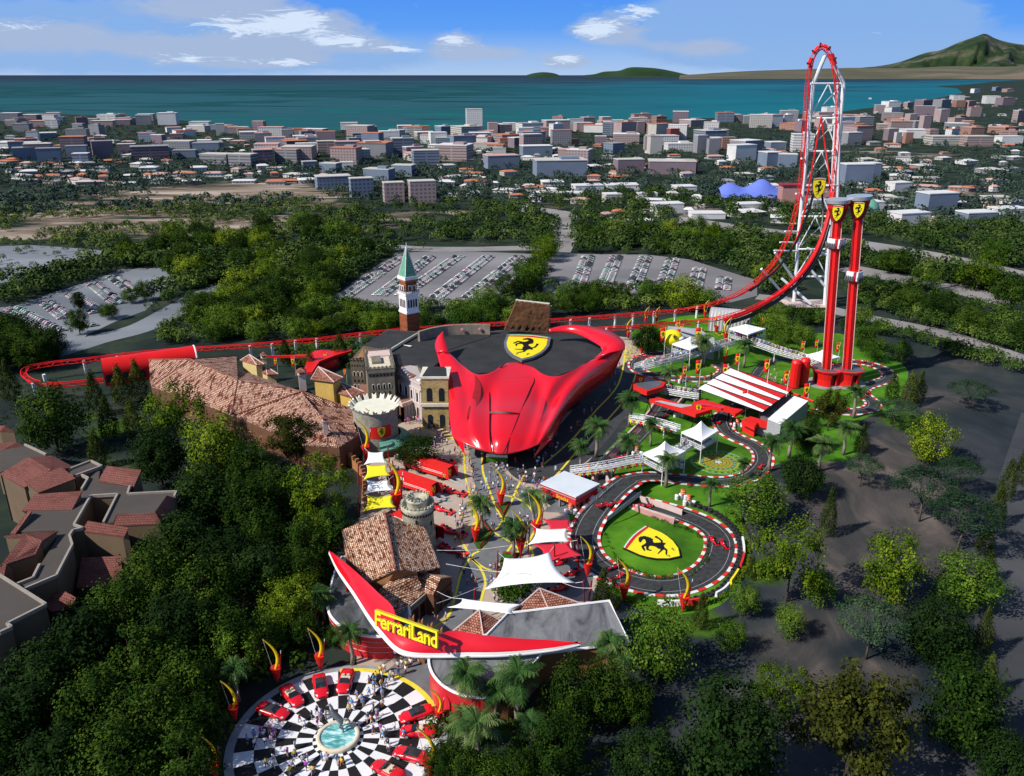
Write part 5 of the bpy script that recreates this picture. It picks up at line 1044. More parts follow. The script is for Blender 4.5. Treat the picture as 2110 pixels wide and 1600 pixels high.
# ------------------------------------------------------------------ pit building with striped roof
t = T('pit_building', 'kart pit hall with wide red and white striped louvre roof and dark steel frame', 'building', G(1530, 830))
def P5(x, y, z): return G(*z5([(x, y)])[0], z)
TLp, TRp, BRp, BLp = (832,515), (1252,652), (1035,812), (608,655)
def bl(s, tt): return (TLp[0]*(1-s)*(1-tt)+TRp[0]*s*(1-tt)+BRp[0]*s*tt+BLp[0]*(1-s)*tt, TLp[1]*(1-s)*(1-tt)+TRp[1]*s*(1-tt)+BRp[1]*s*tt+BLp[1]*(1-s)*tt)
ZP = 7.5
for k in range(4):
    t0_, t1_ = k/4, (k+1)/4
    mb = MB(); rows = []
    for i in range(13):
        s = i/12; w0 = t0_+.25*(.06+.60*s); a = bl(s, w0); b = bl(s, t1_-.03); rows.append((P5(*a, ZP+.5), P5(*b, ZP+.15)))
    o = mb.grid(rows).build('white_louvre', MAT['canvas_white'], t); o.modifiers.new('s','SOLIDIFY').thickness = .15
    mb = MB(); rows = []
    for i in range(13):
        s = i/12; w0 = t0_+.25*(.06+.60*s); a = bl(s, t0_+.01); b = bl(s, w0); rows.append((P5(*a, ZP-.1), P5(*b, ZP+.46)))
    o = mb.grid(rows).build('red_louvre', MAT['flag_red'], t); o.modifiers.new('s','SOLIDIFY').thickness = .15
    a, b = bl(0, t0_+.01), bl(1, t0_+.01); MB().tube([P5(*a, ZP-.2), P5(*b, ZP-.2)], .28, 4).build('truss', MAT['black_paint'], t)
MB().slab([P5(*p, ZP-.6) for p in (bl(.02,.02), bl(.98,.02), bl(.98,.98), bl(.02,.98))], .2).build('ceiling', MAT['black_paint'], t)
for s in (.03, .5, .97):
    for tt in (.03, .97): p = P5(*bl(s, tt), ZP-.7); MB().tube([(p.x,p.y,0), p], .3, 6).build('column', MAT['black_paint'], t)
MB().slab([P5(*p, 5.2) for p in ((1020,835),(1195,690),(1265,705),(1090,858))], z0=0).build('dark_hall', MAT['panel_grey'], t)
q = [P5(*p, 6.2) for p in ((1078,858),(1255,705),(1348,738),(1165,893))]; MB().slab(q, z0=0).build('office_wall', MAT['mesh_grey'], t); MB().slab([p+V((0,0,.15)) for p in q], .14).build('office_roof', MAT['canvas_white'], t)
MB().tube([P5(1195,672,6.4), P5(1300,705,6.4), P5(1385,742,6.4)], .4, 4).build('red_fascia', MAT['flag_red'], t); MB().tube([P5(1345,808,1.4), P5(1398,826,1.4)], .35, 4).build('red_fascia', MAT['flag_red'], t)
for px, z in (([(285,722),(355,712),(440,738),(570,768),(700,772),(705,792),(595,825),(350,742)], 5.2), ([(578,742),(650,725),(850,782),(912,792),(860,824),(830,795),(640,760)], 6.0)):
    tt = T('pit_canopy', 'pointed red canopy beam on black struts with shield, left of the striped roof' if z < 6 else 'bent red canopy beam crossing in front of the striped roof', 'canopy', P5(px[0][0], px[0][1], 0), group='red pit canopies')
    q = [P5(*p, z) for p in px]; MB().slab(q, 1.1).build('beam', MAT['flag_red'], tt); c = sum(q, V())/len(q); MB().slab([c+V(((p-c).x*.62-2.2, (p-c).y*.42+.5, .06)) for p in q], .05).build('top_stripe', MAT['hangar'] if z < 6 else MAT['car_red'], tt)
    mb = MB()
    for p in q[::2]:
        mb.tube([p+V((0,0,-1.1)), V((p.x+1.2,p.y,0))], .16, 5); mb.tube([p+V((0,0,-1.1)), V((p.x-1.2,p.y,0))], .16, 5)
    mb.build('strut', MAT['black_paint'], tt)
    if z < 6: p = P5(612, 778, 5.7); emblem(frame(p+V((0,-.6,0)), (1.5,0,0), (0,.3,1.9), (0,-.97,.2)), .08, tt, 'emblem_rim_black', 1.05, False)
t = T('timing_booth', 'red wedge shaped timing booth with grey mesh front at the pit corner', 'booth', P5(1030, 930, 0))
q = [P5(*p, 4.4) for p in ((903,862),(962,838),(1172,895),(1165,908),(1010,880),(990,905))]; MB().slab(q, 1.4).build('roof', MAT['flag_red'], t)
q = [P5(*p, 3.2) for p in ((1010,890),(1040,880),(1150,912),(1140,935))]; MB().slab(q, z0=0).build('mesh_wall', MAT['mesh_grey'], t); q = [P5(*p, 3.0) for p in ((908,875),(990,915),(1010,890),(950,862))]; MB().slab(q, z0=0).build('wall', MAT['flag_red'], t)
MB().tube([P5(915,925,.3), P5(1050,955,.3), P5(1190,990,.3)], .3, 4).build('kerb_rail', MAT['flag_red'], t)
t = T('control_booth', 'small red control booth with grey funnel roof at the left end of the pit lane', 'booth', P5(280, 680, 0))
q = [P5(*p, 5.0) for p in ((170,612),(265,568),(395,612),(375,640),(270,672),(185,642))]; c = sum(q, V())/len(q)
MB().slab(q, 1.5).build('rim', MAT['flag_red'], t); MB().slab([c+(p-c)*.8+V((0,0,.1)) for p in q], .1).build('roof', MAT['panel_grey'], t); MB().slab([V((c.x+(p.x-c.x)*.7, c.y+(p.y-c.y)*.7, 3.5)) for p in q], z0=0).build('glass_wall', MAT['glass_dark'], t)
p = P5(225, 610, 5.0); emblem(frame(p+V((0,-.2,.9)), (1.0,0,0), (0,.2,1.4), (0,-1,.1)), .06, t, 'emblem_rim_black', 1.05, False)
MB().slab([p+V((-1.6,0,-.4)), p+V((1.4,0,-.4)), p+V((1.4,.2,2.0)), p+V((-1.6,.2,2.0))], .1).build('banner', MAT['flag_red'], t)
# ------------------------------------------------------------------ hangar, grey wedge, helmet globe
t = T('hangar', 'grey corrugated hangar with rounded roof under the coaster track', 'hangar', G(1500, 680))
a, b = G(1458, 682), G(1542, 690); dr = (b-a).normalized(); nn = V((-dr.y, dr.x, 0)); rows = []
if nn.y < 0: nn = -nn
L_ = (b-a).length
for k in range(25):
    o_ = a+dr*(L_*k/24)+nn*(.35*(k % 2)); rows.append([o_, o_+V((0,0,5.0))]+[o_+nn*(5.5-5.5*math.cos(math.pi*q/10))+V((0,0,5.0+3.6*math.sin(math.pi*q/10))) for q in range(1, 10)]+[o_+nn*11+V((0,0,5.0)), o_+nn*11])
MB().grid(rows).build('shell', MAT['hangar'], t); MB().poly([p+dr*-.2 for p in rows[-1]]).build('end_opening', MAT['panel_grey'], t); MB().poly(rows[0][::-1]).build('end_wall', MAT['hangar'], t); MB().tube(rows[-1], .35, 5).build('end_rim', MAT['steel_white'], t)
t = T('grey_wedge_building', 'grey concrete wedge building with sloping side walls behind the helmet globe', 'building', G(1420, 725))
q = [G(*p, z) for p, z in (((1374,692),7.5),((1376,672),8),((1440,678),6),((1472,697),4.5),((1472,722),4),((1430,705),5))]; MB().slab(q, z0=0).build('wall', MAT['hangar'], t); MB().slab([G(*p, z) for p, z in (((1384,676),8.3),((1415,676),8.3),((1436,690),7))], .3).build('roof', MAT['pylon_grey'], t)
c = G(1383, 728, 0); c.z = 6.0; t = T('helmet_globe', 'bright yellow globe with small black horse beside the walkway tent', 'globe', (c.x,c.y,0)); MB().ball(c, 3.9, 20, (1.05,1,.85)).build('shell', MAT['yellow_paint'], t, True); MB().tube([(c.x,c.y,0),(c.x,c.y,2.5)], .8, 8).build('stand', MAT['steel_white'], t)
fr_ = frame(c+V((0,-3.6,1.6)), (2.4,0,0), (0,.9,2.2), (0,-.93,.36)); q = MB(); flat(q, HORSE, fr_, .15, .45); q.build('horse', MAT['black_paint'], t)
MB().ball(c+V((2.2,-1.2,.4)), 2.3, 12, (1,1,.45)).build('visor_edge', MAT['white_paint'], t, True)
# ------------------------------------------------------------------ roller coaster
zc = lambda pts: Z(pts, 1400, 60, 2.666)
t = T('roller_coaster', 'very tall red launch roller coaster with lattice track rising over white steel legs', 'roller coaster', G(1670, 628))
def low(px, z): return [G(u, v, z) for u, v in px]
back = low([(212,782),(170,786),(125,790),(85,789),(58,780),(48,768),(56,757),(85,750),(130,744),(180,739),(240,731),(330,722),(420,716),(500,711),(580,704),(660,697),(740,687),(850,676),(960,669),(1050,664),(1130,659),(1200,654),(1270,649),(1340,643),(1400,638)], 6.0)+[PY(*p) for p in [(1450,629,342),(1490,617,347),(1530,598,351),(1562,574,355),(1592,542,358),(1616,502,361),(1634,452,363),(1647,390,365),(1654,310,366),(1659,230,367),(1664,165,367),(1673,122,366),(1684,103,365),(1693,97,364),(1703,101,363),(1713,116,362),(1722,150,361),(1727,200,361),(1727,260,360),(1723,330,358),(1716,400,355),(1706,455,351),(1688,507,346),(1660,552,340),(1622,590,334),(1582,617,329),(1540,637,325),(1490,652,322)]]+low([(1440,660),(1380,666),(1310,672),(1230,676)], 6.0)
path = resample(catmull(back, 8), 1.5)
N = len(path); tan = [(path[min(i+1,N-1)]-path[max(i-1,0)]).normalized() for i in range(N)]
side = [None]*N; s0 = tan[0].cross(V((0,0,1))).normalized(); side[0] = s0
for i in range(1, N):
    s_ = side[i-1]-tan[i]*side[i-1].dot(tan[i]); s_.normalize()
    hz = tan[i].cross(V((0,0,1)))
    if hz.length > .75: 
        hz.normalize(); s_ = (s_*.8+hz*.2*(1 if hz.dot(s_) > 0 else -1)).normalized()
    side[i] = s_
upv = [side[i].cross(tan[i]) for i in range(N)]
upv = [u if True else -u for u in upv]
la = [p+s_*.85 for p, s_ in zip(path, side)]; lb = [p-s_*.85 for p, s_ in zip(path, side)]; lc = [p-u*1.35 for p, u in zip(path, upv)]
MB().tube(la, .17, 5).build('rail', MAT['coaster_red'], t); MB().tube(lb, .17, 5).build('rail', MAT['coaster_red'], t); MB().tube(lc, .20, 5).build('spine', MAT['coaster_red'], t)
mb = MB()
for i in range(0, N-1, 3):
    mb.tube([la[i], lb[i]], .075, 3); j = min(i+2, N-1); k = min(i+3, N-1); mb.tube([la[i], lc[j]], .075, 3); mb.tube([lb[i], lc[j]], .075, 3); mb.tube([lc[j], la[k]], .075, 3); mb.tube([lc[j], lb[k]], .075, 3)
    mb.tube([la[i], lb[k]], .07, 3)
mb.build('lattice', MAT['coaster_red'], t)
dn = [PY(*p) for p in [(1716,392,355),(1703,452,351),(1684,507,346),(1655,555,340),(1616,593,334),(1576,620,329),(1534,641,325),(1490,655,322)]]
o_ = catmull([p+V((0,-1.0,-.6)) for p in dn], 8); MB().tube(o_, .85, 7).build('launch_beam', MAT['coaster_red'], t)
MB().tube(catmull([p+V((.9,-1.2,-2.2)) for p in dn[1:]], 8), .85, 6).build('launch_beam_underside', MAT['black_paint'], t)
inner = [PY(*p) for p in [(1478,625,347),(1530,606,352),(1580,571,356),(1620,530,359),(1646,480,361),(1664,400,364),(1680,310,365),(1692,241,366),(1700,300,365),(1708,360,361),(1711,420,357)]]
MB().tube(catmull(inner[:8], 8), .32, 6).build('support_arc', MAT['coaster_red'], t); MB().tube(catmull(inner[7:], 8), .32, 6).build('support_arc', MAT['coaster_red'], t)
blk = [PY(*p) for p in [(1545,600,352),(1575,578,354),(1605,550,356),(1640,500,358),(1664,442,360),(1680,385,361),(1687,352,361)]]
MB().tube(catmull(blk, 8), .5, 6).build('black_arc', MAT['black_paint'], t); MB().tube(catmull([PY(*p) for p in [(1687,352,361),(1692,385,360),(1696,430,358),(1693,475,354)]], 8), .45, 6).build('black_arc', MAT['black_paint'], t)
def leg(pts, r, nm='leg', mat='steel_white'): MB().tube([PY(*p) for p in pts], r, 8).build(nm, MAT[mat], t)
leg(zc([(628,1525,372),(655,1130,371),(697,700,369),(735,300,368),(803,142,365)]), .85); leg(zc([(797,1535,366),(832,1000,366),(868,640,366),(903,300,366),(818,140,365)]), .85)
leg(zc([(870,310,384),(845,700,388),(838,940,392)]), .65); leg(zc([(900,300,384),(880,600,386),(868,960,390)]), .65)
zs = [300,490,672,860,1030,1210,1360]
def lx(v): 
    P_ = zc([(628,1525),(655,1130),(697,700),(735,300)])[::-1]; y = 60+v/2.666
    for a, b in zip(P_, P_[1:]):
        if a[1] <= y <= b[1]: return a[0]+(b[0]-a[0])*(y-a[1])/(b[1]-a[1]), y
    return P_[-1][0], y
def rx(v): 
    y = 60+v/2.666; P_ = zc([(903,300),(868,640),(832,1000),(797,1535)])
    for a, b in zip(P_, P_[1:]):
        if a[1] <= y <= b[1]: return a[0]+(b[0]-a[0])*(y-a[1])/(b[1]-a[1]), y
    return P_[-1][0], y
for v in zs: a, b = lx(v), rx(v); leg([(*a,370),(*b,366.5)], .42, 'crossbar')
for v0, v1 in zip(zs, zs[1:]):
    a, b = lx(v0), rx(v0); c_, d_ = lx(v1), rx(v1); m_ = ((a[0]+b[0])/2, (a[1]+b[1])/2); leg([(*m_,368),(*c_,370)], .26, 'brace'); leg([(*m_,368),(*d_,366.5)], .26, 'brace'); leg([(*c_,371),(*b,368)], .2, 'brace', 'pylon_grey')
for a, b in zip(*[zc(x) for x in ([(525,1228,366),(450,1318,364),(700,1300,366),(560,1370,366),(700,1205,366)],[(632,1380,371),(625,1520,372),(802,1415,366),(722,1512,362),(826,1245,366)])]): leg([a, b], .6, 'strut')
for x0_, y0_, x1_ in ((655,500,705),(670,712,690),(580,1112,650),(552,1172,655),(520,1218,650),(640,905,668)): leg(zc([(x0_,y0_,366),(x1_,y0_+2,370)]), .4, 'tie_bar')
for x0_, y0_, x1_ in ((720,300,880),(850,355,870),(845,470,890),(842,665,868),(840,860,868)): leg(zc([(x0_,y0_+1,364),(x1_,y0_,366)]), .4, 'tie_bar')
# columns under the low track
for u, v in [(172,742),(90,772),(68,790),(240,735),(515,712),(560,708),(608,702),(652,698),(742,688),(1215,655),(1268,650),(1305,647),(1348,643),(1392,639),(1300,673),(1395,667),(1440,661),(1250,675),(1176,658),(1437,632)]:
    p = G(u, v, 5.4); MB().tube([(p.x,p.y+.4,0), p], .55, 8).build('column', MAT['steel_white'], t)
MB().box(PY(1660, 626, 368), (20, 14, .2)).build('foundation', MAT['rose_edge'], t)
# shield hanging in the coaster
sh = T('hanging_shield', 'yellow horse shield hanging inside the roller coaster tower', 'shield', PY(1686, 389, 358)); p = PY(1686, 389, 358)
sclp = proj(p)[2]/F; emblem(frame(p, (25*sclp,0,0), (0,0,41.5*sclp), (0,-1,0)), .5, sh, 'emblem_rim_black', 1.06)
# train on top
tr = T('coaster_train', 'red coaster train with riders cresting the very top of the tower', 'train', PY(1693, 97, 364))
top_i = max(range(N), key=lambda i: path[i].z)
for k in range(-5, 6):
    i = top_i+int(k*1.35); p, tn, sd_ = path[i], tan[i], side[i]; u_ = sd_.cross(tn); u_ = u_ if u_.z > 0 else -u_
    fr_ = lambda q: p+tn*q.x+sd_*q.y+u_*q.z
    b_ = MB(); b_.box((0,0,.6), (1.5,1.5,.7)); m_ = MB(); m_.merge(b_, fr_); cr_ = m_.build('car', MAT['coaster_red'], tr)
    if k % 2 == 0:
        for s_ in (-.6, .6): b_ = MB(); b_.ball((0,s_,1.2), .4, 6, (1,1,1.3)); m_ = MB(); m_.merge(b_, fr_); m_.build('rider', MAT['canvas_dark'], cr_)
# lift chain train of the down leg
# pink ground pavilion with letters behind the coaster
p = G(1665, 425); bp = T('pink_pavilion', 'low pink pavilion with dark letters seen behind the coaster legs', 'building', p); fr_, w_ = wallframe((p.x-22,p.y), (p.x+24,p.y), 0); q = MB(); flat(q, [(0,0),(w_,0),(w_,16),(0,16)], fr_, -12, 0); q.build('wall', MAT['rose_wall'], bp)
q = MB(); flat(q, [(-1,16),(w_+1,16),(w_+1,17),(-1,17)], fr_, -13, 1); q.build('roof', MAT['dark_red'], bp)
tx = text_mb('ett', 6.5, .1); q = MB(); q.merge(tx, lambda p: fr_((17+p.x, 9+p.y, .2+p.z))); q.build('lettering', MAT['black_paint'], bp)
# ------------------------------------------------------------------ twin drop towers
zt = lambda pts: Z(pts, 1550, 380, 3.477)
def drop_tower(base, top, capr, gond, lab):
    b = PY(*base, 268); tp = PY(*top, 268); t = T('drop_tower', lab, 'drop tower', (b.x, b.y, 0), group='twin red drop towers')
    ax = (tp-b).normalized(); b0 = b-ax*(b.z/ax.z); x = V((1,0,0)); x = (x-ax*x.dot(ax)).normalized(); y = ax.cross(x)
    def pr(h): return b0+(tp-b0)*h
    def hexa(nm, r, h0, h1, mat, n=6, r1=None):
        mb = MB(); vs = []
        for h, rr in ((h0, r), (h1, r1 or r)):
            c = pr(h)
            for k in range(n): a = 2*math.pi*k/n+.3; vs.append(c+x*(rr*math.cos(a))+y*(rr*math.sin(a)))
        mb.add(vs, [[k,(k+1)%n,(k+1)%n+n,k+n] for k in range(n)]+[list(range(n,2*n))]); return mb.build(nm, MAT[mat], t)
    hexa('shaft', 1.5, .0, .96, 'coaster_red')
    for k in range(4):
        a = 2*math.pi*k/4+.55; d = x*(1.85*math.cos(a))+y*(1.85*math.sin(a)); MB().tube([pr(.05)+d, pr(.96)+d], .13, 4).build('guide_rail', MAT['rose_edge'] if k % 2 else MAT['dark_red'], t)
    cp = hexa('cap', 1.9, .905, .975, 'dark_red', 14, 3.1); hexa('cap_ring', 3.1, .975, 1.0, 'coaster_red', 24, 3.4); hexa('cap_rim', 3.75, 1.0, 1.018, 'silver', 28, 3.95)
    p = pr(.953)+V((-1.28,-3.0,0)); emblem(frame(p, (2.85,-1.15,0), (-.19,-.46,4.9), (-.38,-.90,-.1)), .25, t, 'emblem_rim_black', 1.08)
    g = pr(gond); gt = MB(); gt.box(g, (3.4,3.4,3.9), .6); go = gt.build('gondola', MAT['coaster_red'], t)
    for k in range(4):
        a = .6+k*math.pi/2; d = V((math.cos(a), math.sin(a), 0)); n_ = V((-d.y, d.x, 0)); m = MB(); m.box(g+d*2.0+V((0,0,.1)), (.7,2.6,3.0), a); so = m.build('seat_row', MAT['steel_white'], go)
        m = MB()
        for s in (-1.2,-.4,.4,1.2): m.ball(g+d*2.5+n_*s+V((0,0,-.6)), .4, 6, (1,1,2.6)); 
        m.build('riders', MAT['panel_grey'], so)['kind'] = 'stuff'
    # flared base house with arches
    c = V((b0.x, b0.y, 0)); zt_ = 6.2; mb = MB(); n = 24; prof = [(4.4,0),(4.3,2.5),(4.7,4.6),(5.4,5.6)]; 
    for k in range(n):
        a0, a1 = 2*math.pi*k/n, 2*math.pi*(k+1)/n
        for j in range(3):
            if k % 6 in (0, 1) and j < 2: continue
            (r0, z0_), (r1, z1_) = prof[j], prof[j+1]
            mb.poly([c+V((r*math.cos(a), r*math.sin(a), z)) for r, a, z in ((r0,a0,z0_),(r0,a1,z0_),(r1,a1,z1_),(r1,a0,z1_))])
    o = mb.build('base_wall', MAT['coaster_red'], t); o.modifiers.new('s','SOLIDIFY').thickness = .4
    MB().lathe([(5.3,5.55),(1.7,5.7)], c, 24).build('base_roof', MAT['panel_grey'], t); MB().lathe([(3.4,0),(3.4,5.4)], c, 16).build('inner_room', MAT['dark_red'], t); MB().lathe([(6.4,0),(6.4,.25),(.02,.27)], c, 28).build('platform', MAT['concrete_grey'], t)
drop_tower((1702,772), (1728,418), 21, .79, 'nearer one of the twin red drop towers, its gondola high up')
drop_tower((1745,760), (1771,411), 21, .605, 'farther one of the twin red drop towers, its gondola at mid height')
for k, (u, v) in enumerate(zt([(297,1455),(360,1440)])):
    p = G(u, v); tt = T('red_pylon', ['left of two fat red pylons beside the near drop tower','right of two fat red pylons beside the near drop tower'][k], 'pylon', p, group='red pylons'); MB().lathe([(1.75,0),(1.7,9.0),(1.2,9.8),(.02,9.9)], p, 12).build('shaft', MAT['coaster_red'], tt)
    MB().lathe([(1.95,0),(1.95,.5),(1.7,.6)], p, 12).build('plinth', MAT['dark_red'], tt)
# ------------------------------------------------------------------ raised walkways, tents
CROWD = []
def walkway(name, lab, px, z, w, posts=7.0, people=0, pennants=False):
    c = resample(catmull([G(p[0], p[1], p[2] if len(p) > 2 else z) for p in px], 5), 1.6); N = len(c); t = T(name, lab, 'walkway', (c[0].x,c[0].y,0)); nn = []
    for i in range(N): d = c[min(i+1,N-1)]-c[max(i-1,0)]; d.z = 0; d.normalize(); nn.append(V((-d.y,d.x,0)))
    MB().grid([(p+n*w/2, p-n*w/2) for p, n in zip(c, nn)]).build('deck', MAT['concrete_grey'], t)
    for sg in (1, -1):
        e = [p+n*w/2*sg for p, n in zip(c, nn)]; mb = MB()
        for h in (1.25, .65, 0, -.7): mb.tube([p+V((0,0,h)) for p in e], .09, 4)
        for i in range(N-1): mb.tube([e[i]+V((0,0,1.25)), e[i]+V((0,0,-.7))], .06, 3); mb.tube([e[i]+V((0,0,0)), e[i+1]+V((0,0,1.25))], .05, 3); mb.tube([e[i+1]+V((0,0,0)), e[i]+V((0,0,1.25))], .05, 3); mb.tube([e[i]+V((0,0,-.7)), e[i+1]], .05, 3)
        mb.build('truss_rail', MAT['steel_white'], t)
    acc = 0
    for i in range(2, N-1):
        acc += (c[i]-c[i-1]).length
        if acc > posts and c[i].z > 1.5:
            acc = 0
            MB().tube([(c[i].x,c[i].y,0), c[i]+V((0,0,-.6))], .2, 6).build('post', MAT['steel_white'], t); MB().tube([c[i]+V((0,0,-2.6)), c[i]+nn[i]*w*.6+V((0,0,-.7))], .12, 4).build('strut', MAT['steel_white'], t); MB().tube([c[i]+V((0,0,-2.6)), c[i]-nn[i]*w*.6+V((0,0,-.7))], .12, 4).build('strut', MAT['steel_white'], t)
    for k in range(people): i = R.randrange(1, N-1); CROWD.append(c[i]+nn[i]*R.uniform(-.38,.38)*w)
    if pennants:
        e = [p-n*(w/2+.1) for p, n in zip(c, nn)] if nn[0].y > 0 else [p+n*(w/2+.1) for p, n in zip(c, nn)]
        e = resample(e, 1.05); 
        for i in range(len(e)-1):
            d = (e[i+1]-e[i]).normalized(); b = e[i]+V((0,0,-.1)); m = MB(); m.poly([b, b+d*.85, b+d*.42+V((0,-.05,-1.25))]); m.poly([b+V((0,.04,0)), b+d*.42+V((0,-.01,-1.25)), b+d*.85+V((0,.04,0))]); m.build('pennant', MAT['flag_red' if i % 2 else 'yellow_paint'], t)
    return t
walkway('walkway', 'long raised white walkway full of visitors from the bend up to the far tent', z5([(190,520,3),(300,488,4.5),(430,455,5),(600,410,5.2),(740,370,5.4),(850,340,5.5)]), 5, 3.6, 9, 85)
walkway('walkway', 'raised white walkway full of visitors descending from the far tent to the drop towers', z5([(955,335,5.5),(1060,370,5),(1160,405,4.6),(1280,440,4.0),(1380,475,3.2),(1440,505,2)]), 5, 3.6, 9, 80)
walkway('walkway', 'low white walkway with guests leading from the red control booth into the pit hall', z5([(380,660,2.2),(470,675,2.6),(560,690,2.8),(650,700,3)]), 3, 3.6, 9, 25)
walkway('walkway', 'white truss footbridge with red and yellow pennants from the snack kiosk to the front tent', z4([(400,618,2.4),(540,600,3.2),(660,580,3.6),(800,550,4),(930,535,4.0)]), 3.5, 2.2, 9, 6, True)
walkway('walkway', 'white truss footbridge with red and yellow pennants behind the two front tents', z4([(800,262,3.6),(900,280,3.8),(1010,310,4),(1140,350,4)]), 3.8, 2.2, 9, 0, True)
walkway('walkway', 'short white footbridge joining the two front white tents', z4([(1060,520,4),(1130,470,4),(1200,425,4)]), 4, 2.2, 9, 4)
def tent(lab, corners, z, apex, h0, people=0, flare=.35, z_b=0):
    q = GP(corners, z); c = sum(q, V())/4; ap = V((c.x, c.y, z+apex)); t = T('white_tent', lab, 'tent', (c.x,c.y,0), group='white peaked tents'); mb = MB()
    for a, b in zip(q, q[1:]+q[:1]):
        rows = []
        for i in range(7):
            s = i/6; k = (1-s)**1.0; hz = z+apex*(s**1.9) ; rows.append([V((c.x+(a.lerp(b, j/6).x-c.x)*k, c.y+(a.lerp(b, j/6).y-c.y)*k, hz)) for j in range(7)])
        mb.grid(rows)
    mb.build('canopy', MAT['canvas_white'], t, True)
    mb = MB()
    for a, b in zip(q, q[1:]+q[:1]): mb.poly([a, b, b-V((0,0,.5)), a-V((0,0,.5))])
    mb.build('valance', MAT['canvas_white'], t)
    for p in q: MB().tube([(p.x,p.y,z_b), p], .14, 6).build('pole', MAT['steel_white'], t)
    if h0:
        d = [V((c.x+(p.x-c.x)*.97, c.y+(p.y-c.y)*.97, h0)) for p in q]; MB().slab(d, .3).build('deck', MAT['concrete_grey'], t); mb = MB()
        for a, b in zip(d, d[1:]+d[:1]):
            for h in (.1,.6,1.2): mb.tube([a+V((0,0,h)), b+V((0,0,h))], .07, 4)
            n = int((b-a).length/1.2)
            for i in range(n): mb.tube([a.lerp(b,i/n), a.lerp(b,(i+1)/n)+V((0,0,1.2))], .05, 3); mb.tube([a.lerp(b,(i+1)/n), a.lerp(b,i/n)+V((0,0,1.2))], .05, 3)
        mb.build('railing', MAT['steel_white'], t)
    for k in range(people): s, r = R.random(), R.random(); p = q[0].lerp(q[1], s).lerp(q[3].lerp(q[2], s), r); CROWD.append(V((c.x+(p.x-c.x)*.85, c.y+(p.y-c.y)*.85, h0)))
tent('front left white peaked tent on the footbridge above the green', z4([(880,492),(1012,560),(1160,478),(1028,432)]), 6.6, 3.4, 3.9, 3)
tent('front right white peaked tent nearest the dark kart bend', z4([(1135,352),(1268,412),(1376,345),(1252,308)]), 6.8, 3.4, 3.9, 3)
tent('far white tent on the raised walkway beneath three red flags', z5([(822,248),(945,290),(1062,252),(930,222)]), 9.0, 1.6, 5.5, 45)
tent('white tent next to the yellow globe on the walkway', z5([(440,352),(560,392),(665,350),(560,312)]), 8.0, 2.6, 5.0, 40)
tent('low white tent on the grass behind the near drop tower', z5([(1325,428),(1440,470),(1560,440),(1440,402)]), 5.0, 2.4, 0, 12)
# ------------------------------------------------------------------ shade sails
def sail(lab, corners, mat, zs, poles=True, sag=.13, ext=1.0):
    q = [G(p[0], p[1], z) for p, z in zip(corners, zs)]; c = sum(q, V())/4; t = T('shade_sail', lab, 'shade sail', (c.x,c.y,0), group='shade sails'); n = 10; rows = []
    for i in range(n+1):
        row = []
        for j in range(n+1):
            s, r = i/n, j/n; p = q[0].lerp(q[1], s).lerp(q[3].lerp(q[2], s), r)
            k = sag*(4*(s-.5)**2+0); fx = 1-4*sag*1.6*(s*(1-s)); fy = 1-4*sag*1.6*(r*(1-r))
            m1 = q[0].lerp(q[3], .5).lerp(q[1].lerp(q[2], .5), s); m2 = q[0].lerp(q[1], .5).lerp(q[3].lerp(q[2], .5), r)
            pp = m1+(p-m1)*fx; pp = pp+(m2+(p-m2)*fy-p); row.append(pp)
        rows.append(row)
    o = MB().grid(rows).build('canvas', MAT[mat], t, True); o.modifiers.new('s','SOLIDIFY').thickness = .06
    if poles:
        for p in q:
            d = (p-c); d.z = 0; d.normalize(); f = p+d*1.6; MB().tube([(f.x+d.x*.5,f.y+d.y*.5,0), (f.x,f.y,p.z+1.0)], .17, 6).build('mast', MAT['dark_red'], t); MB().tube([p, (f.x,f.y,p.z+.7)], .05, 4).build('cable', MAT['cable'], t)
    return t
zq = lambda pts: Z(pts, 650, 780, 3.2)
sail('small white shade sail nearest the castle tower', zq([(345,482),(448,482),(475,558),(318,570)]), 'canvas_white', (6.5,6.5,5,5)); sail('upper yellow shade sail beside the battlement wall', zq([(335,570),(470,568),(500,640),(315,668)]), 'sail_yellow', (6.2,6.2,5,5), False)
sail('white shade sail between the two yellow ones', zq([(335,668),(480,672),(520,738),(318,765)]), 'canvas_white', (6.2,6.2,5,5)); sail('lower yellow shade sail above the brown tiled roof', zq([(335,768),(510,772),(535,850),(310,880)]), 'sail_yellow', (6.2,6.2,5,5), False)
zk = lambda pts: Z(pts, 900, 1000, 3.2)
sail('red shade sail highest up beside the kart loop', zk([(690,222),(880,225),(905,300),(745,290)]), 'sail_red', (6,6,6,6), False); sail('white shade sail just below the topmost red one', zk([(655,285),(862,285),(880,372),(600,392)]), 'canvas_white', (7.5,7.5,6.5,6.5), True, .10)
sail('broad red shade sail between the two white ones', zk([(620,390),(880,372),(950,462),(700,450)]), 'sail_red', (6.2,6.4,6,6), False); sail('red shade sail folded behind the biggest white sail', zk([(700,440),(860,385),(965,462),(735,510)]), 'sail_red', (6.0,6.4,6.2,5.8), False, .08)
sail('biggest white shade sail over the racing cars', zk([(445,480),(745,440),(915,645),(300,690)]), 'canvas_white', (8.0,8.0,7.2,6.4), True, .12); sail('long narrow white shade sail near the red canopy', zk([(165,748),(560,785),(505,852),(70,805)]), 'canvas_white', (7.0,6.5,6.4,6.6), False, .10)
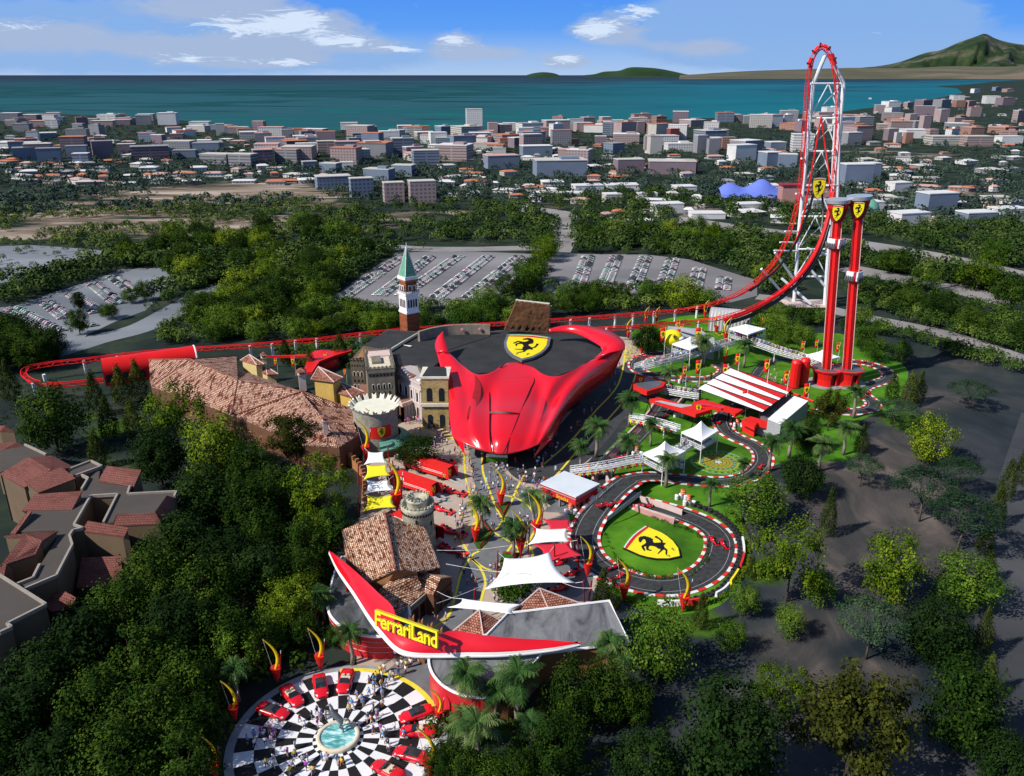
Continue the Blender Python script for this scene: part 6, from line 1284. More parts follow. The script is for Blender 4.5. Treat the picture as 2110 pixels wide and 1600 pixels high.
for k, (a, b) in enumerate([((60,520),(620,585)),((0,430),(470,400)),((0,780),(470,575)),((0,700),(170,750)),((820,640),(1020,680))]):
    a, b = G(*zk([a])[0], 8), G(*zk([b])[0], 7.5); c = catmull([a, a.lerp(b,.5)+V((0,0,-.5)), b], 8); tag(MB().tube(c, .06, 4).build('sail_cable', MAT['cable']), ['thin cable from the workshop to the biggest white sail','thin cable crossing the street above the small flower bed','long cable slanting down to the brown porch roof','short cable at the narrow white sail end','short cable right of the biggest white sail'][k], 'cable')
p = G(*zk([(1000,770)])[0]); tt = T('leaning_mast', 'leaning dark red mast standing alone right of the tiled pavilion', 'mast', p); MB().tube([p, G(*zk([(1015,665)])[0], 0)+V((0,0,4.5))] if False else [p, p+V((.5,0,5))], .2, 6).build('shaft', MAT['dark_red'], tt); MB().box((p.x,p.y,.1), (.7,.7,.2)).build('foot', MAT['pylon_grey'], tt)
# ------------------------------------------------------------------ tall bow banners
bow = None
def make_bow():
    t = T('bow_banner', 'x', 'banner', (0,0,0)); h = 9.0
    MB().lathe([(.05,0),(.45,1.2),(.85,3.0),(.95,3.3),(.02,3.0)], (0,0,0), 10).build('red_cone', MAT['flag_red'], t)
    mb = MB(); pts = []
    for i in range(15): a = i/14; pts.append(V((-.2+1.15*math.sin(a*math.pi*.85)-1.9*a**2.2, 0, 2.7+a*6.4)))
    rr = [.09+.22*math.sin(math.pi*min(1, .12+i/14*.95))**.8 for i in range(15)]
    mb.grid([[p+V((-r,-.12,0)), p+V((0,-.2,0)), p+V((r,-.12,0)), p+V((r*.6,.12,0)), p+V((-r*.6,.12,0))] for p, r in zip(pts, rr)], True); mb.build('yellow_bow', MAT['yellow_gold'], t, True)
    MB().tube([pts[-1], (-.55,0,3.2)], .035, 4).build('stay_wire', MAT['cable'], t)
    MB().tube([(.75,0,3.1), (1.15,0,6.3)], .2, 6, .06).build('red_spike', MAT['dark_red'], t); MB().tube([(1.14,0,6.2), (1.2,0,6.8)], .06, 5).build('white_tip', MAT['white_paint'], t)
    return t
BOWS = [(485,1487,1403,1),(572,1408,1318,1),(661,1381,1295,1),(445,1605,1515,1),(905,1490,1420,1),(888,1608,1500,1),(755,950,863,1),(776,930,842,1),(818,1055,945,1),(980,1120,1035,1),(1032,1045,962,1),(1106,1110,1015,1),(1073,1145,1052,1),(1210,1190,1105,1),(1285,1240,1150,1),(1407,1262,1170,1),
 (1294,700,655,-1),(1330,668,632,-1),(1352,666,632,-1),(1452,656,618,-1),(1322,732,688,-1),(1475,690,643,-1),(1494,704,655,-1),(1492,750,707,1)]
bow0 = make_bow()
for k, (u, v, vt, fl) in enumerate(BOWS):
    o = bow0 if k == 0 else copy_tree(bow0); p = G(u, v); h = (PY(u, vt, p.y).z)/9.1; o.location = p; o.scale = (h*fl, h, h); o['label'] = ''; o['auto'] = 'tall bow banner with red cone'; o['group'] = 'bow banners along the paths'
# ------------------------------------------------------------------ upright red flags with shield
def make_flag():
    t = T('flag', 'x', 'flag', (0,0,0)); MB().tube([(0,0,0),(0,0,7)], .07, 5).build('pole', MAT['steel_white'], t)
    mb = MB(); rows = []
    for j in range(7): z = 3.6+j*.55; rows.append([(-1.3+.05*math.sin(j), .12*math.sin(j*.9), z), (-.65, -.1*math.sin(j*.9), z), (-.03, 0, z)])
    mb.grid(rows); fo = mb.build('cloth', MAT['flag_red'], t, True); fo.modifiers.new('s','SOLIDIFY').thickness = .04
    q = MB(); flat(q, [(x*1.15-.66, y*1.7+5.3) for x, y in SHIELD], lambda p: V((p[0], -p[2], p[1])), .14, .2); sh = q.build('shield', MAT['yellow_paint'], t)
    q = MB(); flat(q, [(x*1.25-.66, y*1.7+5.3) for x, y in HORSE], lambda p: V((p[0], -p[2], p[1])), .2, .24); q.build('horse', MAT['black_paint'], sh)
    return t
FLAGS = [(1368,735,675),(1398,700,660),(1400,728,678),(1405,705,668) ,(1440,740,675),(1502,680,645),(1535,680,645),(1542,690,660),(1573,690,652),(1654,742,703),(1682,735,700),(1726,745,706),(1412,800,755),(1440,800,742),(1452,790,775),(1495,806,750),(1520,776,728),(1580,797,740),(1620,818,764),(1535,860,804),(1600,868,836),(1661,848,790),(1467,795,768),(715,790,760),(675,760,726),(610,775,735),(573,770,738)]
fl0 = make_flag()
for k, (u, v, vt) in enumerate(FLAGS):
    o = fl0 if k == 0 else copy_tree(fl0); p = G(u, v, 7.4 if u in (1520,1580,1620) else 0); h = (PY(u, vt, p.y).z-p.z)/7.0; o.location = p; o.scale = (h*.9, h*.9, h); o['label'] = ''; o['auto'] = 'upright red flag with yellow shield'; o['group'] = 'red shield flags'
# ------------------------------------------------------------------ trucks with open rear ramps
def make_truck():
    t = T('race_truck', 'x', 'truck', (0,0,0)); W, L_, Z0, Z1 = 2.6, 13.0, 1.0, 4.3      # rear at -y .. the trailer runs along x, rear at +x
    mb = MB(); mb.add([(-L_,-W/2,Z0),(0,-W/2,Z0),(0,W/2,Z0),(-L_,W/2,Z0),(-L_,-W/2,Z1),(0,-W/2,Z1),(0,W/2,Z1),(-L_,W/2,Z1)], [(0,3,2,1),(4,5,6,7),(0,1,5,4),(2,3,7,6),(3,0,4,7)]); mb.build('trailer', MAT['flag_red'], t)
    MB().poly([(-.6,-W/2+.05,Z0+.05),(-.6,W/2-.05,Z0+.05),(-.6,W/2-.05,Z1-.05),(-.6,-W/2+.05,Z1-.05)]).build('interior', MAT['dark_void'], t)
    for y, s in ((-W/2, -1), (W/2, 1)):
        m = MB(); m.box((.07, -W/4, (Z0+Z1)/2-.1), (.1,W/2,Z1-Z0-.3)) if s < 0 else m.box((.72, W/2+.05, (Z0+Z1)/2), (1.4,.1,Z1-Z0-.2), .12); d = m.build('rear_door', MAT['flag_red'] if s < 0 else MAT['dark_red'], t)
        if s < 0: emblem(frame((.13,-W/4,2.8), (0,1.05,0), (0,0,1.8), (1,0,0)), .03, d, 'emblem_rim_black', 1.05, False)
        m = MB(); m.add([(0,s*.95-.35,Z0),(0,s*.95+.35,Z0),(4.6,s*.95+.35,.05),(4.6,s*.95-.35,.05),(0,s*.95-.35,Z0-.15),(0,s*.95+.35,Z0-.15),(4.6,s*.95+.35,.0),(4.6,s*.95-.35,.0)], [(0,3,2,1)[::-1],(0,1,5,4),(1,2,6,5),(2,3,7,6),(3,0,4,7)]); m.build('ramp', MAT['ramp_grey'], t)
    for x in (-2.2,-3.4,-9.0,-10.2):
        for y in (-1.15, 1.15): m = MB(); m.tube([(x,y-.2,.5),(x,y+.2,.5)], .5, 12); m.build('wheel', MAT['rubber'], t)
    for z in (2.0, 2.4): m = MB(); m.box((-L_*.55, -W/2-.015, z), (L_*.8,.02,.12)); m.build('white_stripe', MAT['white_paint'], t)
    emb = emblem(frame((-1.2,-W/2-.01,1.8), (.7,0,0), (0,0,.95), (0,-1,0)), .02, t, 'emblem_rim_black', 1.05, False)
    m = MB(); m.box((-L_+1.9, -W/2-.012, 3.3), (2.8,.02,.75)); pn = m.build('sign_panel', MAT['white_paint'], t)
    m = MB()
    for k in range(5): m.box((-L_+1.0+k*.45, -W/2-.03, 3.45), (.3,.02,.26)); m.box((-L_+1.1+k*.4, -W/2-.03, 3.1), (.26,.02,.16))
    m.build('lettering', MAT['black_paint'], pn)
    m = MB(); m.box((-L_-1.8,0,2.0), (2.6,2.4,2.4), 0, .9); cb = m.build('cab', MAT['dark_red'], t); m = MB(); m.box((-L_-2.9,0,2.5), (.6,2.1,.9)); m.build('windscreen', MAT['glass_dark'], cb)
    for y in (-1.05,1.05): m = MB(); m.tube([(-L_-1.9,y-.2,.5),(-L_-1.9,y+.2,.5)], .5, 12); m.build('wheel', MAT['rubber'], t)
    return t
tk = make_truck()
zT = lambda pts: Z(pts, 800, 920, 11.43)
for k, (rear, front, lab) in enumerate([(zT([(1480,810)])[0], zT([(620,545)])[0], 'red racing truck under the dark tree, farthest of the three with rear ramps down'),(zT([(1110,1215)])[0], zT([(240,920)])[0], 'red racing truck with open rear doors behind the round stone tower'),((898,1120), (835,1092), 'red racing truck half hidden by the round stone tower, rear doors open')]):
    o = tk if k == 0 else copy_tree(tk); a, b = G(*rear), G(*front); d = a-b; o.location = a; o.rotation_euler = (0,0,math.atan2(d.y,d.x)); s = max(.95, min(1.1, d.length/13.0)); o.scale = (s,s,s); o['label'] = lab; o['group'] = 'racing trucks'
# ------------------------------------------------------------------ single seater racing cars and karts
def make_racer():
    t = T('racing_car', 'x', 'racing car', (0,0,0))
    secs = [(2.6,.09,.28,.42),(2.0,.16,.26,.52),(1.2,.26,.2,.66),(.5,.36,.15,.74),(.1,.62,.14,.74),(-.6,.72,.14,.78),(-1.3,.55,.16,.72),(-1.9,.28,.22,.6)]
    rows = [[(w,y,z0),(w*1.0,y,z0+(z1-z0)*.6),(w*.55,y,z1),(-w*.55,y,z1),(-w,y,z0+(z1-z0)*.6),(-w,y,z0)] for y, w, z0, z1 in secs]
    mb = MB().grid(rows, True); mb.poly(rows[0]); mb.poly(rows[-1][::-1]); mb.build('body', MAT['car_red'], t, True)
    m = MB(); m.add([(-.16,-.35,.75),(.16,-.35,.75),(.12,-.3,1.12),(-.12,-.3,1.12),(0,-1.6,.72)], [(0,1,2,3),(1,4,2),(0,3,4),(3,2,4)]); m.build('engine_cover', MAT['car_red'], t)
    m = MB(); m.ball((0,.05,.86), .17, 8); m.build('helmet', MAT['white_paint'], t); m = MB(); m.box((0,.28,.73), (.5,.75,.06)); m.build('cockpit', MAT['dark_void'], t)
    m = MB(); m.box((0,2.55,.24), (1.75,.5,.06)); 
    for s in (-.85,.85): m.box((s,2.5,.34), (.05,.6,.28))
    m.build('front_wing', MAT['car_red'], t)
    m = MB(); m.box((0,-2.15,1.0), (1.2,.45,.07)); m.box((0,-2.1,.7), (1.15,.3,.05))
    for s in (-.6,.6): m.box((s,-2.12,.75), (.05,.6,.65))
    m.build('rear_wing', MAT['car_red'], t)
    for x, y, r, w in ((-.82,1.75,.33,.34),(.82,1.75,.33,.34),(-.82,-1.65,.35,.4),(.82,-1.65,.35,.4)):
        m = MB(); m.tube([(x-w/2,y,r),(x+w/2,y,r)], r, 14); wh = m.build('wheel', MAT['rubber'], t); m = MB(); s = 1 if x > 0 else -1; m.tube([(x+s*w/2,y,r),(x+s*(w/2+.02),y,r)], r*.5, 10); m.build('rim', MAT['pylon_grey'], wh)
        m = MB(); m.tube([(0,y,.42),(x,y,r)], .04, 4); m.build('suspension_arm', MAT['black_paint'], t)
    return t
rc = make_racer()
RC = [((877,947),(945,960),'under the tree behind the farthest truck','red racing car parked beside the farthest truck under the tree'),((905,1010),(962,1024),'','red racing car at the ramps of the middle truck'),((890,1047),(930,1060),'','red racing car just right of the round stone tower'),((905,1092),(958,1108),'','red racing car on the ramps of the hidden truck'),((905,1130),(958,1148),'','red racing car below the hidden truck, above the porch roof'),
 ((1168,1158),(1128,1172),'','red racing car under the right edge of the biggest white sail'),((1195,1180),(1152,1192),'','red racing car beside the leaning mast by the big sail'),((1157,1205),(1138,1192),'','small red racing car half under the biggest white sail'),((1168,1212),(1130,1222),'','red racing car just behind the larger tiled pavilion'),((830,940),(880,962),'','red racing car nosing out beneath the dark street tree')]
for k, (a, b, _, lab) in enumerate(RC):
    o = rc if k == 0 else copy_tree(rc); a, b = G(*a), G(*b); d = b-a; o.location = (a+b)/2; o.location.z = .05; o.rotation_euler = (0,0,math.atan2(d.y,d.x)-math.pi/2); s = max(1.0, min(1.35, d.length/4.9)); o.scale = (s,)*3; o['label'] = lab; o['group'] = 'display racing cars'
KARTS = z4([(605,845,50),(668,840,50),(815,850,-80),(895,848,-80),(1342,1082,170),(1410,1106,170),(680,1258,235),(708,1322,235),(1022,258,40),(1385,298,45),(1655,592,30),(665,556,50),(738,524,50)])+z5([(210,450,110),(262,440,110),(1712,482,240),(1775,508,230),(1730,705,20),(1748,682,20),(1525,795,260),(1588,802,260)])
KL = ['left kart of the pair crossing the bridge','right kart of the pair crossing the bridge','left kart of the pair coming from under the bridge','right kart of the pair coming from under the bridge','left kart of the pair on the right bend of the loop','right kart of the pair on the right bend of the loop','inner kart of the pair on the lower left of the loop','outer kart of the pair on the lower left of the loop','single kart in the sunken lane before the pit beam','kart leaving the striped pit hall','kart in the bend beside the mosaic green','nearer kart in the sunken lane by the footbridge','farther kart in the sunken lane by the footbridge','left kart on the bend under the yellow globe','right kart on the bend under the yellow globe','left kart behind the far drop tower','right kart behind the far drop tower','nearer kart on the narrow curve right of the towers','farther kart on the narrow curve right of the towers','left kart on the low right straight','right kart on the low right straight']
for k, (u, v, a) in enumerate(KARTS):
    o = copy_tree(rc); p = G(u, v); s = .62; o.name = 'racing_kart'; o.location = p
    if k in (0, 1): o.location = G(u, v, 2.4)
    o.location.z += .12; o.rotation_euler = (0,0,rad(-a)); o.scale = (s*1.15,)*3; o['label'] = 'small red '+KL[k]; o['category'] = 'kart'; o['group'] = 'karts on the track'; 
# ------------------------------------------------------------------ sports cars round the plaza
def make_car(open_top):
    t = T('sports_car', 'x', 'sports car', (0,0,0))
    secs = [(2.3,.55,.30,.50),(2.2,.78,.22,.58),(1.7,.92,.18,.70),(1.1,.96,.18,.80),(.5,.95,.18,.86),(-.3,.95,.18,.86),(-1.0,.98,.18,.92),(-1.7,.97,.2,.92),(-2.15,.86,.3,.84),(-2.28,.7,.4,.72)]
    rows = [[(w*.92,y,z0),(w,y,z0+(z1-z0)*.45),(w*.93,y,z0+(z1-z0)*.85),(w*.72,y,z1),(0,y,z1+.03),(-w*.72,y,z1),(-w*.93,y,z0+(z1-z0)*.85),(-w,y,z0+(z1-z0)*.45),(-w*.92,y,z0)] for y, w, z0, z1 in secs]
    mb = MB().grid(rows, True); mb.poly(rows[0]); mb.poly(rows[-1][::-1]); mb.build('body', MAT['car_red'], t, True)
    m = MB(); m.add([(-.72,.85,.82),(.72,.85,.82),(.56,.2,1.2),(-.56,.2,1.2)], [(0,1,2,3)]); m.build('windscreen', MAT['glass_dark'], t).modifiers.new('s','SOLIDIFY').thickness = .03
    if open_top:
        m = MB(); m.box((0,-.25,.89), (1.3,1.1,.06)); it = m.build('cockpit', MAT['seat_cream'], t)
        for s in (-.34,.34): m = MB(); m.box((s,-.55,1.02), (.46,.22,.42), 0, .8); m.build('seat', MAT['seat_cream'], it)
        m = MB(); m.tube([(-.34,.22,.98),(-.34,.3,1.02)], .16, 10); m.build('steering_wheel', MAT['black_paint'], it)
    else:
        m = MB(); rows = [[(-.70,.84,.84),(-.55,.2,1.18),(-.54,-.5,1.2),(-.62,-1.2,.93)],[(.70,.84,.84),(.55,.2,1.18),(.54,-.5,1.2),(.62,-1.2,.93)]]; m.grid([rows[0], [(0,p[1],p[2]+.04) for p in rows[0]], rows[1]]); m.poly(rows[0]); m.poly(rows[1][::-1]); m.build('roof', MAT['canvas_dark'], t, True)
    for s in (-1, 1):
        m = MB(); m.add([(s*.85,1.75,.66),(s*.55,1.95,.66),(s*.6,2.12,.55),(s*.82,1.98,.55)], [(0,1,2,3)]); m.build('headlight', MAT['lamp_glass'], t).modifiers.new('s','SOLIDIFY').thickness = .05
        m = MB(); m.tube([(s*.55,-2.26,.66),(s*.55,-2.31,.66)], .11, 10); m.build('tail_light', MAT['dark_red'], t)
        m = MB(); m.box((s*.98,.55,.92), (.16,.12,.1)); m.build('mirror', MAT['car_red'], t)
        for y in (1.38,-1.35):
            m = MB(); m.tube([(s*.74,y,.33),(s*.985,y,.33)], .33, 16); w_ = m.build('wheel', MAT['rubber'], t); m = MB(); m.tube([(s*.985,y,.33),(s*1.0,y,.33)], .22, 10); m.build('rim', MAT['silver'], w_)
    return t
cA, cB = make_car(False), make_car(True); nA = nB = 0
CARS = [((712,1410),1,'open red sports car with cream seats at the ring top beside the yellow border'),((661,1420),0,'red sports car with dark roof beside the topmost cream seated one'),((602,1440),1,'open red sports car with cream seats on the upper left of the ring'),((563,1472),0,'red sports car with dark roof farthest left on the checkered ring'),((858,1478),0,'red sports car with dark roof highest on the right side of the ring'),((862,1513),1,'open red sports car on the right side, between the two dark roofed ones'),((848,1562),0,'red sports car with dark roof low on the right side of the ring'),((800,1595),1,'red sports car cut by the bottom picture edge near the ring')]
for k, (px, op, lab) in enumerate(CARS):
    src = cB if op else cA; first = (nB == 0) if op else (nA == 0); o = src if first else copy_tree(src)
    if op: nB += 1
    else: nA += 1
    p = G(*px); d = V((PC.x, PC.y, 0))-p; o.location = (p.x,p.y,.07); o.rotation_euler = (0,0,math.atan2(d.y,d.x)-math.pi/2+rad(R.uniform(-8,8))); o.scale = (1.26,)*3; o['label'] = lab; o['group'] = 'sports cars on the checkered plaza'
# ------------------------------------------------------------------ barrels
def make_barrel(mat): 
    t = T('barrel', 'x', 'barrel', (0,0,0)); MB().lathe([(.01,0),(.5,0),(.53,.15),(.5,.3),(.53,.65),(.5,.8),(.53,1.2),(.5,1.35),(.01,1.35)], (0,0,0), 14).build('drum', MAT[mat], t, True)
    for z in (.45, .98): MB().lathe([(.545,z-.06),(.545,z+.06)], (0,0,0), 14).build('hoop', MAT['pylon_grey' if mat != 'orange' else 'white_paint'], t)
    return t
bw, br_ = make_barrel('white_paint'), make_barrel('orange'); ub = [0, 0]
CL = [(1408,1030,4,'by the start of the tyre wall'),(1420,1042,3,'nearest the tyre wall end'),(1395,965,3,'left of the mosaic green'),(1313,940,3,'by the sunken lane near the pennant footbridge'),(1398,860,3,'under the pointed pit beam'),(1521,880,3,'by the wedge shaped timing booth'),(1328,818,3,'under the red control booth'),(1176,1060,3,'in front of the snack kiosk'),(1735,792,3,'between the drop tower bases'),(1403,790,2,'on the walkway near the control booth')]
for (u, v, n, where) in CL:
    p = G(u, v)
    for j in range(n+1):
        red = (j == n) or (n >= 4 and j == n-1); src = br_ if red else bw; o = src if ub[red] == 0 else copy_tree(src); ub[red] += 1
        if red: o.location = p+V((R.uniform(-.25,.25), .35, 1.36))
        else: o.location = p+V(((j-(n-1)/2)*1.12, .55*(j % 2), 0))
        o['label'] = ('orange barrel stacked on top ' if red else 'white barrel in the cluster ')+where; o['group'] = 'track side barrels '+where+(' orange' if red else ' white')
p = G(1190, 1052); o = copy_tree(br_); o.location = p; o['label'] = 'single orange barrel standing alone at the snack kiosk corner'; o['group'] = 'track side barrels'
# ------------------------------------------------------------------ people
def person_mesh(pose):
    a = pose
    vs = [(0,0,.95),(0,.0,1.18),(0,0,1.40),(0,.0,1.52),(0,.02,1.64),(0,.02,1.74),
      (.19,0,1.42),(.25,.05*a,1.16),(.24,.16+.12*a,.93),(.24,.2+.12*a,.86),(-.19,0,1.42),(-.25,-.05*a,1.16),(-.24,.1-.22*a,.93),(-.24,.12-.24*a,.86),
      (.10,0,.9),(.11,.14*a+.03,.5),(.11,.18*a-.06,.08),(.12,.18*a+.12,.05),(-.10,0,.9),(-.11,-.10*a+.03,.5),(-.11,-.30*a,.1),(-.12,-.30*a+.16,.05)]
    es = [(0,1),(1,2),(2,3),(3,4),(4,5),(2,6),(6,7),(7,8),(8,9),(2,10),(10,11),(11,12),(12,13),(0,14),(14,15),(15,16),(16,17),(0,18),(18,19),(19,20),(20,21)]
    rs = [.16,.15,.17,.07,.11,.09,.075,.055,.042,.045,.075,.055,.042,.045,.105,.075,.05,.045,.105,.075,.05,.045]
    mb = skin(vs, es, rs, 1)
    ks = []
    for f in mb.f:
        c = sum((V(mb.v[i]) for i in f), V())/len(f)
        if c.z > 1.70 or (c.z > 1.58 and c.y < -.01): k = 3
        elif c.z > 1.47: k = 0
        elif abs(c.x) > .2 and c.z < 1.2 and c.z > .78: k = 0
        elif c.z > .98: k = 1
        elif c.z > .52: k = 2
        elif c.z > .1: k = 0
        else: k = 3
        ks.append(k)
    mb.m = ks; return mb
PM = [person_mesh(x) for x in (1.0, .35, -.8)]
SH = [('white',(.75,.75,.75)),('blue',(.10,.30,.68)),('magenta',(.42,.06,.46)),('orange',(.68,.13,.03)),('yellow',(.70,.50,.03)),('navy',(.03,.05,.13)),('lilac',(.52,.32,.62)),('sky blue',(.30,.52,.78))]
TS = [('blue',(.05,.10,.30)),('white',(.68,.68,.68)),('black',(.02,.02,.025)),('orange',(.58,.10,.02)),('grey',(.25,.27,.30))]
for n, c in SH: MAT['shirt_'+n] = P('shirt_'+n.replace(' ', '_'), c, .85, .05)
for n, c in TS: MAT['short_'+n] = P('shorts_'+n, c, .85, .05)
PMESH = {}
def person(pt, facing=None, si=None, ti=None, pose=None, s=1.0):
    si = R.choice([0,0,0,0,1,1,2,3,4,5,6,7]) if si is None else si; ti = R.choice([0,0,1,1,2,3,4]) if ti is None else ti; pose = R.randrange(3) if pose is None else pose
    if si == 0 and ti == 1: ti = 0
    k = (si, ti, pose)
    if k not in PMESH: PMESH[k] = PM[pose].mesh('person', [MAT['skin'], MAT['shirt_'+SH[si][0]], MAT['short_'+TS[ti][0]], MAT['hair']], True)
    o = bpy.data.objects.new('person', PMESH[k]); C.objects.link(o); o.location = pt; o.rotation_euler = (0,0,R.random()*6.28 if facing is None else facing); s *= R.uniform(1.02, 1.2); o.scale = (s*1.12,s*1.12,s)
    tag(o, '', 'person', 'visitors walking in the park'); o['auto'] = 'person in %s shirt and %s bottoms' % (SH[si][0], TS[ti][0]); return o
PEOPLE = []
def cluster(u, v, n, su, sv):
    for _ in range(n):
        for tr_ in range(20):
            p = G(u+R.gauss(0, su), v+R.gauss(0, sv), .05)
            if all((p-q).length > .75 for q in PEOPLE[-60:]): break
        PEOPLE.append(p)
for a in [(535,1535,7,14,10),(556,1575,3,8,6),(615,1570,10,16,14),(635,1490,5,14,6),(660,1480,3,8,5),(725,1460,3,5,8),(760,1450,5,12,10),(790,1455,4,10,12),(775,1410,8,14,10),(800,1395,5,8,6),(815,1350,7,14,8),(830,1380,6,14,6),(845,1370,4,10,6),(790,1510,6,18,8),(795,1540,3,8,5),(775,1485,4,10,6),(560,1520,4,8,5),(700,1575,4,20,8),(905,1275,3,12,5),(925,1222,4,12,12),(965,1195,4,10,8),(1010,1200,6,10,14),(1025,1175,6,8,8),(975,1150,2,8,5),
 (945,1095,10,8,18),(952,1060,8,8,10),(1000,1060,3,14,10),(1015,1000,14,22,22),(1060,1000,12,22,18),(1085,985,10,18,14),(1030,960,12,20,10),(1075,1075,4,10,12),(1035,1095,3,12,8),(1110,1085,3,8,8),(975,1010,8,10,14),(965,960,6,8,12),(915,890,20,22,14),(875,868,24,22,10),(850,868,10,12,6),(905,915,10,14,10),(950,930,6,10,8),(1125,960,8,14,10),(1150,930,8,16,10),(1185,890,5,12,10),(1215,850,4,10,10),(1255,790,5,10,12),(1270,770,5,6,10),(1175,1150,4,8,8),(1070,1215,5,12,6),(1025,1242,2,10,4),(815,1010,10,14,10),(820,960,6,10,10),(790,1010,8,12,26),(1185,1050,3,10,4),(1110,1015,4,8,8),(1610,785,10,14,6),(1590,790,8,10,6),(1425,800,4,10,4),(1120,1000,4,10,6)]: cluster(*a)
PEOPLE = [p for p in PEOPLE if proj(p)[1] < 1600]
PEOPLE.sort(key=lambda p: p.y)
for p in PEOPLE[:292]: person(p)
rest = PEOPLE[292:]+CROWD
vs, fs, ms = [], [], []
crowd = MB()
for p in rest:
    src = PM[R.randrange(3)]; a = R.random()*6.28; ca, sa = math.cos(a), math.sin(a); o0 = len(crowd.v); si, ti = R.randrange(8), R.randrange(5)
    crowd.v += [(p.x+1.2*(x*ca-y*sa), p.y+1.2*(x*sa+y*ca), p.z+z*1.15) for x, y, z in src.v]
    crowd.f += [[i+o0 for i in f] for f in src.f]; crowd.m += [{0: 0, 3: 1}.get(k, 2+si if k == 1 else 10+ti) for k in src.m]
co = crowd.build('crowd', [MAT['skin'], MAT['hair']]+[MAT['shirt_'+n] for n, c in SH]+[MAT['short_'+n] for n, c in TS], None, True); tag(co, 'distant crowd on the raised walkways and in the far street', 'crowd', None, 'stuff')
# ------------------------------------------------------------------ palms
MAT['palm_leaf'] = LEAF('palm_leaf', (.010,.028,.008), (.035,.085,.02), (.12,.16,.05), 1.2)
MAT['palm_dead'] = P('palm_dead', (.30,.25,.13), .9, .25, 2)
def palm_meshes(seed):
    r = random.Random(seed); m = MB()
    for k in range(30):
        az_ = 2*math.pi*k/30*3.1+r.uniform(-.2,.2); el_ = rad(r.uniform(-35, 80)) if k > 8 else rad(r.uniform(45, 85)); L_ = r.uniform(.85, 1.15)*(.85 if el_ > 1 else 1); d = V((math.cos(az_), math.sin(az_), 0)); s_ = V((-d.y, d.x, 0)); pts = []; q = V((0,0,0)); e = el_
        for i in range(8): pts.append(q.copy()); q = q+(d*math.cos(e)+V((0,0,math.sin(e))))*(L_/7); e -= .26
        m.k = 1 if el_ < rad(-20) else 0
        for i in range(1, 8):
            f = i/7; ll = .27*math.sin(math.pi*min(.93, .12+.85*f))
            for sg in (1, -1):
                for h in (0, .5):
                    b = pts[i-1].lerp(pts[i], h); t_ = (pts[i]-pts[i-1]); n_ = b+s_*sg*ll+t_*.9+V((0,0,-.10*ll/.2-.03)); m.poly([b, b+t_*.46, n_+t_*.12, n_])
    a = m.mesh('palm_crown', [MAT['palm_leaf'], MAT['palm_dead']])
    b = MB(); b.tube([(0,0,0),(.03,.0,.3),(.0,.02,.62),(0,0,.97)], .055, 8, .035); b.lathe([(.02,.86),(.075,.92),(.05,.985),(.01,1.0)], (0,0,0), 8)
    return a, b.mesh('palm_trunk', MAT['palm_bark'], True)
PALM = [palm_meshes(s) for s in (1, 2, 3)]
PALMS = [(1082,900,840),] and []
def palm_tree(u, v, vt, name='palm_tree'):
    p = G(u, v); z = PY(u, vt, p.y).z; i = R.randrange(3); t = T(name, '', 'palm tree', p, R.random()*6.28, 'feather leaved palm trees'); t['auto'] = 'palm tree'
    o = bpy.data.objects.new('trunk', PALM[i][1]); C.objects.link(o); o.parent = t; o.scale = (z*.80*1.1,)*2+(z*.80,)
    c = bpy.data.objects.new('crown', PALM[i][0]); C.objects.link(c); c.parent = t; c.location = (0,0,z*.79); s = z*.43; c.scale = (s,s,s*.85)
for a in [(492,1445,1362),(656,1290,1210),(668,1288,1212),(726,1370,1288),(992,1102,1022),(1057,1148,1070),(1098,1088,1008),(962,1482,1368),(1068,1492,1368),(1022,1492,1408),(1095,1560,1475),(1252,1395,1308),(1284,1420,1345),(985,1590,1470),(1010,1575,1500),(960,1545,1462),
 (1196,965,905),(1228,942,862),(1297,880,806),(1292,965,892),(1340,920,860),(1372,1005,932),(1462,1045,985),(1585,972,895),(1530,990,945),(1625,945,866),(1687,972,898),(1737,938,866),(1758,862,792),(1532,758,698),(1446,755,688),(1378,815,755),(1195,940,910)]: palm_tree(*a)
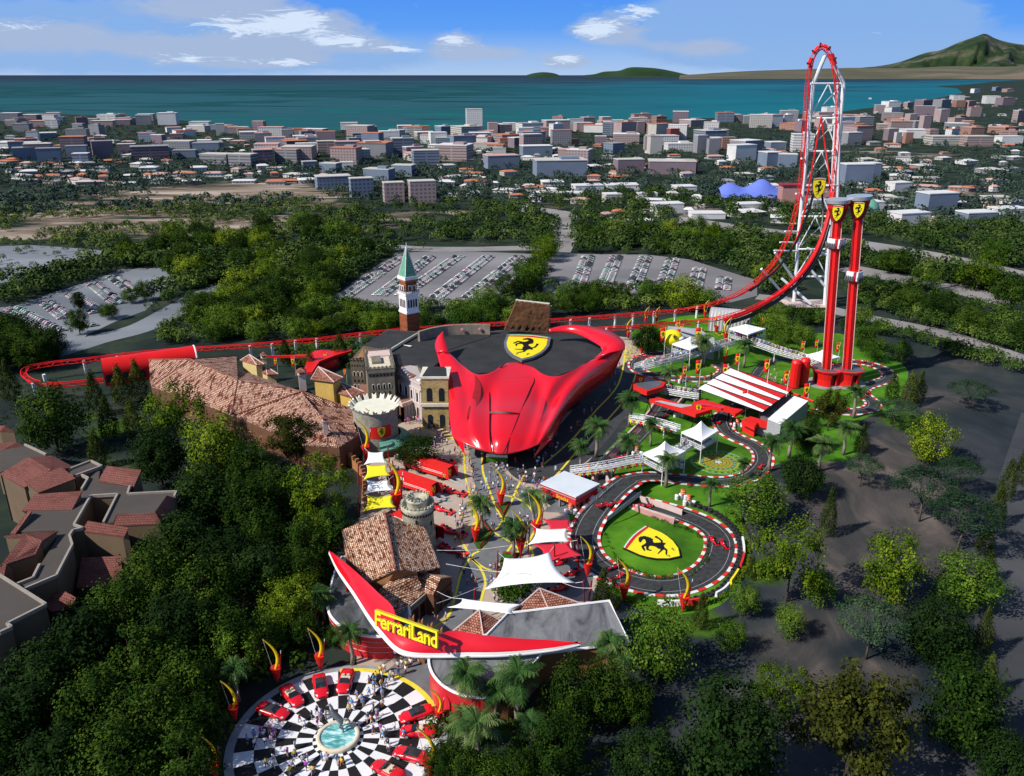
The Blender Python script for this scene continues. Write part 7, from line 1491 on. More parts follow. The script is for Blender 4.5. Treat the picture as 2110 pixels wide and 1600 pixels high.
# ------------------------------------------------------------------ leafy trees
MAT['leaf_dark'] = LEAF('leaf_dark', (.004,.012,.002), (.015,.038,.004), (.070,.115,.012))
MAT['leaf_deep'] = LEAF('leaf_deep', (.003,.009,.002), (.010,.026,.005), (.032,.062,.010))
MAT['leaf_mid'] = LEAF('leaf_mid', (.007,.026,.003), (.042,.092,.008), (.16,.235,.026))
MAT['leaf_bright'] = LEAF('leaf_bright', (.010,.030,.002), (.075,.125,.006), (.22,.27,.020))
MAT['leaf_olive'] = LEAF('leaf_olive', (.008,.011,.002), (.036,.043,.006), (.12,.125,.016))
MAT['leaf_grey'] = LEAF('leaf_grey', (.007,.020,.010), (.022,.048,.022), (.055,.095,.042))
MAT['leaf_cone'] = LEAF('leaf_cone', (.006,.013,.003), (.03,.046,.007), (.10,.125,.02))
def crown_mesh(kind, seed, nclump, nleaf, ls, mat):
    r = random.Random(seed*7+1); cl = []
    for k in range(nclump):
        for _ in range(60):
            x, y, z = r.uniform(-1,1), r.uniform(-1,1), r.uniform(-1,1); q = math.sqrt(x*x+y*y+z*z)
            if .35 < q <= 1: break
        if kind == 'round': p = V((x*.39, y*.39, .48+z*.40)); cr = .13
        elif kind == 'broad': p = V((x*.40, y*.40, .52+z*.37-(.08*(x*x+y*y)))); cr = .12
        elif kind == 'lobed':
            a = r.choice([(0,0,.80,.18),(.27,.05,.64,.18),(-.27,.08,.66,.18),(.05,-.27,.60,.18),(-.05,.27,.58,.18),(.24,-.2,.42,.14),(-.27,-.15,.40,.14),(.1,.25,.36,.12),(0,-.1,.34,.12)]); p = V((a[0]+x*a[3], a[1]+y*a[3], a[2]+z*a[3]*.8)); cr = .085
        elif kind == 'cone': h = (k+.5)/nclump; w = .40*math.sin(math.pi*min(1, .12+.88*h)**.8)*(1-.45*h); a = k*2.4; p = V((w*math.cos(a), w*math.sin(a), .10+.86*h)); cr = .14
        elif kind == 'flat': a, q2 = r.random()*6.28, math.sqrt(r.random()); p = V((.42*q2*math.cos(a), .42*q2*math.sin(a), .72+.20*(1-q2*q2)+r.uniform(-.07,.04))); cr = .09
        cl.append((p, cr*r.uniform(.75,1.3)))
    c0 = V((0,0,.5)); rows = []
    for p, cr in cl:
        out = (p-c0); out = out.normalized() if out.length > 0 else V((0,0,1))
        for _ in range(nleaf):
            d = V((r.gauss(0,1), r.gauss(0,1), r.gauss(0,1))).normalized(); q = p+d*cr*(r.random()**.4); n = (d+out*.7+V((0,0,.5))+V((r.gauss(0,.5), r.gauss(0,.5), r.gauss(0,.5)))).normalized()
            a = n.orthogonal().normalized(); b = n.cross(a); an = r.random()*6.28; a, b = a*math.cos(an)+b*math.sin(an), b*math.cos(an)-a*math.sin(an); s = ls*r.uniform(.6,1.4)
            rows += [q-a*s, q-b*s*.7, q+a*s, q+b*s*.7]
    n = len(rows)//4; me = bpy.data.meshes.new('crown'); me.vertices.add(4*n); me.vertices.foreach_set('co', np.array([tuple(v) for v in rows], dtype=np.float32).ravel())
    me.loops.add(4*n); me.loops.foreach_set('vertex_index', np.arange(4*n, dtype=np.int32)); me.polygons.add(n); me.polygons.foreach_set('loop_start', np.arange(0, 4*n, 4, dtype=np.int32)); me.polygons.foreach_set('loop_total', np.full(n, 4, dtype=np.int32))
    me.materials.append(MAT[mat]); me.update(); me.validate(); return me, cl
def trunk_mesh(kind, cl, seed):
    r = random.Random(seed); m = MB(); hb = {'round':.2,'broad':.28,'lobed':.3,'cone':.5,'flat':.38}[kind]; w = {'round':.015,'broad':.016,'lobed':.015,'cone':.012,'flat':.016}[kind]
    m.tube([(0,0,0),(.01,.01,hb*.5),(r.uniform(-.03,.03),r.uniform(-.03,.03),hb)], w*1.3, 7, w*.8); top = V((0,0,hb))
    if kind == 'cone': m.tube([(0,0,hb),(0,0,.9)], w*.8, 5, .004)
    else:
        for p, cr in cl[::max(1, len(cl)//9)]:
            k = top.lerp(p, .5)+V((r.uniform(-.03,.03), r.uniform(-.03,.03), -.03)); m.tube([top+V((0,0,-.03)), k, p], w*.55, 5, w*.12)
    return m.mesh('trunk', MAT['bark'], True)
KIND = {}
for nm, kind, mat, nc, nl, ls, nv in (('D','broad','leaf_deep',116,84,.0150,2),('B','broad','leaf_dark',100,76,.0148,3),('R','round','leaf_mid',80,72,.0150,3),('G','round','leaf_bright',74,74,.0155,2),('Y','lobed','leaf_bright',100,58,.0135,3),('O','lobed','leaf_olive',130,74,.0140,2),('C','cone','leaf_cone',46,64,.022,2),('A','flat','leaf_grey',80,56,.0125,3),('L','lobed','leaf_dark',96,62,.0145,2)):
    KIND[nm] = []
    for s in range(nv): me, cl = crown_mesh(kind, s+ord(nm), nc, nl, ls, mat); KIND[nm].append((trunk_mesh(kind, cl, s+3), me))
TNAME = {'D':('leafy_tree','very dark leafy tree'),'B':('leafy_tree','dark green leafy tree'),'R':('leafy_tree','mid green rounded tree'),'G':('leafy_tree','bright green rounded tree'),'Y':('leafy_tree','lobed yellow green tree'),'O':('leafy_tree','open olive brown tree'),'C':('cypress_tree','slender dark cypress tree'),'A':('umbrella_tree','grey green umbrella tree'),'L':('leafy_tree','lobed dark green tree')}
NT = 0; TREEPOS = []
def tree(k, u, v, vt, w, grp='park trees'):
    global NT
    p = G(u, v); z = PY(u, vt, p.y).z; ww = w/ppm(p+V((0,0,z*.6))); i = R.randrange(len(KIND[k])); nm, lab = TNAME[k]
    if k in 'RG': z *= 1.04
    size = 'small ' if z < 6.5 else ('huge ' if z > 17 else ('tall ' if z > 11.5 else ''))
    t = T(nm, '', 'cypress' if k == 'C' else 'tree', p, R.random()*6.28, grp+(' cypress' if k == 'C' else '')); t['auto'] = size+lab; NT += 1; TREEPOS.append((u, v))
    a = bpy.data.objects.new('trunk', KIND[k][i][0]); b = bpy.data.objects.new('crown', KIND[k][i][1])
    for o in (a, b): C.objects.link(o); o.parent = t; o.scale = (ww*1.16, ww*1.16, z*1.06)
    a.scale = (min(ww, z)*1.0,)*2+(z,) if k != 'C' else (ww, ww, z)
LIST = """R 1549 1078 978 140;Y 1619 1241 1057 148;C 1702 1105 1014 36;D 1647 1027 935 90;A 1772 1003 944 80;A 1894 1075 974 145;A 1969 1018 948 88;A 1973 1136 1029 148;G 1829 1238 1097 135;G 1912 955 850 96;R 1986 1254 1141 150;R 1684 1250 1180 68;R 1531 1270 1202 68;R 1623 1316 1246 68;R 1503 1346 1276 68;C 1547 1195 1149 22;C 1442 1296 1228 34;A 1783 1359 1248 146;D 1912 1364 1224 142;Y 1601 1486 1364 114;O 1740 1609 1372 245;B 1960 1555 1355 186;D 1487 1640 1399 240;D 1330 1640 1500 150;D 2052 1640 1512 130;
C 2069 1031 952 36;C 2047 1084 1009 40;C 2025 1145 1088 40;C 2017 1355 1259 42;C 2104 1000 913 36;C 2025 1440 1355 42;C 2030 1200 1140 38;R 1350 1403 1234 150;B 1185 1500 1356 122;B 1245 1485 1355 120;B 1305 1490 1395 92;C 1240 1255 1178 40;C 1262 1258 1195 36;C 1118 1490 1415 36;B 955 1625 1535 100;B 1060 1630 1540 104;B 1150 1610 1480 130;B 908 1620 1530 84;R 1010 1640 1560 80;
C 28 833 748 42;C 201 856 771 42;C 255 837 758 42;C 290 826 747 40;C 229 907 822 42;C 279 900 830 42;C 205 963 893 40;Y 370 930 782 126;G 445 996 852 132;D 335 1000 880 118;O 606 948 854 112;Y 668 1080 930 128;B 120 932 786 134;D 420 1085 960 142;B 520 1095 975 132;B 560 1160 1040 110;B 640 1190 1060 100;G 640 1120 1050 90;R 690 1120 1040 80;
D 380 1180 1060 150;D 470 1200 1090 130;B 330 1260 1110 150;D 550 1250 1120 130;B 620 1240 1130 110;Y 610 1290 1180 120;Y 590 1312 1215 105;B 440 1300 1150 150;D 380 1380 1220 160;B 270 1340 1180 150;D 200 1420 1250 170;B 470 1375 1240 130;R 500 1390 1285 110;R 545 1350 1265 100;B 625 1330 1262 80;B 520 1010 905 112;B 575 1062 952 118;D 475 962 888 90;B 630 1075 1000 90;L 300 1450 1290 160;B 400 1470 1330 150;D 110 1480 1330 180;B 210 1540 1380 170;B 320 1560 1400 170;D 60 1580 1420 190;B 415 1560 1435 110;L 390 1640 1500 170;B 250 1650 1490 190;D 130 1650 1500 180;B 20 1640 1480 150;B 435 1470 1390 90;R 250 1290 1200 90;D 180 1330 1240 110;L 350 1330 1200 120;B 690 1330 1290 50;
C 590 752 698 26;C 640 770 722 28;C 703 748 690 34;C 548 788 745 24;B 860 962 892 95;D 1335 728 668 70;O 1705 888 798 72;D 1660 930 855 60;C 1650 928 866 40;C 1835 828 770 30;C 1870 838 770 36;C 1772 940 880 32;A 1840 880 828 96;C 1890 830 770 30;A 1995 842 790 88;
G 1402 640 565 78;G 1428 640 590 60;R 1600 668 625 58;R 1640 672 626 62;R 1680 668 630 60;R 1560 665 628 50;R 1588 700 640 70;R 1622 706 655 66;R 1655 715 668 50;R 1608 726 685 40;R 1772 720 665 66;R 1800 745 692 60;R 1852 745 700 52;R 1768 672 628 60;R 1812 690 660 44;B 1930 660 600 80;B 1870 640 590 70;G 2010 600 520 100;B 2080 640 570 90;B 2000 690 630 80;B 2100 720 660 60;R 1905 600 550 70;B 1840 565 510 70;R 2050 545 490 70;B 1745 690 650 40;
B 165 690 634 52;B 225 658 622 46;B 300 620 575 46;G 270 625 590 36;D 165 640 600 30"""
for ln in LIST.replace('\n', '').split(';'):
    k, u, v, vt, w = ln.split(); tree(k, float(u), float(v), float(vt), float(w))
# mid distance woods: single trees up to the limit, then one mass
ROADS = [LOT1, LOT2, LOT3, LOT4, [(130,745),(90,722),(280,668),(400,600),(480,575),(490,600),(420,632),(300,700)], [(1540,600),(1700,615),(2110,735),(2110,765),(1850,690),(1540,630)],[(1380,440),(1640,472),(1900,512),(2110,560),(2110,590),(1900,545),(1640,500),(1380,460)],[(1130,525),(1150,460),(1090,440),(1090,425),(1180,440),(1185,525)],[(1730,540),(2110,620),(2110,650),(1730,565)],[(745,495),(1160,505),(1160,520),(745,512)]]+FIELDS
ZONES = [([(640,645),(700,640),(1000,640),(1130,625),(1240,618),(1350,612),(1500,640),(1480,660),(1250,672),(1060,690),(830,695),(700,700),(560,712),(440,712),(420,640)], 46, 44, 'BRGBR'),([(340,560),(480,560),(640,560),(700,590),(640,660),(460,690),(330,700),(380,640),(470,600),(370,590)], 30, 54, 'BRBBG'),([(420,470),(760,470),(820,500),(760,560),(680,600),(560,570),(420,550),(280,560),(250,520)], 34, 52, 'BRBG'),
 ([(1060,550),(1130,520),(1130,600),(1060,610),(980,620),(1010,590)], 12, 50, 'RGB'),([(0,640),(120,690),(150,720),(130,760),(0,770)], 14, 60, 'BDB'),([(1160,470),(1380,480),(1640,500),(1600,540),(1480,540),(1190,515)], 22, 42, 'BRGB'),([(1480,540),(1600,520),(1640,560),(1560,600)], 10, 46, 'RG'),([(1740,590),(2110,660),(2110,700),(1990,670),(1760,630)], 14, 52, 'RBG'),([(1760,505),(2110,600),(2110,630),(1760,550)], 14, 46, 'BR'),([(1950,700),(2110,770),(2110,840),(1960,760)], 8, 60, 'BD'),([(20,560),(240,545),(330,545),(180,590),(20,640)], 14, 44, 'BR'),([(820,455),(1130,455),(1150,500),(840,500)], 16, 46, 'BRB')]
random.seed(5); LIM = 296
for poly, n, hpx, kinds in ZONES:
    us = [p[0] for p in poly]; vs_ = [p[1] for p in poly]; got = 0; loc = []
    for _ in range(n*60):
        if got >= n or NT >= LIM: break
        u, v = R.uniform(min(us), max(us)), R.uniform(min(vs_), max(vs_))
        if not inpoly(u, v, poly) or any(inpoly(u, v, q) or inpoly(u, v-10, q) for q in ROADS) or any(abs(u-a)/1.5+abs(v-b)*1.6 < hpx*.42 for a, b in loc): continue
        if 812 < u < 880 and v > 640: continue
        h = hpx*R.uniform(.75,1.25)*(v/600); tree(R.choice(kinds), u, v, v-h, h*R.uniform(1.0,1.35), 'woodland trees beyond the park'); loc.append((u, v)); got += 1
# the far wood: one mass of small crowns
MAT['leaf_mid_far'] = LEAF('leaf_mid_far', (.007,.022,.005), (.042,.080,.012), (.16,.21,.04), .10)
MAT['leaf_far'] = LEAF('leaf_far', (.008,.024,.007), (.038,.070,.015), (.13,.175,.04), .06)
MAT['leaf_far_blue'] = LEAF('leaf_far_blue', (.012,.026,.026), (.030,.052,.046), (.062,.095,.062), .03)
def mass(name, lab, n, region, hrange, mat, leaves, seed, avoid=True):
    r = random.Random(seed); us = [p[0] for p in region]; vs_ = [p[1] for p in region]; P_ = []; tries = 0
    while len(P_) < n and tries < n*40:
        tries += 1; u, v = r.uniform(min(us), max(us)), r.uniform(min(vs_), max(vs_))
        if not inpoly(u, v, region): continue
        if avoid and any(inpoly(u, v, q) for q in ROADS): continue
        p = G(u, v); P_.append((p.x, p.y, r.uniform(*hrange)))
    rg = np.random.default_rng(seed); P_ = np.array(P_); n = len(P_); m = leaves
    d = rg.normal(size=(n, m, 3)); d /= np.linalg.norm(d, axis=2, keepdims=True); d[:,:,2] = np.abs(d[:,:,2])*.9-.25*(rg.random((n,m)) < .3)
    wid = rg.uniform(.42,.75,(n,1,1)); h = P_[:,2][:,None,None]
    lump = 1+.22*np.sin(d[:,:,0:1]*5+rg.random((n,1,1))*6)*np.cos(d[:,:,1:2]*5)
    cen = np.concatenate([P_[:,None,0:1]+d[:,:,0:1]*h*wid*lump*.9, P_[:,None,1:2]+d[:,:,1:2]*h*wid*lump*.9, h*.42+d[:,:,2:3]*h*.5*lump], axis=2)
    nr = d+rg.normal(size=d.shape)*.45+np.array([0,0,.35]); nr /= np.linalg.norm(nr, axis=2, keepdims=True)
    a = np.cross(nr, rg.normal(size=d.shape)); a /= np.linalg.norm(a, axis=2, keepdims=True); b = np.cross(nr, a); s = h*rg.uniform(.55,1.0,(n,m,1))/math.sqrt(m)
    q = np.stack([cen-a*s, cen-b*s*.8, cen+a*s, cen+b*s*.8], axis=2).reshape(-1, 3).astype(np.float32); k = len(q)//4
    me = bpy.data.meshes.new(name); me.vertices.add(4*k); me.vertices.foreach_set('co', q.ravel()); me.loops.add(4*k); me.loops.foreach_set('vertex_index', np.arange(4*k, dtype=np.int32)); me.polygons.add(k); me.polygons.foreach_set('loop_start', np.arange(0,4*k,4,dtype=np.int32)); me.polygons.foreach_set('loop_total', np.full(k,4,dtype=np.int32)); me.materials.append(MAT[mat]); me.update(); me.validate()
    o = bpy.data.objects.new(name, me); C.objects.link(o); tag(o, lab, 'woodland', None, 'stuff'); return o
mass('woodland', 'scattered low scrub and small trees over the sandy ground at left', 1250, [(0,430),(200,410),(420,390),(640,395),(760,430),(700,475),(640,505),(300,535),(0,560)], (2.2, 6.5), 'leaf_far', 60, 41)
mass('undergrowth', 'low bushes dotted over the far left car park', 34, LOT4, (2, 4.5), 'leaf_mid_far', 120, 42, False)
mass('woodland', 'dense green woodland between the car parks and the town', 1800, [(700,440),(760,440),(900,425),(1100,420),(1180,395),(1400,400),(1560,425),(1760,450),(2110,470),(2110,640),(1760,560),(1600,610),(1380,620),(1130,610),(1130,520),(640,600),(420,640),(0,650),(0,555),(300,530),(640,500),(700,470),(640,440)], (5, 11), 'leaf_far', 110, 3)
mass('woodland', 'thick green woodland filling the ground right of the drop towers', 330, [(1745,520),(2110,600),(2110,775),(1960,735),(1860,700),(1790,690),(1750,640)], (4, 7.5), 'leaf_mid_far', 170, 31)
mass('woodland', 'thick green woodland along the back of the coaster track', 300, [(430,640),(640,625),(1000,632),(1130,615),(1240,618),(1360,612),(1530,620),(1470,632),(1250,645),(1050,660),(870,668),(640,692),(440,705),(340,712),(340,660)], (4, 7.5), 'leaf_mid_far', 170, 32)
mass('woodland', 'thick green woodland between the left and middle car parks', 420, [(335,545),(640,520),(720,545),(700,600),(640,640),(480,650),(480,600),(370,600),(370,570)], (5, 9.5), 'leaf_mid_far', 150, 33)
mass('woodland', 'dark blue green woodland among the town houses', 3600, [(0,250),(300,258),(520,275),(900,282),(1200,270),(1500,255),(1760,245),(1900,215),(2000,190),(2110,176),(2110,475),(1700,455),(1400,405),(1100,420),(640,425),(0,450)], (4.5, 9.5), 'leaf_far_blue', 40, 4)
mass('undergrowth', 'low dark shrubs under the trees left of the entrance', 420, [(0,1330),(160,1270),(300,1120),(420,980),(560,1010),(700,1100),(690,1240),(640,1370),(470,1440),(440,1600),(0,1600)], (1.6, 4.5), 'leaf_dark', 44, 6, False)
mass('undergrowth', 'low dark shrubs along the back of the coaster track', 200, [(560,720),(700,706),(760,700),(740,760),(600,760)], (1.2, 3), 'leaf_mid', 40, 8, False)
mass('undergrowth', 'low shrubs and trees below the entrance wing', 120, [(890,1490),(940,1470),(1100,1470),(1180,1440),(1330,1420),(1400,1480),(1300,1600),(880,1600)], (1.0, 2.4), 'leaf_dark', 44, 9, False)
mass('undergrowth', 'dark shrubs by the narrow white sail and tiled pavilions', 40, zk([(380,730),(560,640),(680,660),(560,760),(420,790),(520,830)]), (1.2, 2.6), 'leaf_mid', 50, 10, False)
mass('undergrowth', 'hedge of bright low shrubs around the outer bend of the kart loop', 150, z4([(1480,900),(1560,1000),(1590,1120),(1570,1250),(1490,1380),(1380,1480),(1150,1530),(920,1520),(760,1480),(760,1440),(900,1515),(1150,1520),(1380,1460),(1500,1350),(1565,1200),(1562,1080),(1515,980)]), (.6, 1.1), 'leaf_bright', 40, 11, False)
mass('undergrowth', 'low dark scrub in front of the tunnel shed and cypresses', 350, [(0,780),(200,800),(320,840),(420,900),(430,960),(300,1000),(180,960),(0,880)], (.4, 1.5), 'leaf_dark', 34, 22, False)
mass('flower_bushes', 'yellow flowering bushes below the coaster track', 90, z5([(100,420),(240,340),(520,300),(720,250),(860,240),(840,290),(560,340),(300,390),(120,480)]), (.8, 1.6), 'flower_yellow', 40, 12, False)
mass('undergrowth', 'clipped hedge ring around the lawn in the kart loop', 130, z4([(590,960),(740,1230),(960,1320),(1190,1290),(1290,1200),(1290,1080),(1200,1020),(1000,950),(860,900),(1000,935),(1210,1005),(1310,1075),(1310,1210),(1200,1305),(960,1335),(720,1245)]), (.5, .9), 'leaf_mid', 40, 13, False)
# ------------------------------------------------------------------ town
def WIN(name, c, cw, fh=3.2, ww=4.0, frac=.45):
    m, nt, b = new_mat(name); uv = nt.nodes.new('ShaderNodeUVMap'); br = node(nt, 'ShaderNodeTexBrick', Scale=1.0); br.offset = 0
    br.inputs['Color1'].default_value = (*cw, 1); br.inputs['Color2'].default_value = (*[x*1.3 for x in cw], 1); br.inputs['Mortar'].default_value = (*c, 1); br.inputs['Brick Width'].default_value = ww; br.inputs['Row Height'].default_value = fh; br.inputs['Mortar Size'].default_value = fh*(1-frac)/2; br.inputs['Mortar Smooth'].default_value = 0
    nt.links.new(uv.outputs[0], br.inputs['Vector']); nt.links.new(br.outputs[0], b.inputs['Base Color']); b.inputs['Roughness'].default_value = .8; return m
WC = {'grey':(.23,.23,.25),'blue':(.16,.20,.27),'pink':(.34,.255,.25),'white':(.60,.59,.58),'terra':(.32,.17,.13),'mauve':(.20,.15,.18),'cream':(.42,.40,.37),'red':(.22,.05,.05)}
for k, c in WC.items():
    MAT['t_'+k] = P('town_'+k, c, .9, .12, .05); MAT['b_'+k] = WIN('town_band_'+k, c, tuple(x*.38 for x in c), 3.4, 60., .42); MAT['w_'+k] = WIN('town_window_'+k, c, tuple(x*.42 for x in c), 3.2, 3.6, .5)
M_('roof_pale', (.50,.47,.43), .9, .12, .05); M_('roof_grey', (.26,.26,.27), .9, .15, .05); M_('roof_white', (.62,.61,.61), .9, .06, .05); M_('roof_terra', (.48,.17,.09), .9, .15, .05); M_('roof_pink', (.50,.31,.28), .9, .1, .05)
def block(u, v, wpx, hpx, wall, roof, yaw=.35, depth=.6, style='t', lab=None, grp='town buildings', shape=0):
    p = G(u, v); k = ppm(p); w = wpx/k; h = PY(u, v-hpx, p.y).z; d = w*depth; t = T('town_building', lab or '', 'building', p, yaw, grp)
    if not lab: t['auto'] = ('tall ' if h > 20 else 'low ' if h < 8 else '')+{'grey':'grey','blue':'slate blue','pink':'pink','white':'white','terra':'terracotta','mauve':'mauve','cream':'cream','red':'dark red'}[wall]+' block with '+{'roof_pale':'pale','roof_grey':'grey','roof_white':'white','roof_terra':'orange','roof_pink':'pink'}[roof]+' roof'
    cw_ = w*.86; m = MB(); m.box((0, d/2, h/2), (cw_, d, h)); m.build('wall', MAT[style+'_'+wall], t, uv=True, loc=1)
    if shape == 1: m = MB(); m.box((cw_*.18, d*.45, h+1.6), (cw_*.35, d*.45, 3.2)); m.build('roof_house', MAT['t_'+wall], t, loc=1)
    m = MB(); m.box((0, d/2, h+.35), (cw_*1.03, d*1.03, .7)); m.build('roof', MAT[roof], t, loc=1); return t
TB = """978 268 38 42 white pale .1 w 0;52 330 46 24 blue grey .5 t 0;103 335 52 28 blue grey .4 t 0;160 330 46 28 blue grey .3 t 0;215 326 46 34 mauve grey .5 t 0;312 331 84 28 mauve grey .4 b 0;262 318 40 20 mauve pale .3 t 0;425 316 60 20 blue grey .2 t 0;380 325 52 14 blue grey .2 t 0;440 339 70 20 grey pale -.2 b 0;495 345 60 26 grey pale -.25 b 0;545 340 46 30 mauve pink .4 b 0;590 337 56 28 grey pink -.2 b 0;632 325 48 28 grey pale .2 b 0;676 318 46 26 pink pale .3 b 0;735 336 70 26 cream pale .45 w 0;770 326 36 34 pink pale .3 t 0;832 320 52 34 blue pale .3 b 1;880 345 62 34 blue pale .25 b 0;775 372 66 22 blue pale -.3 t 1;828 364 50 22 blue pale -.2 t 0;690 391 80 26 blue pale .35 w 0;748 407 54 38 blue pale .35 w 0;814 418 48 40 pink pale .3 w 0;873 419 62 44 pink pale .28 w 0;640 350 34 16 blue pale .4 t 0;676 356 44 18 blue pale -.3 t 0;715 352 30 16 white pale .2 t 0;1038 348 78 26 blue pink .3 t 0;1158 364 122 32 blue pale .12 t 1;1108 322 72 20 blue white .2 t 0;1300 356 66 26 mauve pale .2 t 0;1385 360 110 26 mauve pale -.1 t 0;1425 358 30 26 red pink .3 t 0;1368 299 72 18 white pale .1 w 0;1446 316 26 36 grey pale .3 t 0;1470 318 26 30 grey grey .2 t 0;1492 292 20 24 mauve white .2 t 0;1536 332 60 32 white white .4 t 0;1594 343 40 28 blue white .3 t 0;1622 345 42 26 blue white -.2 t 0;1603 312 40 18 blue white .2 t 0;1768 384 72 44 blue white .15 t 0;1798 372 40 34 blue white .2 t 0;1951 300 74 18 cream pale .05 b 0;2018 302 66 20 pink pale .05 b 0;2085 298 54 16 white white .1 t 0;1880 262 22 26 pink pale .3 t 0;1907 276 22 36 pink pink .3 t 0;1872 296 20 22 terra pink .2 t 0;1850 300 16 26 cream pale .3 t 0;1760 300 40 26 grey white .3 t 0;1700 268 28 28 pink pink .3 t 0;1660 272 26 24 mauve grey .3 t 0;1590 258 24 20 mauve grey .3 t 0;1838 290 24 24 mauve pale .2 t 0;1945 252 26 26 pink white .3 t 0;1975 262 30 18 pink pink .3 t 0;1250 262 24 20 pink white .3 t 0;1275 275 26 20 terra pink .2 t 0;1320 276 20 24 pink pale .3 t 0;1345 280 22 24 terra pale .2 t 0;1390 288 24 22 red pink .3 t 0;1085 285 40 20 white white .3 t 0;1150 275 60 26 pink white .3 t 0;1030 270 30 14 white white .2 t 0;1205 272 40 18 pink pale .2 t 0;1050 300 46 14 terra terra .2 t 0;1180 300 30 12 terra terra .2 t 0;345 258 42 24 white white .2 t 1;410 262 46 10 white pale .1 t 0;455 280 20 24 cream pale .3 t 0;490 275 44 12 pink pale .2 t 0;570 306 46 22 white pink .35 t 0;555 275 54 10 pink pink .1 t 0;300 250 36 14 pink white .2 t 0;210 262 50 12 pink pale .2 t 0;110 245 30 12 white white .3 t 0;80 262 44 12 pink pink .2 t 0;20 250 40 16 grey white .2 t 0;250 258 40 10 mauve pale .2 t 0;905 300 40 26 white white .3 t 0;720 268 40 14 white pale .2 t 0;620 280 40 14 pink terra .2 t 0;670 284 40 12 terra terra .2 t 0;870 275 36 14 terra terra .2 t 0;835 270 34 10 pink white .2 t 0;1940 440 82 40 blue white .25 t 0;2022 466 80 26 blue white .2 t 0;1885 465 84 24 white white .3 t 0;2090 448 80 16 white white .2 t 0;1215 402 70 18 white white .2 t 0;1285 395 78 12 white white .1 t 0;1178 412 66 12 white white .1 t 0;1265 420 40 18 cream white .2 t 0;1335 412 46 12 white white .1 t 0;1415 400 50 14 white white .2 t 0;1580 398 72 14 white white .1 t 0;1380 440 70 18 white white .2 t 0;1545 440 60 18 cream white .2 t 0;1690 430 40 16 cream white .2 t 0;1860 396 50 18 white white .3 t 0;1805 440 40 22 white white .2 t 0;1928 430 30 12 cream white .2 t 0;2060 420 60 12 cream pale .1 t 0;1460 452 80 10 white white 0 t 0;1700 455 60 10 white white 0 t 0"""
BLK = []
for ln in TB.replace('\n', '').split(';'):
    u, v, w, h, wall, rf, yaw, st_, shp = ln.split(); BLK.append((float(u), float(v))); block(float(u), float(v), float(w), float(h), wall, 'roof_'+rf, float(yaw), R.uniform(.45,.9) if float(w) < 60 else .5, st_, None, 'town buildings', int(shp))
p = G(1567, 418); bt = T('blue_roofed_pavilion', 'wavy bright blue roofed pavilion among white villas', 'building', p); rows = []
for j in range(9): rows.append([(p.x+(i/16-.5)*66, p.y+j*3, 4+6*math.sin(math.pi*j/8)+(3.2*math.sin(i*.9)+5*math.sin(math.pi*i/16))*math.sin(math.pi*j/8)) for i in range(17)])
MB().grid(rows).build('roof', MAT['blue_roof'], bt, True); MB().box((p.x,p.y+12,2.5), (58,18,5)).build('wall', MAT['t_white'], bt)
p = G(1786, 444); bt = T('mint_dome', 'pale mint domed pavilion right of the drop tower caps', 'building', p); MB().lathe([(9,0),(9,4),(7,9),(3.5,12),(.05,13)], p, 24).build('shell', MAT['awning_green'], bt, True); MB().lathe([(9.4,0),(9.4,1.5)], p, 24).build('plinth', MAT['t_white'], bt)
cv = lambda u: next((a[1]+(b[1]-a[1])*(u-a[0])/(b[0]-a[0]) for a, b in zip(COAST, COAST[1:]) if a[0] <= u <= b[0] and b[0] > a[0]), 270)
taken = []; made = 0
for _ in range(4000):
    if made >= 185: break
    u = R.uniform(0, 2110); c0_ = cv(min(u, 1925)) if u < 1985 else 170+(2110-u)*.06
    v = c0_+5+abs(R.gauss(0, 1))*38
    if u > 1850: v = c0_+4+R.random()*(300-c0_)*.9
    if v > 345 or any(abs(u-a) < 17 and abs(v-b) < 5 for a, b in taken): continue
    if 1600 < u < 1760 and v > 330: continue
    taken.append((u, v)); made += 1; s = (v-120)/130
    right = u > 1080; wall = R.choice(['pink','white','cream','pink','terra','mauve','grey','blue','white'] if right else ['white','grey','blue','pink','cream','mauve']); rf = R.choice(['roof_white','roof_white','roof_pale','roof_pink','roof_terra','roof_grey'])
    block(u, v, R.uniform(18, 46)*s, R.uniform(8, 20)*s*(1.25 if right else 1), wall, rf, R.uniform(-.3,.6), R.uniform(.4,.9), R.choice('tbww'), None, 'town buildings', R.choice((0, 1)))
def house(u, v, wpx, hpx, wall, roof, yaw):
    p = G(u, v); k = ppm(p); w = wpx/k; h = max(3.0, PY(u, v-hpx, p.y).z); d = w*R.uniform(.6, .9); t = T('town_house', '', 'house', p, yaw, 'small town houses')
    t['auto'] = ('long low ' if w > 14 else 'small ')+wall.replace('terra', 'terracotta')+' house with '+{'roof_pale':'pale','roof_grey':'grey','roof_white':'white','roof_terra':'orange','roof_pink':'pink'}[roof]+' hipped roof'
    m = MB(); m.box((0, d/2, h*.36), (w, d, h*.72)); m.build('wall', MAT['w_'+wall], t, uv=True, loc=1)
    x, y, e, r_ = w*.54, d*.56, h*.72, h; m = MB(); m.add([(-x,d/2-y,e),(x,d/2-y,e),(x,d/2+y,e),(-x,d/2+y,e),(-x*.45,d/2,r_),(x*.45,d/2,r_)], [(0,1,5,4),(1,2,5),(2,3,4,5),(3,0,4),(3,2,1,0)]); m.build('roof', MAT[roof], t, loc=1)
hn = 0; seen = []
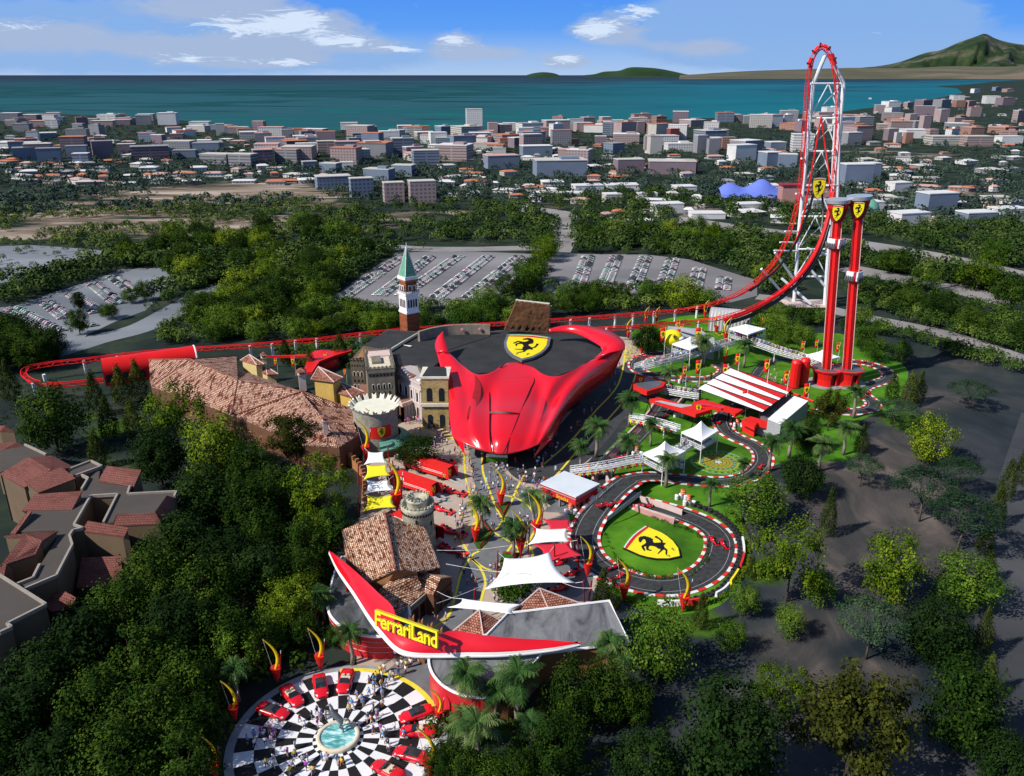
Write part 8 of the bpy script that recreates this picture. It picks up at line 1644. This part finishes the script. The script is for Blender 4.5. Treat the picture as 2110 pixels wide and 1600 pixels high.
for _ in range(6000):
    if hn >= 270: break
    z_ = R.random()
    if z_ < .36: u, v = R.uniform(0, 680), R.uniform(285, 385)
    elif z_ < .46: u, v = R.uniform(1780, 2110), R.uniform(200, 300)
    elif z_ < .58: u, v = R.uniform(880, 1200), R.uniform(285, 420)
    else: u, v = R.uniform(1080, 2110), R.uniform(290, 470)
    if any(inpoly(u, v, q) for q in ROADS[:10]) or any(abs(u-a) < 20 and abs(v-b) < 7 for a, b in seen) or any(abs(u-a) < 40 and -4 < b-v < 20 for a, b in BLK) or 1640 < u < 1770: continue
    seen.append((u, v)); hn += 1; s = (v-140)/200; house(u, v, R.uniform(12, 38)*s, R.uniform(6, 11)*s, R.choice(['white','cream','pink','white','grey']), R.choice(['roof_white','roof_pale','roof_terra','roof_pink','roof_grey','roof_white']), R.uniform(-.5, .5))
# ------------------------------------------------------------------ parked cars
def parked(col):
    m = MB(); secs = [(2.1,.7,.35,.55),(1.9,.84,.25,.7),(1.0,.88,.22,.85),(.35,.74,.25,1.42),(-.9,.74,.25,1.45),(-1.6,.82,.25,.98),(-2.1,.78,.3,.85)]
    m.grid([[(w,y,z0),(w*1.02,y,z0+(z1-z0)*.5),(w*.8,y,z1),(-w*.8,y,z1),(-w*1.02,y,z0+(z1-z0)*.5),(-w,y,z0)] for y, w, z0, z1 in secs], True); m.poly([(w,2.1,z) for w, z in ((-.7,.35),(.7,.35),(.56,.55),(-.56,.55))]); m.poly([(w,-2.1,z) for w, z in ((.78,.3),(-.78,.3),(-.62,.85),(.62,.85))]); m.k = 1
    m.add([(-.68,1.02,.87),(.68,1.02,.87),(.58,.36,1.38),(-.58,.36,1.38)], [(0,1,2,3)]); m.add([(.76,.6,.9),(.76,-1.4,.95),(.63,-.9,1.4),(.63,.32,1.38)], [(0,1,2,3)]); m.add([(-.76,.6,.9),(-.76,-1.4,.95),(-.63,-.9,1.4),(-.63,.32,1.38)], [(3,2,1,0)])
    for x in (-.8,.8):
        for y in (1.3,-1.3): m.tube([(x-.1,y,.32),(x+.1,y,.32)], .32, 8)
    return m
PCOL = [('white',(.58,.58,.58)),('silver',(.32,.33,.34)),('pale green',(.34,.47,.40)),('pink',(.50,.33,.38)),('dark grey',(.05,.05,.055)),('rose white',(.54,.44,.46)),('black',(.015,.015,.018))]
for n, c in PCOL: MAT['pc_'+n] = P('car_'+n.replace(' ', '_'), c, .35, .05, .1, .5)
pm = MB(); pm = parked(0); PME = [pm.mesh('parked_car', [MAT['pc_'+n], MAT['canvas_dark']]) for n, c in PCOL]
ROWS = [((828,531),(688,628)),((887,530),(778,613)),((945,529),(822,614)),((1006,530),(893,618)),((1068,531),(958,620)),((1102,536),(1058,590)),((1212,530),(1190,592)),((1270,530),(1240,600)),((1330,531),(1303,596)),((1386,536),(1368,584)),((1441,556),(1430,597)),((1492,575),(1488,602)),((28,638),(128,690)),((98,626),(142,660)),((150,608),(206,648)),((195,588),(250,632)),((235,572),(278,604)),((-10,650),(20,676)),((180,672),(190,680))]
slots = []
for ri, (a, b) in enumerate(ROWS):
    A_, B_ = G(*a), G(*b); d = (B_-A_); n = int(d.length/2.5); d.normalize(); s_ = V((-d.y, d.x, 0)); 
    for k in range(n):
        for e in (-1, 1):
            if R.random() < .05: continue
            slots.append((A_+d*(k*2.5)+s_*e*2.1, math.atan2(d.y, d.x)+(0 if e > 0 else math.pi), ri))
slots.sort(key=lambda s: s[0].y)
ROWN = [o_+' row of the '+w_ for w_, k_ in (('middle car park', 6), ('right car park', 6), ('left car park', 7)) for o_ in ('first','second','third','fourth','fifth','last','stray')[:k_]]
far = MB(); 
for i, (p, a, ri) in enumerate(slots):
    ci = R.choice([0,1,1,2,2,3,5,5,4,6,4])
    if i < 295:
        o = bpy.data.objects.new('parked_car', PME[ci]); C.objects.link(o); o.location = (p.x,p.y,.06); o.rotation_euler = (0,0,a); o.scale = (.92,.88,.9); tag(o, '', 'car', 'parked cars, '+ROWN[ri]); o['auto'] = PCOL[ci][0]+' parked car in the '+ROWN[ri]; o['noland'] = 1
    else:
        ca, sa = math.cos(a), math.sin(a); o0 = len(far.v); far.v += [(p.x+.9*(x*ca-y*sa), p.y+.9*(x*sa+y*ca), z*.9+.06) for x, y, z in pm.v]; far.f += [[q+o0 for q in f] for f in pm.f]; far.m += [len(PCOL) if k else ci for k in pm.m]
tag(far.build('parked_cars', [MAT['pc_'+n] for n, c in PCOL]+[MAT['canvas_dark']]), 'rows of far parked cars in the middle and right car parks', 'parked cars', None, 'stuff')
# ------------------------------------------------------------------ labels that single each thing out
LM = [('checkered plaza',697,1510),('letter sign',838,1300),('brown workshop',800,1120),('snack kiosk',1175,1000),('red building',1060,830),('castle tower',775,880),('kart loop',1350,1120),('striped roof',1480,790),('drop towers',1725,760),('coaster legs',1665,600),('bell tower',842,640),('tiled hall',500,850),('tunnel shed',310,750),('hotel',150,1100),('middle car park',930,570),('right car park',1340,560),('left car park',150,640),('entrance wing',1170,1290),('mosaic green',1480,953),('yellow globe',1383,712),('biggest sail',1090,1165),('tyre wall',1500,1180),('right edge road',2085,1250),('sandy clearing',1800,1100),('mountain',2030,200),('seaside tower',978,250),('blue pavilion',1567,410),('street trucks',880,980),('fountain',697,1522),('far white tent',1540,690),('pale villas',1940,430),('bottom right corner',1950,1560),('bottom left corner',120,1540)]
ORD = ['nearest','second nearest','third nearest','fourth nearest','fifth nearest','sixth nearest','seventh nearest','eighth nearest','ninth nearest','tenth nearest','eleventh nearest','twelfth nearest']
pend = {}
bpy.context.view_layer.update()
for o in ALL:
    if not o.get('auto'): continue
    u, v, _ = proj(o.location)
    if o.get('noland'): key = (o['auto'], ''); dist = u*1.0
    else:
        nm, lu, lv = min(LM, key=lambda l: (l[1]-u)**2+((l[2]-v)*1.4)**2); dx, dy = u-lu, (v-lv)*1.4
        rel = ('right of' if dx > 0 else 'left of') if abs(dx) > abs(dy) else ('in front of' if dy > 0 else 'behind')
        key = (o['auto'], rel+' the '+nm); dist = math.hypot(dx, dy)
    pend.setdefault(key, []).append((dist, o))
for (base, place), lst in pend.items():
    lst.sort(key=lambda x: x[0]); n = len(lst)
    for i, (_, o) in enumerate(lst):
        if not place:
            lab = base if n == 1 else base+', '+('leftmost one' if i == 0 else 'rightmost one' if i == n-1 else ORD[i].replace('nearest', '').strip()+' from left' if i < 12 else 'far along from left')
        elif n == 1: lab = base+' '+place
        elif n <= 12: lab = base+' '+place+', '+(ORD[i] if i < n-1 or n < 3 else 'farthest')
        else: lab = base+' '+place+', '+(ORD[i] if i < 12 else 'among those farthest')
        o['label'] = lab
        if i >= 12 and n > 12: o['group'] = (o.get('group') or 'things')+' '+base+' '+place
        del o['auto']
        if o.get('noland'): del o['noland']
for o in list(sc.objects):
    for k in ('auto', 'noland'):
        if k in o: del o[k]

for o in ALL:
    if len(o['label'].split()) > 16 or len(o['label'].split()) < 4: print('LABEL', o.name, '|', o['label'])
